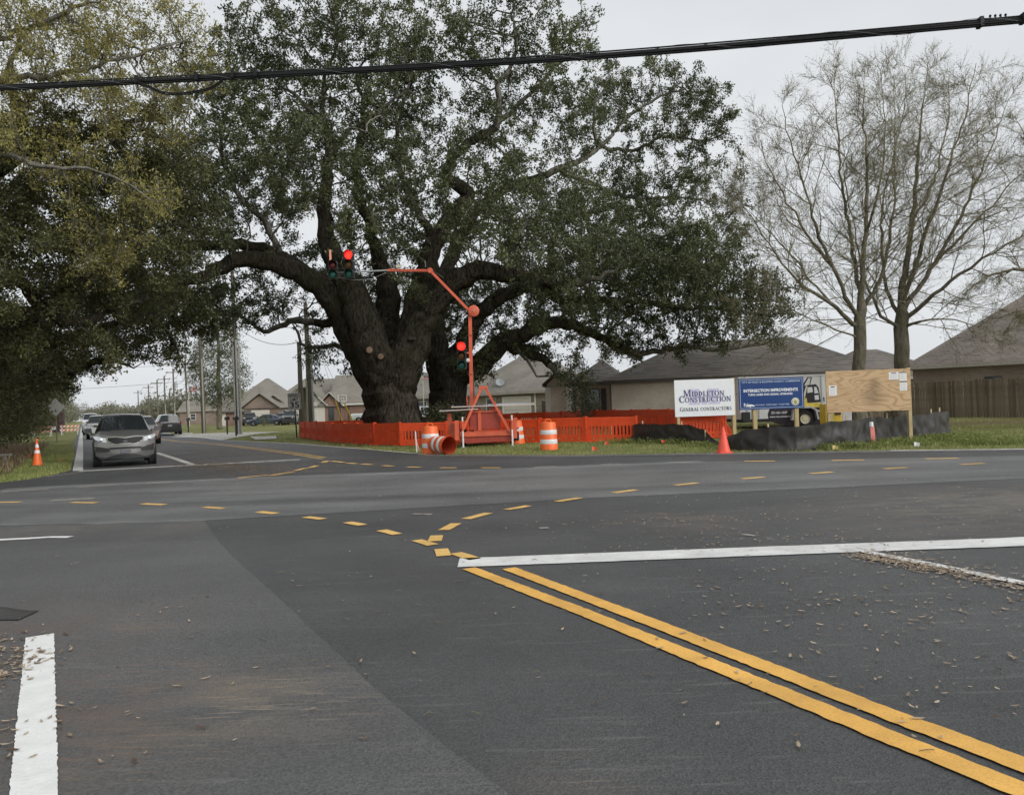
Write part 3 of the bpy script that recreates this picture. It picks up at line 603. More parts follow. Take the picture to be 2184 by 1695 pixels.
# ---- the second oak behind it, its low limbs reaching right
O2 = 44.0
def build_oak2():
    rng = np.random.default_rng(12)
    def sh(px): return 5.0 * min(1, max(0, (px - 1210) / 120))          # the right limbs swing back over the roofs
    def ps(px, py, dep, r): return pp(px, py, dep + sh(px), r)
    limbs = [([ps(962, 925, O2, 1.35), ps(962, 900, O2, 1.1), ps(960, 860, O2, 0.98), ps(958, 815, O2, 1.0), ps(952, 780, O2, 1.0)], None),
             ([ps(945, 790, O2, 0.75), ps(928, 720, O2, 0.62), ps(935, 640, O2, 0.5), ps(960, 560, O2 + .5, 0.4), ps(1000, 470, O2 + 1, 0.33), ps(1080, 400, O2 + 1, 0.28), ps(1193, 362, O2, 0.32), ps(1281, 311, O2, 0.26), ps(1334, 254, O2, 0.2), ps(1405, 208, O2, 0.13), ps(1460, 190, O2, 0.06)], 0),
             ([ps(965, 800, O2 - .3, 0.72), ps(1010, 788, O2 - .5, 0.6), ps(1064, 741, O2 - 1, 0.5), ps(1110, 720, O2 - 1.5, 0.42), ps(1145, 700, O2 - 2, 0.36), ps(1210, 690, O2 - 2.5, 0.3), ps(1276, 718, O2 - 3, 0.27), ps(1366, 754, O2 - 3.5, 0.25), ps(1450, 740, O2 - 4, 0.2), ps(1532, 746, O2 - 4, 0.14), ps(1620, 735, O2 - 4, 0.07)], 0),
             ([ps(1083, 741, O2 - 1, 0.34), ps(1115, 748, O2 - 1.2, 0.28), ps(1155, 764, O2 - 1.4, 0.24), ps(1182, 785, O2 - 1.6, 0.2), ps(1188, 800, O2 - 1.6, 0.14)], 2),
             ([ps(975, 770, O2, 0.6), ps(1010, 690, O2 - .5, 0.45), ps(1060, 640, O2 - 1, 0.4), ps(1130, 610, O2 - 1, 0.34), ps(1200, 640, O2 - 1.5, 0.28), ps(1300, 640, O2 - 2, 0.22), ps(1420, 650, O2 - 3, 0.16), ps(1540, 660, O2 - 3, 0.1), ps(1640, 670, O2 - 3, 0.05)], 0),
             ([ps(1193, 362, O2, 0.22), ps(1260, 390, O2, 0.18), ps(1340, 420, O2 - 1, 0.13), ps(1440, 420, O2 - 1, 0.07)], 1),
             ([ps(1281, 311, O2, 0.16), ps(1350, 320, O2, 0.12), ps(1420, 290, O2, 0.1), ps(1490, 300, O2, 0.05)], 1),
             ([ps(1281, 330, O2, 0.12), ps(1265, 270, O2, 0.1), ps(1270, 215, O2, 0.07), ps(1230, 190, O2, 0.04)], 1),
             ([ps(1095, 742, O2 - 1, 0.14), ps(1125, 765, O2 - 2, 0.09), ps(1145, 800, O2 - 2, 0.06), ps(1200, 802, O2 - 2, 0.03)], 3),
             ([ps(1276, 718, O2 - 3, 0.16), ps(1310, 740, O2 - 3.5, 0.1), ps(1372, 772, O2 - 4, 0.05)], 2),
             ([ps(1130, 610, O2 - 1, 0.25), ps(1200, 560, O2 - 1.5, 0.2), ps(1290, 520, O2 - 2, 0.15), ps(1400, 500, O2 - 2.5, 0.08)], 4)]
    blobs = [(1230, 260, O2, 60, 50, 3), (1330, 190, O2, 80, 45, 3), (1420, 165, O2, 50, 35, 2), (1470, 210, O2, 60, 45, 2.5), (1490, 300, O2 - 1, 50, 45, 2.5), (1400, 300, O2, 60, 40, 2.5), (1450, 390, O2 - 1, 80, 45, 3), (1320, 400, O2, 80, 55, 3), (1200, 410, O2 - 1, 80, 50, 3), (1250, 480, O2 - 3, 100, 50, 4),
             (1380, 510, O2 - 3, 120, 60, 4), (1500, 540, O2 - 3, 100, 60, 4), (1300, 590, O2 - 4, 130, 50, 4), (1440, 600, O2 - 4, 140, 55, 4), (1570, 620, O2 - 3, 100, 50, 4), (1640, 650, O2 - 3, 55, 45, 3), (1220, 660, O2 - 3, 110, 35, 3), (1350, 680, O2 - 4, 120, 32, 3), (1500, 690, O2 - 4, 130, 32, 3), (1620, 710, O2 - 4, 60, 22, 2.5), (1140, 690, O2 - 2, 60, 25, 2), (1200, 770, O2 - 2, 45, 18, 1), (1560, 420, O2 - 1, 25, 40, 1.5), (1350, 745, O2 - 3, 80, 12, 1.5), (1090, 600, O2, 60, 50, 3), (1130, 540, O2, 70, 40, 3), (1020, 620, O2 + 1, 40, 40, 2), (1040, 760, O2 - 1, 35, 14, 1), (1300, 560, O2 - 7, 120, 50, 3), (1430, 580, O2 - 7, 110, 45, 3), (1200, 620, O2 - 7, 90, 35, 2.5), (1330, 640, O2 - 7, 110, 30, 2.5), (1540, 640, O2 - 6, 90, 35, 3), (1460, 660, O2 - 7, 100, 28, 2.5), (1010, 640, O2 + 4, 70, 60, 2.5), (1100, 680, O2 + 4, 80, 40, 2.5), (960, 700, O2 + 5, 60, 50, 2)]
    blobs = [(px, py, dep + sh(px), a, b_, c) for (px, py, dep, a, b_, c) in blobs]
    A = blob_points(blobs, rng, 4.2, .62, 12)
    make_tree('live_oak', 'second live oak close behind the huge one, low limbs reaching right over the roofs', 'tree', limbs, A, 22, 'leaf_oak', 'bark_oak', 'bark_lichen', 12, 0.09, 0.15, 0.078, leafy=4, twig_len=.42, step=0.36, kill=0.45, sides=14, flute=0.24, thr=0.03, tip=.017, thick=.2, jit=.38, tone=lump, e=2.3, upb=0.45)
build_oak2()

# ---- roadside trees on the left, leaning over the far road
def build_left():
    rng = np.random.default_rng(13)
    b = Vector(rd(-5.2, 33)); T = 29.0
    limbs = [([(b.x, b.y, 0, 0.75), (b.x + .1, b.y, 2.0, 0.6), (b.x + .4, b.y, 4.2, 0.52)], None),
             ([(b.x + .4, b.y, 4.0, 0.42), pp(-60, 672, 27, 0.36), pp(40, 668, 26.5, 0.3), pp(100, 660, 27, 0.27), pp(160, 690, 28, 0.2), pp(230, 660, 29, 0.14), pp(300, 640, 30, 0.07)], 0),
             ([pp(100, 662, 27, 0.22), pp(50, 610, 26.5, 0.2), pp(0, 570, 26, 0.17), pp(-40, 500, 26, 0.12)], 1),
             ([pp(100, 662, 27, 0.2), pp(160, 610, 27, 0.16), pp(230, 550, 27.5, 0.12), pp(310, 520, 28, 0.08)], 1),
             ([(b.x + .4, b.y, 4.2, 0.5), pp(-120, 480, 27, 0.42), pp(-20, 380, 26, 0.32), pp(60, 330, 26, 0.26), pp(160, 300, 26, 0.18), pp(280, 260, 27, 0.1), pp(360, 240, 28, 0.05)], 0),
             ([pp(-20, 380, 26, 0.25), pp(40, 260, 25.5, 0.2), pp(20, 150, 25, 0.12), pp(50, 60, 25, 0.06)], 4)]
    blobs = [(60, 330, 26, 150, 70, 3), (220, 330, 27, 110, 70, 3), (330, 350, 29, 90, 70, 3), (60, 440, 25, 150, 60, 3), (230, 440, 27, 130, 60, 3), (350, 440, 29, 70, 60, 3), (100, 540, 25, 150, 50, 3), (270, 540, 28, 110, 45, 3), (40, 610, 25, 120, 40, 2.5), (200, 620, 29, 120, 40, 3), (-80, 450, 26, 110, 150, 3), (310, 600, 30, 60, 35, 2.5), (90, 730, 27.5, 110, 30, 2), (0, 700, 27, 90, 40, 2), (240, 670, 31, 60, 25, 2)]
    A = blob_points(blobs, rng, 5.0, 0.45)
    make_tree('live_oak', 'dark roadside live oak at left edge, heavy limb crossing above the traffic cone', 'tree', limbs, A, 23, 'leaf_shade', 'bark_oak', 'bark_lichen', 16, 0.1, 0.125, 0.06, leafy=5, twig_len=.4, step=0.3, kill=0.38, sides=10, flute=0.1, thr=0.025, tip=.014, jit=.35, tone=lump, e=2.3)
    # farther one whose crown hangs over the road
    b = Vector(rd(-4.6, 50)); rng = np.random.default_rng(14)
    limbs = [([(b.x, b.y, 0, 0.6), (b.x + .3, b.y, 2.5, 0.45), (b.x + .8, b.y - .2, 5.0, 0.4)], None),
             ([(b.x + .8, b.y - .2, 4.6, 0.3), pp(120, 800, 42, 0.26), pp(170, 785, 41, 0.22), pp(215, 768, 41, 0.17), pp(260, 772, 41, 0.1), pp(285, 785, 41, 0.04)], 0),
             ([(b.x + .8, b.y - .2, 5.0, 0.36), pp(150, 720, 41, 0.28), pp(250, 690, 40, 0.2), pp(340, 690, 40, 0.14), pp(370, 730, 40, 0.08), pp(382, 765, 40, 0.03)], 0),
             ([(b.x + .8, b.y - .2, 5.0, 0.3), pp(120, 640, 42, 0.22), pp(220, 600, 42, 0.15), pp(400, 620, 42, 0.1), pp(470, 660, 42, .05)], 0)]
    blobs = [(150, 700, 41, 80, 45, 3), (250, 700, 41, 80, 40, 3), (330, 700, 41, 70, 35, 3), (240, 745, 41, 70, 20, 2.5), (290, 765, 41, 30, 14, 1.5), (190, 760, 42, 45, 18, 2), (400, 665, 42, 60, 40, 3), (455, 650, 43, 40, 45, 2.5), (430, 690, 43, 40, 22, 2), (380, 640, 42, 90, 40, 3), (250, 620, 42, 120, 45, 3), (100, 760, 42, 70, 60, 3), (385, 765, 40, 9, 12, 0.5), (475, 610, 43, 22, 30, 2)]
    A = blob_points(blobs, rng, 3.6)
    make_tree('live_oak', 'live oak arching over the far road above the silver SUV', 'tree', limbs, A, 24, 'leaf_shade', 'bark_oak', 'bark_oak', 14, 0.1, 0.15, 0.08, leafy=5, twig_len=.45, step=0.34, kill=0.42, sides=8, thr=0.021, tone=lump, e=2.3)
    # pale olive oak in catkin, upper left
    b = Vector((-19.8, 19.6)); rng = np.random.default_rng(15)
    limbs = [([(b.x, b.y, 0, 0.55), (b.x + .2, b.y, 4, 0.42), (b.x + .6, b.y + .3, 8, 0.34)], None),
             ([(b.x + .6, b.y + .3, 8, 0.3), pp(-80, 200, 22, 0.24), pp(40, 170, 22.5, 0.18), pp(160, 150, 23, 0.13), pp(280, 120, 24, 0.08), pp(380, 90, 25, 0.04)], 0),
             ([(b.x + .6, b.y + .3, 8, 0.26), pp(-60, 120, 22, 0.2), pp(60, 60, 22.5, 0.14), pp(180, 10, 23, 0.08)], 0),
             ([(b.x + .5, b.y + .3, 7, 0.2), pp(-60, 330, 22, 0.09), pp(80, 352, 21.5, 0.06), pp(180, 360, 22, 0.045), pp(260, 385, 22, 0.03), pp(320, 425, 22, 0.02)], 0)]
    blobs = [(60, 60, 23, 130, 60, 2.5), (190, 60, 24, 120, 60, 2.5), (310, 90, 25, 90, 55, 2.5), (80, 150, 23, 140, 50, 2.5), (230, 150, 24, 120, 45, 2.5), (370, 120, 26, 60, 45, 2), (130, 225, 23, 140, 35, 2), (300, 215, 25, 100, 35, 2), (-70, 130, 22.5, 90, 100, 2.5), (400, 60, 27, 35, 40, 1.5), (320, 290, 24, 60, 35, 1.5), (180, 330, 23, 80, 30, 1.5), (330, 390, 23, 45, 30, 1), (60, 290, 22.5, 90, 35, 1.5), (230, 520, 24, 35, 20, .8), (250, 560, 24, 25, 18, .6), (120, 0, 23, 140, 40, 2.5), (430, 140, 26, 20, 30, 1)]
    A = blob_points(blobs, rng, 6.5, 0.4)
    make_tree('laurel_oak', 'airy yellow-olive oak in catkin filling the top left corner', 'tree', limbs, A, 25, 'leaf_olive', 'bark_lichen', 'bark_lichen', 10, 0.075, 0.105, 0.04, leafy=5, step=0.25, kill=0.32, sides=8, thr=0.021, tone=lump, e=2.3, twig_len=0.45, droop=0.5, tip=0.012, jit=.35, thick=.2)
build_left()

# ---- thicket along the left verge: one shrub after another
def build_thicket():
    spots = [(-5.2, 30, 2.6, 6.5), (-6.8, 34, 3.4, 7.5), (-5.2, 38, 3.2, 8.0), (-4.8, 46, 3.6, 8.5), (-4.6, 56, 3.8, 9), (-4.6, 68, 3.9, 9), (-4.6, 84, 4.0, 9.5), (-5, 104, 4.4, 10), (-8, 42, 4, 9)]
    words = ['dark leafy shrub of the left thicket behind the striped traffic cone', 'tall dark shrub of the left thicket deepest behind the green post', 'broad dark shrub of the left thicket beside the green post', 'rounded evergreen of the left thicket right of the green post', 'evergreen of the left thicket just left of the diamond sign', 'evergreen of the left thicket standing above the diamond sign', 'evergreen of the left thicket past the diamond sign', 'farthest evergreen of the left thicket where the road narrows', 'tallest dark evergreen rising behind the left thicket']
    for k, (s, t_, rad, h) in enumerate(spots):
        rng = np.random.default_rng(40 + k); x, y = rd(s, t_); n = int(500 + 110 * rad)
        q = rng.normal(0, 1, (n, 3)); q /= np.linalg.norm(q, axis=1)[:, None]; q *= rng.uniform(0.15, 1, (n, 1)) ** 0.4
        A = np.array([x, y, h * 0.52]) + q * np.array([rad, rad, h * 0.5]); A = A[A[:, 2] > 0.3]; sA = A[:, 0] * N.x + A[:, 1] * N.y; A = A[((sA < -2.4) | (A[:, 2] > 3.4)) & (sA < -0.5)]
        limbs = [([(x, y, 0, 0.16), (x + .1, y, h * .3, 0.13), (x - .1, y + .1, h * .6, 0.08)], None), ([(x, y, 0.5, 0.09), (x + rad * .4, y - .3, h * .3, 0.05)], 0), ([(x, y, 0.3, 0.09), (x - rad * .4, y - .4, h * .3, 0.05)], 0)]
        near = t_ < 60
        make_tree('thicket_shrub', words[k], 'shrub', limbs, A, 60 + k, 'leaf_hedge', 'bark_lichen', 'bark_lichen', 30 if near else 18, 0.28 if near else 0.4, 0.15 if near else 0.24, 0.085 if near else 0.14, step=0.4, kill=0.45, sides=6, thr=0.05, tone=lump, group='shrubs of the left thicket', twig=1 if near else 0)
build_thicket()

# ---- nearly bare trees: straight leaders that fan upward, forking into ever finer twigs
def fan_tree(name, label, limbs, seed, len1=2.6, bark='bark_grey', thin='bark_twig', buds=True, up=.3, droop_low=0.0):
    rng = np.random.default_rng(seed); pos = []; par = []; rad = []; starts = []
    for pts, pl in limbs:
        Q = smooth_path(pts, .4); Q[1:-1, :3] += rng.normal(0, .035, (len(Q) - 2, 3)); base = len(pos)
        for i, q in enumerate(Q):
            if i == 0 and pl is not None:
                s0, s1 = starts[pl]; seg = np.array(pos[s0:s1]); last = s0 + int(np.argmin(((seg - q[:3]) ** 2).sum(1))); continue
            par.append(last if i > 0 else -1); pos.append(q[:3].copy()); rad.append(q[3] * (1.0 if pl is None and q[2] < 5 else .66)); last = len(pos) - 1
        starts.append((base, len(pos)))
    def shoot(p0, i0, r0, d0, L_, nseg, bend):
        """one branch; returns its node indices"""
        out = []; p = p0.copy(); d = d0.copy(); last = i0
        for k in range(nseg):
            d = d + rng.normal(0, .13, 3); d[2] += bend; d /= np.linalg.norm(d); p = p + d * L_ / nseg
            par.append(last); pos.append(p.copy()); rad.append(max(.0035, r0 * (1 - .8 * (k + 1) / nseg))); last = len(pos) - 1; out.append(last)
        return out, d
    def side(d, ang):
        x = np.cross(d, rng.normal(0, 1, 3)); x /= np.linalg.norm(x); return d * math.cos(ang) + x * math.sin(ang)
    lev1 = []
    for li, (s0, s1) in enumerate(starts):
        tot = s1 - s0
        for i in range(s0, s1):
            f = (i - s0) / max(1, tot - 1)
            if pos[i][2] < 3.0 or (li == 0 and f < .3) or par[i] < 0: continue
            for _ in range(2 if f > .35 else 1):
                if rng.random() < .35: continue
                d = pos[i] - pos[par[i]]; d = d / np.linalg.norm(d); L_ = len1 * rng.uniform(.55, 1.15) * (1.1 - .82 * f); o, dd = shoot(pos[i], i, min(rad[i] * .5, .026), side(d, rng.uniform(.55, 1.3)), L_, 8, .028 * up / .3); lev1.append((o, L_))
    lev2 = []
    for o, L_ in lev1:
        for i in o:
            for _ in range(2):
                if rng.random() < .2: continue
                d = pos[i] - pos[par[i]]; d = d / np.linalg.norm(d); l2 = L_ * rng.uniform(.25, .5); o2, dd = shoot(pos[i], i, rad[i] * .6, side(d, rng.uniform(.4, .9)), l2, 4, .03); lev2.append((o2, l2))
    tw0 = []; twd = []
    for o, L_ in lev2:
        for i in o:
            d = pos[i] - pos[par[i]]; d = d / np.linalg.norm(d)
            for _ in range(2): tw0.append(pos[i] - (pos[i] - pos[par[i]]) * rng.random()); twd.append(d)
    pos = np.array(pos); par = np.array(par); r = np.array(rad); base = pos[0]; root = empty(name, (base[0], base[1], gz(base[0], base[1])), 0, label, 'tree'); off = np.array(root.location)
    child = np.nonzero(par >= 0)[0]; tk = r[child] > .05
    V, Fq = skin(pos, par, r, child[tk], 10, .06); bulk('trunk', V - off, Fq, MATS[bark], root, smooth=True)
    V, Fq = skin(pos, par, r, child[~tk], 3)
    t0 = np.array(tw0); d = np.array(twd); n = len(t0); v = d * .9 + rng.normal(0, .42, (n, 3)); v[:, 2] += .12; v /= np.linalg.norm(v, axis=1)[:, None]; L_ = rng.uniform(.18, .55, (n, 1)); tip = t0 + v * L_; x = np.cross(v, rng.normal(0, 1, (n, 3))); x /= np.linalg.norm(x, axis=1)[:, None]; w0 = .0045
    y = np.cross(v, x); TV = np.stack([t0 + x * w0, t0 - x * w0 * .5 + y * w0, t0 - x * w0 * .5 - y * w0, tip], 1).reshape(-1, 3); b = (np.arange(n) * 4)[:, None]; q = np.array([[0, 1, 3], [1, 2, 3], [2, 0, 3]])
    bulk('branches', V - off, Fq, MATS[thin], root, smooth=True); bulk('twigs', TV - off, (b[:, :, None] + q[None]).reshape(-1, 3), MATS[thin], root)['kind'] = 'stuff'
    if buds:
        P = t0 + v * L_ * rng.uniform(.5, 1.0, (n, 1)); P = P[rng.random(n) < .8]; V, Fq, T = leaves(P, 1, .03, .05, .026, rng, .2); bulk('crown', V - off, Fq, MATS['leaf_bud'], root, colors=T)['kind'] = 'stuff'
def build_bare():
    dep = 31.0; b = at(1833, 880, dep)
    limbs = [([(b.x, b.y, 0, .36), (b.x, b.y, 1.0, .28), pp(1832, 770, dep, .25), pp(1833, 700, dep, .24), pp(1838, 630, dep, .19), pp(1846, 500, dep, .13), pp(1848, 360, dep, .09), pp(1842, 255, dep, .05), pp(1842, 175, dep, .02)], None),
             ([pp(1838, 640, dep, .14), pp(1815, 520, dep + .6, .11), pp(1795, 390, dep + 1, .08), pp(1785, 260, dep + 1.4, .05), pp(1775, 160, dep + 1.6, .02)], 0),
             ([pp(1834, 690, dep, .14), pp(1785, 590, dep - .6, .11), pp(1735, 460, dep - 1, .08), pp(1695, 330, dep - 1.2, .05), pp(1668, 225, dep - 1.4, .02)], 0),
             ([pp(1785, 590, dep - .6, .09), pp(1710, 480, dep - .8, .07), pp(1655, 390, dep - .8, .045), pp(1622, 300, dep - .8, .02)], 2),
             ([pp(1834, 705, dep, .15), pp(1770, 645, dep - 1, .11), pp(1700, 600, dep - 1.6, .08), pp(1640, 520, dep - 2, .05), pp(1590, 440, dep - 2.2, .03), pp(1550, 385, dep - 2.2, .014)], 0),
             ([pp(1836, 670, dep, .15), pp(1880, 590, dep + .6, .12), pp(1905, 450, dep + 1, .08), pp(1908, 310, dep + 1.2, .05), pp(1905, 190, dep + 1.4, .02)], 0),
             ([pp(1770, 645, dep - 1, .08), pp(1690, 545, dep + .5, .06), pp(1620, 470, dep + 1, .03), pp(1570, 430, dep + 1.2, .014)], 4),
             ([pp(1846, 500, dep, .09), pp(1875, 400, dep - 1, .065), pp(1888, 280, dep - 1.4, .04), pp(1880, 160, dep - 1.6, .018)], 0),
             ([pp(1832, 720, dep, .08), pp(1750, 690, dep - 1, .05), pp(1660, 650, dep - 1.6, .03), pp(1600, 640, dep - 2, .014)], 0)]
    fan_tree('bare_tree', 'left of two nearly bare trees behind the signs, slender forking trunk', limbs, 171, 4.3)
    dep = 32.5; b = at(1924, 880, dep)
    limbs = [([(b.x, b.y, 0, .42), (b.x, b.y, 1.0, .34), pp(1923, 770, dep, .31), pp(1921, 700, dep, .29), pp(1925, 620, dep, .22), pp(1945, 480, dep, .15), pp(1958, 340, dep, .1), pp(1968, 230, dep, .05), pp(1978, 155, dep, .02)], None),
             ([pp(1924, 640, dep, .16), pp(1975, 500, dep - .6, .12), pp(2020, 370, dep - 1, .085), pp(2055, 250, dep - 1.2, .05), pp(2082, 135, dep - 1.4, .02)], 0),
             ([pp(1922, 665, dep, .17), pp(1995, 560, dep + .6, .13), pp(2065, 430, dep + 1, .09), pp(2115, 310, dep + 1.2, .05), pp(2150, 215, dep + 1.4, .02)], 0),
             ([pp(1995, 560, dep + .6, .1), pp(2085, 470, dep + .2, .075), pp(2160, 390, dep, .045), pp(2230, 320, dep, .02)], 2),
             ([pp(1921, 690, dep, .16), pp(1990, 630, dep - 1, .12), pp(2070, 570, dep - 1.6, .09), pp(2150, 520, dep - 2, .06), pp(2250, 470, dep - 2.2, .03)], 0),
             ([pp(1921, 680, dep, .14), pp(1888, 600, dep + 1, .11), pp(1880, 460, dep + 1.4, .075), pp(1910, 320, dep + 1.6, .045), pp(1935, 210, dep + 1.8, .02)], 0),
             ([pp(1945, 480, dep, .1), pp(2000, 360, dep + 1.2, .07), pp(2020, 250, dep + 1.6, .04), pp(2025, 160, dep + 1.8, .018)], 0),
             ([pp(1920, 705, dep, .12), pp(1870, 655, dep - .8, .09), pp(1835, 560, dep - 1.2, .06), pp(1815, 450, dep - 1.4, .03), pp(1800, 380, dep - 1.4, .015)], 0),
             ([pp(1921, 700, dep, .11), pp(1985, 680, dep - 1, .07), pp(2060, 690, dep - 1.6, .04), pp(2130, 715, dep - 2, .016)], 0)]
    fan_tree('bare_tree', 'right of two nearly bare trees behind the signs, thicker trunk', limbs, 172, 4.6)
    dep = 28.0; b = at(2330, 880, dep)
    limbs = [([(b.x, b.y, 0, .4), (b.x, b.y, 3.5, .3), (b.x + .2, b.y, 8, .2), (b.x, b.y, 13, .05)], None), ([(b.x, b.y, 3.8, .16), pp(2240, 585, dep, .13), pp(2184, 575, dep, .1), pp(2120, 582, dep - .3, .06), pp(2060, 622, dep - .5, .025)], 0),
             ([(b.x, b.y, 5, .14), pp(2270, 460, dep, .1), pp(2210, 350, dep, .06), pp(2170, 260, dep, .02)], 0), ([(b.x, b.y, 3.4, .12), pp(2250, 650, dep, .08), pp(2185, 660, dep - .5, .05), pp(2140, 720, dep - .8, .016)], 0)]
    fan_tree('bare_tree', 'nearly bare tree at the right border, only its low limbs in view', limbs, 173, 2.0, up=-.1)
build_bare()
# ------------------------------------------------------------------ houses
def e(px, py, z):                      # the point at height z seen at a pixel
    a, b = ray(px, py); Y = (z - CAM_H) / b; return Vector((a * Y, Y, z))
def course_mat(name, cols, mortar, bw, bh, msize, rough=0.9, bump=0.6, contrast=1.0):
    """courses of brick or shingle laid along the wall or slope: colour of each piece and relief of the joints"""
    m = bpy.data.materials.new(name); t, b = nodes_of(m); MATS[name] = m; b.inputs['Roughness'].default_value = rough; b.inputs['Specular IOR Level'].default_value = 0.2
    vec = t.nodes.new('ShaderNodeTexCoord').outputs['Object']; sx = t.nodes.new('ShaderNodeSeparateXYZ'); t.links.new(vec, sx.inputs[0])
    u = math2(t, 'ADD', sx.outputs[0], sx.outputs[1]); cx = t.nodes.new('ShaderNodeCombineXYZ'); t.links.new(u, cx.inputs[0]); t.links.new(sx.outputs[2], cx.inputs[1])
    bk = t.nodes.new('ShaderNodeTexBrick'); bk.inputs['Scale'].default_value = 1; bk.inputs['Brick Width'].default_value = bw; bk.inputs['Row Height'].default_value = bh; bk.inputs['Mortar Size'].default_value = msize; bk.inputs['Mortar Smooth'].default_value = 0.3
    bk.inputs['Color1'].default_value = (*cols[0], 1); bk.inputs['Color2'].default_value = (*cols[1], 1); bk.inputs['Mortar'].default_value = (*mortar, 1); t.links.new(cx.outputs[0], bk.inputs['Vector'])
    c = mixc(t, bk.outputs['Color'], cols[2], math2(t, 'MULTIPLY', noise(t, vec, 0.9, 6, 0.7, lo=0.42, hi=0.66), 0.8))
    c = mixc(t, c, mixc(t, c, (0.75, 0.75, 0.75), 1.0, 'MULTIPLY'), noise(t, vec, 0.35, 4))
    t.links.new(c, b.inputs['Base Color']); bp = t.nodes.new('ShaderNodeBump'); bp.inputs['Strength'].default_value = bump; bp.inputs['Distance'].default_value = 0.012; bp.invert = True
    t.links.new(bk.outputs['Fac'], bp.inputs['Height']); t.links.new(bp.outputs[0], b.inputs['Normal']); return m
course_mat('shingle_grey', [(0.13, 0.122, 0.11), (0.235, 0.22, 0.20), (0.20, 0.165, 0.14)], (0.09, 0.085, 0.078), 0.8, 0.11, 0.02)
course_mat('shingle_brown', [(0.185, 0.162, 0.142), (0.28, 0.25, 0.222), (0.25, 0.212, 0.185)], (0.095, 0.08, 0.068), 0.7, 0.125, 0.026)
course_mat('shingle_tan', [(0.22, 0.205, 0.175), (0.285, 0.265, 0.23), (0.25, 0.23, 0.195)], (0.17, 0.155, 0.13), 0.4, 0.11, 0.012)
course_mat('brick_white', [(0.74, 0.68, 0.58), (0.82, 0.77, 0.69), (0.62, 0.51, 0.41)], (0.58, 0.53, 0.47), 0.22, 0.075, 0.011)
course_mat('brick_brown', [(0.26, 0.19, 0.15), (0.34, 0.255, 0.205), (0.30, 0.25, 0.21)], (0.25, 0.22, 0.19), 0.22, 0.075, 0.010)
course_mat('brick_red', [(0.29, 0.16, 0.125), (0.36, 0.215, 0.17), (0.32, 0.23, 0.185)], (0.24, 0.2, 0.17), 0.22, 0.075, 0.010)
course_mat('brick_buff', [(0.34, 0.28, 0.215), (0.42, 0.355, 0.28), (0.30, 0.22, 0.17)], (0.33, 0.3, 0.25), 0.22, 0.075, 0.010)
TRIM = mat('trim_white', (0.66, 0.65, 0.61), 0.5, var=0.06); FASCIA_D = mat('fascia_dark', (0.085, 0.075, 0.065), 0.5); FASCIA_T = mat('fascia_tan', (0.34, 0.31, 0.27), 0.55)
GLASS = mat('window_glass', (0.035, 0.042, 0.048), 0.06, var=0.2, spec=0.8); SIDING = mat('siding_cream', (0.60, 0.56, 0.49), 0.6, var=0.05); METALBOX = mat('meter_grey', (0.27, 0.29, 0.30), 0.5)
CONC = mat('concrete', (0.46, 0.44, 0.40), 0.9, var=0.14, scale=2.5, bump=0.2); STEEL = mat('galvanised', (0.42, 0.43, 0.43), 0.45, 0.6)

def roof_mb(x0, x1, y0, y1, z, pitch, ov, kind):
    x0 -= ov; x1 += ov; y0 -= ov; y1 += ov; hw = (y1 - y0) / 2; ym = (y0 + y1) / 2; zr = z + hw * pitch; th = 0.16
    mb = MB()
    if kind == 'hip':
        a = min(hw, (x1 - x0) / 2 - 0.05); top = [(x0, y0, z), (x1, y0, z), (x1, y1, z), (x0, y1, z), (x0 + a, ym, zr), (x1 - a, ym, zr)]
        mb.add(top, [(0, 1, 5, 4), (1, 2, 5), (2, 3, 4, 5), (3, 0, 4)])
    elif kind == 'gable':              # ridge along x
        top = [(x0, y0, z), (x1, y0, z), (x1, y1, z), (x0, y1, z), (x0, ym, zr), (x1, ym, zr)]
        mb.add(top, [(0, 1, 5, 4), (2, 3, 4, 5)]); mb.add([(x0, ym, zr - th), (x1, ym, zr - th), (x0, y0, z - th), (x1, y0, z - th), (x0, y1, z - th), (x1, y1, z - th)], [(0, 1, 3, 2), (0, 4, 5, 1)])
        mb.add([(x0, y0, z), (x0, y0, z - th), (x0, ym, zr - th), (x0, ym, zr), (x0, y1, z - th), (x0, y1, z)], [(0, 1, 2, 3), (3, 2, 4, 5)]); mb.add([(x1, y0, z), (x1, y0, z - th), (x1, ym, zr - th), (x1, ym, zr), (x1, y1, z - th), (x1, y1, z)], [(0, 3, 2, 1), (3, 5, 4, 2)])
    else:                              # 'front': ridge along y, gable to the viewer
        hwx = (x1 - x0) / 2; xm = (x0 + x1) / 2; zr = z + hwx * pitch
        mb.add([(x0, y0, z), (x0, y1, z), (xm, y0, zr), (xm, y1, zr), (x1, y0, z), (x1, y1, z)], [(0, 2, 3, 1), (2, 4, 5, 3)])
        mb.add([(x0, y0, z - th), (x0, y1, z - th), (xm, y0, zr - th), (xm, y1, zr - th), (x1, y0, z - th), (x1, y1, z - th)], [(0, 1, 3, 2), (2, 3, 5, 4)])
        mb.add([(x0, y0, z), (x0, y0, z - th), (xm, y0, zr - th), (xm, y0, zr), (x1, y0, z - th), (x1, y0, z)], [(0, 1, 2, 3), (3, 2, 4, 5)])
    return mb, (x0, x1, y0, y1, z, zr)
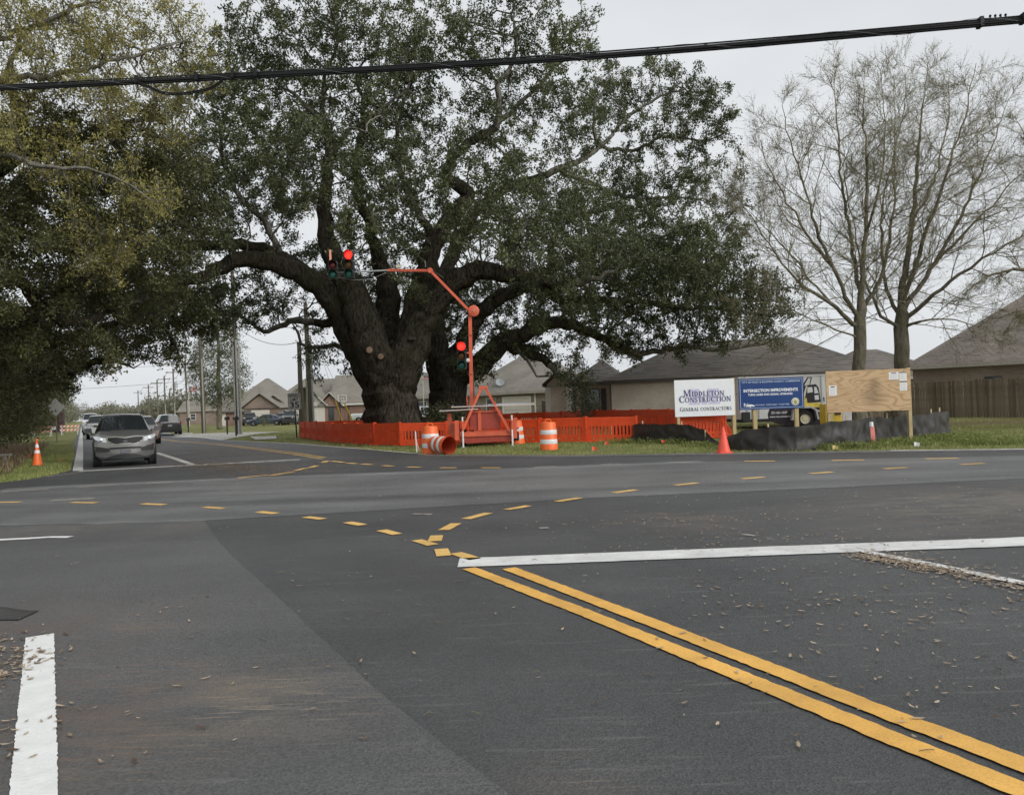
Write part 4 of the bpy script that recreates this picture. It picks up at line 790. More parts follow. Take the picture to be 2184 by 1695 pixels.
def house(name, label, loc, rz, blocks, openings=(), wallm='brick_brown', roofm='shingle_tan', fascia=None, extras=None):
    root = empty(name, loc, rz, label, 'house'); fascia = fascia or FASCIA_T; walls = []
    for i, bl in enumerate(blocks):
        x0, x1, y0, y1, h, kind, pitch = bl[:7]; wm = bl[7] if len(bl) > 7 else wallm; ov = bl[8] if len(bl) > 8 else 0.4
        mb = MB().box(x0, x1, y0, y1, -0.3, h - 0.02)
        if kind == 'gable':
            zr = h + (y1 - y0) / 2 * pitch
            for x in (x0, x1): mb.add([(x, y0, h - .05), (x, y1, h - .05), (x, (y0 + y1) / 2, zr - .02)], [(0, 1, 2)])
        if kind == 'front':
            zr = h + (x1 - x0) / 2 * pitch; mb.add([(x0, y0, h - .05), (x1, y0, h - .05), ((x0 + x1) / 2, y0, zr - .02)], [(0, 1, 2)])
        wl = mb.build('wall', MATS[wm], root); walls.append(wl)
        rm, (a0, a1, b0, b1, z, zr) = roof_mb(x0, x1, y0, y1, h, pitch, ov, kind); rf = rm.build('roof', MATS[roofm], root, fix=(kind == 'hip'))
        f = MB(); f.box(a0, a1, b0, b0 + .05, h - 0.22, h - 0.003) if kind != 'front' else f.bar((a0, b0 - .02, h - .1), ((a0 + a1) / 2, b0 - .02, zr - .1), .05, .2, (0, 1, 0)).bar((a1, b0 - .02, h - .1), ((a0 + a1) / 2, b0 - .02, zr - .1), .05, .2, (0, 1, 0))
        if kind != 'gable': f.box(a0, a0 + .05, b0 + .05, b1, h - 0.22, h - 0.003).box(a1 - .05, a1, b0 + .05, b1, h - 0.22, h - 0.003)
        f.box(a0 + .06, a1 - .06, b0 + .06, b1 - .06, h - 0.2, h - 0.185)
        f.build('fascia', fascia, rf)
    for (bi, kind, x, z0, w_, h_) in openings:
        y0 = blocks[bi][2]; par = walls[bi] if kind != 'garage' else root
        if kind == 'window':
            fr = MB(); fw = 0.07
            fr.box(x - w_ / 2, x + w_ / 2, y0 - .04, y0 - .002, z0, z0 + fw).box(x - w_ / 2, x + w_ / 2, y0 - .04, y0 - .002, z0 + h_ - fw, z0 + h_).box(x - w_ / 2, x - w_ / 2 + fw, y0 - .04, y0 - .002, z0 + fw, z0 + h_ - fw).box(x + w_ / 2 - fw, x + w_ / 2, y0 - .04, y0 - .002, z0 + fw, z0 + h_ - fw).box(x - w_ / 2 + fw, x + w_ / 2 - fw, y0 - .035, y0 - .006, z0 + h_ / 2 - .03, z0 + h_ / 2 + .03)
            wn = fr.build('window', TRIM, root); MB().box(x - w_ / 2 + fw, x + w_ / 2 - fw, y0 - .02, y0 - .004, z0 + fw, z0 + h_ / 2 - .03).build('pane', GLASS, wn); MB().box(x - w_ / 2 + fw, x + w_ / 2 - fw, y0 - .02, y0 - .004, z0 + h_ / 2 + .03, z0 + h_ - fw).build('pane', GLASS, wn)
        elif kind == 'dark_window':
            wn = MB().box(x - w_ / 2, x + w_ / 2, y0 - .05, y0 - .002, z0, z0 + h_).build('window', mat('frame_brown', (0.06, 0.05, 0.04), 0.5), root); MB().box(x - w_ / 2 + .06, x + w_ / 2 - .06, y0 - .056, y0 - .0502, z0 + .06, z0 + h_ - .06).build('pane', GLASS, wn)
        elif kind == 'garage':
            fr = MB().box(x - w_ / 2 - .12, x - w_ / 2, y0 - .05, y0 - .002, 0, h_ + .12).box(x + w_ / 2, x + w_ / 2 + .12, y0 - .05, y0 - .002, 0, h_ + .12).box(x - w_ / 2, x + w_ / 2, y0 - .05, y0 - .002, h_, h_ + .12).build('garage_door', TRIM, root)
            for k in range(4): MB().box(x - w_ / 2, x + w_ / 2, y0 - .03, y0 - .004, h_ * k / 4 + .012, h_ * (k + 1) / 4 - .012).build('panel', SIDING, fr)
        elif kind == 'door':
            dr = MB().box(x - w_ / 2, x + w_ / 2, y0 - .05, y0 - .002, 0, h_).build('door', SIDING, root); MB().lathe([(.001, -.09), (.03, -.085), (.035, -.06), (.015, -.05)], 8, (x + w_ / 2 - .1, y0, 1.0), 'y').build('handle', STEEL, dr)
        elif kind == 'shutter': MB().box(x - w_ / 2, x + w_ / 2, y0 - .035, y0 - .002, z0, z0 + h_).build('shutter', mat('shutter_dark', (0.05, 0.05, 0.055), 0.6), root)
        elif kind == 'meter':
            mbx = MB().box(x - w_ / 2, x + w_ / 2, y0 - .16, y0 - .002, z0, z0 + h_).build('meter_box', METALBOX, root); MB().tube([(x, y0 - .06, 0), (x, y0 - .06, z0)], .03).build('conduit', METALBOX, mbx)
        elif kind == 'downspout': MB().box(x - .05, x + .05, y0 - .12, y0 - .002, 0, h_).build('downspout', FASCIA_D if w_ > 0 else TRIM, root)
    return root

zg = 0.15
def ranch():
    A = e(1291, 812, zg + 2.75); B = e(1905, 786, zg + 2.75); ang = math.atan2(B.y - A.y, B.x - A.x); Lw = (B - A).length - 0.3
    root = house('ranch_house', 'long ranch house with whitewashed brick and dark eaves behind the sign boards', (A.x + 0.3, A.y + .3, zg), ang,
          [(0, Lw - .6, 0, 9.0, 2.75, 'hip', 0.52), (-2.6, 0.4, 1.6, 7.4, 2.75, 'hip', 0.5), (-4.4, -2.7, 0.9, 5.0, 2.75, 'front', 0.8, 'brick_white', .25)],
          [(0, 'meter', 5.3, 1.05, .5, .85), (0, 'meter', 4.55, .9, .28, .4), (0, 'meter', 6.9, .75, .25, .3), (1, 'dark_window', -1.3, .4, .8, 1.9), (1, 'shutter', -1.95, .4, .35, 1.9), (1, 'shutter', -.65, .4, .35, 1.9), (0, 'downspout', 0.06, 0, 1, 2.5), (0, 'window', 11.2, .9, 1.2, 1.3)], 'brick_white', 'shingle_grey', FASCIA_D)
    # white entry posts
    for x in (-4.3, -2.85): MB().box(x - .16, x + .16, .62, .88, -.2, 2.5).build('porch_post', TRIM, root)
    # a weathered low screen of boards against the wall
    for k in range(13): MB().box(7.6 + k * .15, 7.73 + k * .15, -.5, -.47, -.1, 1.55).build('screen_board', mat('old_board', (0.20, 0.175, 0.14), 0.9, var=0.25), root)
    return root
ranch()
def right_house():
    A = e(1942, 780, 0.2 + 2.8); B = e(2184, 767, 0.2 + 2.8); ang = math.atan2(B.y - A.y, B.x - A.x)
    house('brick_house', 'brown brick house with tall hipped shingle roof behind the plank fence', (A.x + .35, A.y + .45, 0.2), ang, [(0, 17, 0, 14, 2.8, 'hip', 0.72)], [(0, 'dark_window', 4.0, .95, .85, 1.05)], 'brick_brown', 'shingle_brown', FASCIA_T)
right_house()
def garage_house():
    A = e(1000, 841, 2.75); B = e(1197, 830.5, 2.75); ang = math.atan2(B.y - A.y, B.x - A.x) * 0.55; Lw = (B - A).length
    o = at(1110, 880, 69)
    root = house('garage_house', 'grey roofed brick house with pale garage door seen behind the signal trailer', (o.x, o.y, 0), ang, [(-7.5, 3.0, 2.5, 13.5, 2.75, 'hip', 0.72), (-1.8, 5.4, 0, 8, 2.75, 'hip', 0.62), (-18, -9, 6, 16, 2.75, 'hip', .65)],
          [(1, 'garage', -.35, 0, 2.6, 2.2), (0, 'window', -4.2, .9, 1.0, 1.4), (1, 'downspout', 1.5, 0, 0, 2.5), (2, 'window', -14, .9, 1.1, 1.4)], 'brick_buff', 'shingle_tan', FASCIA_T)
    d = MB(); d.lathe([(.02, .12), (.25, .06), (.42, -.04), (.42, -.06), (.2, .03), (.001, .06)], 16, axis='y'); o2 = d.build('satellite_dish', METALBOX, root, True); o2.location = (-3.4, 3.0, 3.75); o2.rotation_euler = (-.5, 0, .5)
    MB().tube([(-3.4, 3.05, 3.75), (-3.4, 3.4, 3.3)], .03).build('dish_arm', METALBOX, root)
    # dark slatted side gate, a planter
    gt = MB()
    for k in range(7): gt.box(2.3, 4.6, -.35, -.31, .15 + k * .24, .34 + k * .24)
    gt.box(2.25, 2.33, -.31, -.25, 0, 1.85).box(4.57, 4.65, -.31, -.25, 0, 1.85)
    gt.build('side_gate', mat('gate_dark', (0.045, 0.035, 0.03), .7), root)
garage_house()
def hoop_house():
    o = at(715, 902, 108)
    house('brick_house', 'brick house with tall gabled roof and white garage behind the basketball hoop', (o.x, o.y, 0), -0.05, [(-.6, 10.5, 0, 9, 2.6, 'gable', 0.86), (-5.6, -1.0, -1.5, 5, 2.6, 'front', 0.95, 'siding_cream'), (-1.6, 1.2, -1.4, 3, 2.5, 'front', 1.0), (-5.5, 1, 3, 12, 2.6, 'gable', .8)],
          [(1, 'garage', -3.4, 0, 2.5, 2.1), (2, 'dark_window', -.1, .3, .8, 1.9), (0, 'meter', 5.2, 1.0, .5, .8), (0, 'downspout', 2.0, 0, 1, 2.4), (0, 'window', 8.6, .8, 1.0, 1.3)], 'brick_red', 'shingle_tan', TRIM)
hoop_house()
def far_houses():
    for px, dep, ry, blocks, lab in [(560, 128, .08, [(-6, 5.5, 0, 11, 2.7, 'hip', .85), (-2.2, 3.2, -3.2, 4, 2.7, 'front', .75), (-9, -5, 1, 8, 2.6, 'hip', .6)], 'far grey roofed house behind the parked pickup and the pine'),
                                 (648, 132, -.03, [(-6.5, 5.5, 0, 12, 2.7, 'hip', .85), (-6.5, -1.5, -3, 4, 2.7, 'front', .7)], 'far tan roofed house behind the speed limit sign'),
                                 (452, 150, .1, [(-6, 6, 0, 8, 2.7, 'gable', .45)], 'low far house left of the pine tree'),
                                 (340, 230, .2, [(-7, 7, 0, 8, 2.8, 'hip', .5)], 'low far house just above the black SUV'),
                                 (1015, 96, -.03, [(-8, 8, 0, 10, 2.8, 'gable', .62)], 'far tan roofed house glimpsed between the two oak trunks'),
                                 (1893, 66, 0, [(-5, 6, 0, 9, 2.8, 'hip', .55)], 'dark roof peeking out between the two nearly bare trunks')]:
        o = at(px, 900, dep); house('far_house', lab, (o.x, o.y, 0), ry, blocks, [(0, 'window', -3.5, .9, 1.0, 1.2), (0, 'window', 3.8, .9, 1.0, 1.2)] + ([(1, 'garage', (blocks[1][0] + blocks[1][1]) / 2, 0, 2.6, 2.1)] if len(blocks) > 1 else []), 'brick_brown', 'shingle_grey' if px in (1893, 340) else 'shingle_tan', FASCIA_T)
    o = at(489, 912, 112); house('brick_shed', 'low red brick outbuilding right of the pine trunk', (o.x, o.y, 0), 0.1, [(-1.8, 1.6, 0, 4, 2.1, 'hip', .25)], [(0, 'door', -.9, 0, .9, 1.95)], 'brick_red', 'shingle_brown', FASCIA_D)
far_houses()

# ---- plank privacy fences
def plank_fence(label, A, B, h, z0, z1, m):
    """A to B in plan; every plank a piece of its own"""
    A = Vector(A); B = Vector(B); d = B - A; Lf = d.length; ang = math.atan2(d.y, d.x); root = empty('plank_fence', (A.x, A.y, z0), ang, label, 'fence'); rr = random.Random(int(Lf * 100))
    variants = []
    for k in range(6):
        mb = MB(); w_ = 0.128; hh = h + rr.uniform(-.03, .03); c = .03; mb.prism([(0, -.05), (w_, -.05), (w_, hh - c), (w_ - c, hh), (c, hh), (0, hh - c)], -0.009, 0.009, 'y'); variants.append(mb.mesh('plank'))
    for me in variants: me.materials.append(m)
    n = int(Lf / 0.142)
    for i in range(n):
        o = link('plank', rr.choice(variants), None, root); x = i * 0.142; o.location = (x, rr.uniform(-.006, .006), (z1 - z0) * x / Lf + rr.uniform(-.02, .02)); o.rotation_euler = (rr.uniform(-.015, .015), rr.uniform(-.012, .012), rr.uniform(-.05, .05))
    for zz in (.35, h / 2, h - .3): MB().bar((0, .04, zz), (Lf, .04, zz + z1 - z0), .04, .09).build('rail', m, root)
    k = 0.0
    while k <= Lf: MB().box(k, k + .09, .065, .155, -.3, h - .1 + (z1 - z0) * k / Lf).build('post', m, root); k += 2.4
    return root
def plank_mat():
    m = bpy.data.materials.new('plank_wood'); t, b = nodes_of(m); MATS['plank_wood'] = m; b.inputs['Roughness'].default_value = 0.9; b.inputs['Specular IOR Level'].default_value = 0.15
    vec = t.nodes.new('ShaderNodeTexCoord').outputs['Object']; oi = t.nodes.new('ShaderNodeObjectInfo')
    c = mixc(t, (0.16, 0.125, 0.092), (0.34, 0.275, 0.21), oi.outputs['Random']); c = mixc(t, c, (0.085, 0.068, 0.048), noise(t, vec, 4, 7, .7, stretch=(6, 6, .5), lo=.45, hi=.75)); c = mixc(t, c, (0.16, 0.13, 0.085), math2(t, 'MULTIPLY', noise(t, vec, 1.2, 5), .5))
    t.links.new(c, b.inputs['Base Color'])
plank_mat()
fa = e(1880, 818.5, 1.98); fb = e(2184, 805, 1.98); dd = (fb - fa); fa2 = fa - dd * 0.12; fb2 = fb + dd * 0.35
plank_fence('weathered brown plank fence at right before the brick house', (fa2.x, fa2.y), (fb2.x, fb2.y), 1.83, 0.14, 0.16, MATS['plank_wood'])
fl = e(1640, 893, 0.9); p1_ = at(1655, 880, 41); p2_ = at(1890, 880, 40.5)
plank_fence('plank fence running behind the white job trailer', (p1_.x, p1_.y), (p2_.x, p2_.y), 1.75, 0.15, 0.15, MATS['plank_wood'])

# ---- poles, wires, the near cable
WOOD = mat('pole_wood', (0.135, 0.118, 0.092), 0.9, var=0.3, scale=3, stretch=(8, 8, .5), bump=0.4, bscale=6); WOOD_L = mat('pole_pale', (0.36, 0.34, 0.28), 0.8, var=0.2, scale=3, stretch=(8, 8, .6)); WIRE = mat('wire_black', (0.014, 0.014, 0.015), 0.55, spec=.25); WIREG = mat('wire_grey', (0.16, 0.16, 0.165), 0.5); STEELC = mat('transformer_grey', (0.40, 0.42, 0.43), .5)
def pole(x, y, h, r, label, arm=True, xf=None, sheath=None, group='utility poles along the far road', lean=0.0, armw=2.2):
    root = empty('utility_pole', (x, y, 0), 0, label, 'utility pole', group); root.rotation_euler = (0, lean, 0)
    MB().tube([(0, 0, -.3), (0, 0, h * .5), (0, 0, h)], [r, r * .85, r * .68], 10).build('pole', WOOD, root, True)
    if arm:
        cr_ = MB().box(-armw / 2, armw / 2, -.16 - r * .4, -.06 - r * .4, h - .75, h - .62).build('crossarm', WOOD, root)
        for sx in (-armw / 2 + .1, 0.25, armw / 2 - .1): MB().lathe([(.03, 0), (.05, .03), (.03, .08), (.05, .11), (.02, .16), (.001, .17)], 8, (sx, -.11 - r * .4, h - .62)).build('insulator', STEELC, cr_)
    if xf: 
        t_ = MB().lathe([(.001, 0), (.24, .02), (.26, .1), (.26, .85), (.22, .92), (.1, .95), (.001, .96)], 14, (r + .3, -.05, xf)).build('transformer', STEELC, root, True); MB().tube([(r + .3, -.05, xf + .95), (r + .3, -.05, xf + 1.15)], .05).build('bushing', WOOD, t_)
        MB().tube([(r + .3, -.1, xf + 1.1), (r + .55, -.1, xf + 1.5), (r + .4, -.1, xf + 1.9), (r * .5, -.1, xf + 1.6)], .02, 5).build('lead', WIRE, root)
    if sheath:
        for k, (dx, z1) in enumerate(sheath): MB().tube([(dx, -r - .03, 0), (dx, -r * .8 - .03, z1)], .07, 8).build('riser_pipe', WOOD_L if k % 2 == 0 else STEELC, root, True)
    return root
pA = g(508, 926); pB = g(435, 924)
pole(pA[0], pA[1], 15.5, .19, 'tall utility pole with transformer and three riser pipes right of the pine', xf=9.2, sheath=[(-.1, 7.6), (.14, 7.4), (.36, 7.0)], lean=-.006)
pole(pB[0], pB[1], 13.5, .19, 'utility pole with pale riser pipe left of the pine', sheath=[(.12, 6.6)], xf=8.3, lean=-.01)
pnames = ['utility pole with crossarm right above the black SUV', 'third utility pole back along the far road', 'fourth utility pole back along the far road', 'fifth utility pole back along the far road', 'sixth utility pole back along the far road', 'last utility pole visible far down the road']
PT = []
for k, (t_, h) in enumerate(zip([126, 145, 162, 179, 204, 243], [10.2, 10, 9.6, 9.6, 9.6, 9.6])):
    x, y = rd(14, t_); PT.append((x, y, h)); pole(x, y, h, .17, pnames[k], xf=6.6 if k in (0, 1) else None, lean=(-.02, -.008, -.005, 0, .004, 0)[k], armw=2.4, sheath=[(.12, 4.0)] if k < 3 else None)
pc = (ray(643, 880)[0] * 53.5, 53.5); root = pole(pc[0], pc[1], 6.4, .2, 'short cut-off wooden pole beside the speed limit sign', arm=False, group=None, lean=-.004)
root.pop('group', None) if 'group' in root else None
pt = (ray(662, 880)[0] * 55, 55.0); tall = pole(pt[0], pt[1], 9.3, .21, 'wooden pole with yellow guarded guy wires behind the orange barrier', sheath=[(-.12, 3.9), (.3, 7)], group=None, lean=-.012, arm=False)
YEL = mat('guard_yellow', (0.72, 0.52, 0.06), .5)
for k, (bx, by) in enumerate([(2.35, .5), (3.15, .8)]):
    top = Vector((0.05, 0, 9.0 - k)); bt = Vector((bx, by, 0)); MB().tube([top, bt], .014, 5).build('guy_wire', STEEL, tall); q = bt.lerp(top, .26); MB().tube([bt, q], .055, 8).build('guy_guard', YEL, tall, True)

def sag_wire(name, a, b, sag, r, m, label, n=18, group=None, cat='wire'):
    a = Vector(a); b = Vector(b); P = [a.lerp(b, k / n) - Vector((0, 0, sag * 4 * (k / n) * (1 - k / n))) for k in range(n + 1)]
    o = MB().tube(P, r, 5).build(name, m, None, True); return tag(o, label, cat, group)
A_top = [(pA[0] - 1, pA[1], 14.8), (pA[0] + 1, pA[1], 14.8), (pA[0], pA[1], 10.5), (pA[0], pA[1], 8.6)]
B_top = [(pB[0] - 1, pB[1], 12.8), (pB[0] + 1, pB[1], 12.8), (pB[0], pB[1], 9.2), (pB[0], pB[1], 7.4)]
T_top = [(pt[0] - .1, pt[1], 9.1), (pt[0] + .1, pt[1], 8.7), (pt[0], pt[1], 7.8), (pt[0], pt[1], 6.8)]
WW = ['top left', 'top right', 'middle', 'lowest']; SP = ['first', 'second', 'third', 'fourth', 'fifth', 'sixth']
for k in range(4):
    sag_wire('power_wire', A_top[k], T_top[k], 0.9, .022, WIREG, WW[k] + ' overhead wire from the transformer pole to the oak-side pole', group='overhead wires beside the oak')
    sag_wire('power_wire', B_top[k], A_top[k], 0.5, .022, WIREG, WW[k] + ' overhead wire between the two poles flanking the pine', group='overhead wires beside the pine')
last = B_top
for k, (x, y, h) in enumerate(PT):
    cur = [(x - 1.1, y, h - .5), (x + 1.1, y, h - .5), (x, y, h - 2.4), (x, y, h - 3.6)]
    for j in range(4): sag_wire('power_wire', last[j], cur[j], .7, .026, WIREG, WW[j] + ' overhead wire in the ' + SP[k] + ' span past the pine, down the far road', group='overhead wires along the far road')
    last = cur
xw, yw = rd(-12, 96)
for dz in (0, 2.6): sag_wire('power_wire', (PT[0][0], PT[0][1], 9.6 - dz), (xw - 24, yw, 8.6 - dz), 1.0, .026, WIREG, ('upper' if dz == 0 else 'lower') + ' of two wires crossing over the far road below the leaves', group='wires crossing the far road')

# the fat cable bundle across the picture
def cable():
    a = at(-900, 232, 16.5); b = at(0, 186, 14.2); c = at(1092, 129, 12.2); d = at(2184, 39, 10.4); e2 = at(3000, -50, 9.6)
    Q = smooth_path([(*p, .04) for p in (a, b, c, d, e2)], .35)[:, :3]; root = empty('cable_bundle', tuple(c), 0, 'thick black overhead cable bundle lashed together, crossing the whole view', 'cable'); o = np.array(c)
    rr = random.Random(4)
    for k, (dy, dz, r) in enumerate([(0, .036, .012), (.0, .0, .022), (.024, -.026, .017), (-.02, -.03, .016), (.0, -.055, .02)]):
        ph = rr.uniform(0, 6); P = [tuple(q - o + np.array([0, dy + .004 * math.sin(i * .4 + ph), dz + .004 * math.sin(i * .27 + ph * 2)])) for i, q in enumerate(Q)]
        MB().tube(P, r, 7).build('cable_strand', WIRE, root, True)
    sp = []; n = len(Q)
    for i in range(n * 6):
        f = i / 6; j = min(n - 2, int(f)); q = Q[j] + (Q[j + 1] - Q[j]) * (f - j); sp.append(tuple(q - o + np.array([0, .045 * math.cos(f * 1.1), -.012 + .062 * math.sin(f * 1.1)])))
    MB().tube(sp, .0035, 4).build('lashing_wire', mat('lash', (0.22, 0.22, 0.22), .4, .8), root, True)
    # splice loop hanging below
    L_ = [at(295, 176, 13.5), at(318, 184, 13.5), at(345, 196, 13.45), at(380, 199, 13.4), at(420, 194, 13.35), at(450, 186, 13.3), at(475, 170, 13.25)]
    Q2 = smooth_path([(*p, .02) for p in L_], .08)[:, :3]
    for dz in (0, -.03): MB().tube([tuple(q - o + np.array([0, 0, dz])) for q in Q2], .013, 6).build('splice_loop', WIRE, root, True)
    for px, py, dp in [(292, 171, 13.5), (420, 165, 13.35), (497, 160, 13.2), (545, 157, 13.1), (2090, 49, 10.55), (2182, 40, 10.4)]:
        q = at(px, py, dp); MB().cbox(tuple(np.array(q) - o), (.05, .12, .13)).build('cable_clamp', WIRE, root)
    for k in range(4):
        q = at(2112 + k * 11, 42 - k * .8, 10.5); MB().lathe([(.001, 0), (.018, .005), (.012, .03), (.02, .05), (.001, .07)], 6, tuple(np.array(q) - o)).build('wire_tie', WIRE, root)
cable()
# ------------------------------------------------------------------ vehicles
TYRE = mat('tyre', (0.018, 0.018, 0.018), 0.85, bump=.3); RIM = mat('rim', (0.32, 0.33, 0.34), .35, .8); CHROME = mat('chrome', (0.72, 0.73, 0.74), .12, 1.0, var=.03); BLACKP = mat('black_plastic', (0.02, 0.02, 0.021), .55); CGLASS = mat('car_glass', (0.018, 0.022, 0.024), 0.05, var=.1, spec=.45); LAMP = mat('lamp_clear', (0.55, 0.57, 0.58), .08, .3, spec=.8); LAMPR = mat('lamp_red', (0.20, 0.012, 0.010), .15, spec=.8); PLATE = mat('plate', (0.30, 0.30, 0.33), .5)
GRILLE = mat('grille_black', (0.008, 0.008, 0.009), .4)
def paint(name, col, metal=.0, rough=.3): return mat(name, col, rough, metal, var=.05, scale=2, coat=.6, spec=.5)
def wheel(root, x, y, r, w_, n=20):
    s = 1 if x > 0 else -1; wh = empty('wheel', (x, y, r)); wh.parent = root
    mb = MB(); mb.lathe([(r * .62, -w_ / 2), (r * .9, -w_ / 2), (r, -w_ * .36), (r, w_ * .36), (r * .9, w_ / 2), (r * .62, w_ / 2)], n, axis='x'); mb.build('tyre', TYRE, wh, True)
    rm = MB(); rm.lathe([(r * .64, s * w_ * .42), (r * .58, s * w_ * .40), (r * .55, s * w_ * .22), (r * .18, s * w_ * .34), (.001, s * w_ * .36)], n, axis='x')
    for k in range(5):
        a = k * 2 * math.pi / 5; rm.bar((s * w_ * .36, .05 * math.cos(a), .05 * math.sin(a)), (s * w_ * .40, r * .58 * math.cos(a), r * .58 * math.sin(a)), r * .14, .03, (1, 0, 0))
    rm.build('rim', RIM, wh)
    return wh
SEC = 9
def section(st):
    """one cross-section, bottom centre round to roof centre on the +x side: (y, zbottom, zsill, zbelt, zroof, half width, half width at roof)"""
    y, zb, zs, zl, zt, w_, wr = st; zm = (zs + zl) / 2
    return [(0, y, zb), (w_ * .80, y, zb), (w_ * .955, y, zs), (w_, y, zm), (w_ * .985, y, zl - (zl - zm) * .35), (w_ * .93, y, zl), (wr + (w_ * .93 - wr) * .06, y, zt - (zt - zl) * .10), (wr * .90, y, zt - (zt - zl) * .015), (0, y, zt + .012)]
def car_body(root, st, glass, body_m, roof_m=None):
    """loft of sections; glass: {name: [(station interval, section interval)...]} become window parts"""
    S = [section(s) for s in st]; gl = {}
    for nm, cells in glass.items():
        for c in cells: gl[c] = nm
    meshes = {}
    for i in range(len(S) - 1):
        for j in range(SEC - 1):
            for sgn in (1, -1):
                q = [S[i][j], S[i + 1][j], S[i + 1][j + 1], S[i][j + 1]]; q = [(p[0] * sgn, p[1], p[2]) for p in q]
                nm = gl.get((i, j), 'body'); key = nm if nm in ('body', 'windshield', 'rear_window') else (nm, i, sgn)
                mb = meshes.setdefault(key, MB()); mb.add(q, [(0, 1, 2, 3) if sgn > 0 else (3, 2, 1, 0)])
    b = meshes['body']
    for i, od in ((0, 1), (len(S) - 1, -1)):
        for j in range(SEC - 1):
            b.add([S[i][j], S[i][j + 1], (-S[i][j + 1][0], S[i][j + 1][1], S[i][j + 1][2]), (-S[i][j][0], S[i][j][1], S[i][j][2])], [(0, 1, 2, 3) if od > 0 else (3, 2, 1, 0)])
    body = None
    for key, mb in meshes.items():
        nm = key if isinstance(key, str) else key[0]; me = mb.mesh(nm); bm = bmesh.new(); bm.from_mesh(me); bmesh.ops.remove_doubles(bm, verts=bm.verts, dist=.0008); bmesh.ops.recalc_face_normals(bm, faces=bm.faces); bm.to_mesh(me); bm.free()
        me.polygons.foreach_set('use_smooth', [True] * len(me.polygons)); o = link(nm, me, body_m if nm == 'body' else CGLASS, root)
        try: me.set_sharp_from_angle(angle=math.radians(28))
        except Exception: pass
        if nm == 'body': body = o
    return body
def stations(kind, L, W, H):
    hw = W / 2; f = -L / 2
    if kind in ('suv', 'van'):
        hd = .62 * H if kind == 'suv' else .66 * H; bl = .60 * H
        return [(f, .30, .36, .40, .44, hw * .78, hw * .70), (f + .03, .24, .34, .52 * H, .53 * H, hw * .88, hw * .80), (f + .16, .22, .33, .56 * H, .575 * H, hw * .96, hw * .84), (f + .55, .22, .32, .60 * H, .62 * H, hw, hw * .84), (f + 1.02, .22, .32, .625 * H, .655 * H, hw, hw * .80),
                (f + 1.12, .22, .32, .63 * H, .67 * H, hw, hw * .80), (f + 1.80, .22, .32, .635 * H, .965 * H, hw, hw * .66), (f + 1.92, .22, .32, .635 * H, .975 * H, hw, hw * .67), (f + 2.75, .22, .32, .64 * H, H, hw, hw * .70), (f + 2.85, .22, .32, .64 * H, H, hw, hw * .70), (f + 3.65, .24, .34, .65 * H, .985 * H, hw, hw * .69), (f + 3.78, .24, .34, .65 * H, .98 * H, hw * .99, hw * .68), (L / 2 - .28, .27, .36, .66 * H, .955 * H, hw * .96, hw * .66), (L / 2 - .06, .32, .42, .60 * H, .64 * H, hw * .90, hw * .78), (L / 2, .36, .44, .54 * H, .56 * H, hw * .82, hw * .7)]
    if kind == 'sedan':
        return [(f, .30, .36, .40, .44, hw * .76, hw * .68), (f + .04, .22, .32, .46 * H, .47 * H, hw * .88, hw * .78), (f + .2, .2, .3, .50 * H, .52 * H, hw * .97, hw * .82), (f + .7, .2, .3, .56 * H, .59 * H, hw, hw * .82), (f + 1.15, .2, .3, .60 * H, .645 * H, hw, hw * .78),
                (f + 1.25, .2, .3, .605 * H, .66 * H, hw, hw * .78), (f + 2.05, .2, .3, .61 * H, .97 * H, hw, hw * .60), (f + 2.15, .2, .3, .61 * H, .98 * H, hw, hw * .62), (f + 2.75, .2, .3, .62 * H, H, hw, hw * .63), (f + 2.83, .2, .3, .62 * H, H, hw, hw * .63), (f + 3.35, .2, .3, .63 * H, .96 * H, hw, hw * .60), (f + 3.5, .2, .3, .63 * H, .93 * H, hw, hw * .60), (L / 2 - .62, .24, .32, .64 * H, .70 * H, hw * .97, hw * .72), (L / 2 - .05, .28, .36, .62 * H, .66 * H, hw * .90, hw * .74), (L / 2, .36, .44, .52 * H, .54 * H, hw * .82, hw * .68)]
    if kind == 'pickup':
        return [(f, .42, .48, .52, .56, hw * .86, hw * .78), (f + .03, .36, .46, .52 * H, .54 * H, hw * .93, hw * .84), (f + .15, .36, .46, .60 * H, .62 * H, hw * .98, hw * .86), (f + .8, .36, .46, .62 * H, .645 * H, hw, hw * .86), (f + 1.3, .36, .46, .63 * H, .66 * H, hw, hw * .82),
                (f + 1.4, .36, .46, .63 * H, .67 * H, hw, hw * .82), (f + 2.0, .36, .46, .64 * H, .97 * H, hw, hw * .70), (f + 2.12, .36, .46, .64 * H, .985 * H, hw, hw * .70), (f + 2.85, .36, .46, .64 * H, H, hw, hw * .72), (f + 2.95, .36, .46, .64 * H, H, hw, hw * .72), (f + 3.6, .36, .46, .64 * H, .985 * H, hw, hw * .70), (f + 3.7, .36, .46, .64 * H, .97 * H, hw, hw * .70), (f + 3.8, .36, .46, .64 * H, .66 * H, hw, hw * .90), (L / 2 - .04, .40, .5, .64 * H, .66 * H, hw * .98, hw * .9), (L / 2, .44, .52, .60 * H, .61 * H, hw * .94, hw * .86)]
GL = {'windshield': [(5, 5), (5, 6), (5, 7)], 'side_window': [(i, 5) for i in (6, 7, 9)], 'rear_window': [(11, 5), (11, 6), (11, 7), (12, 6), (12, 7)]}
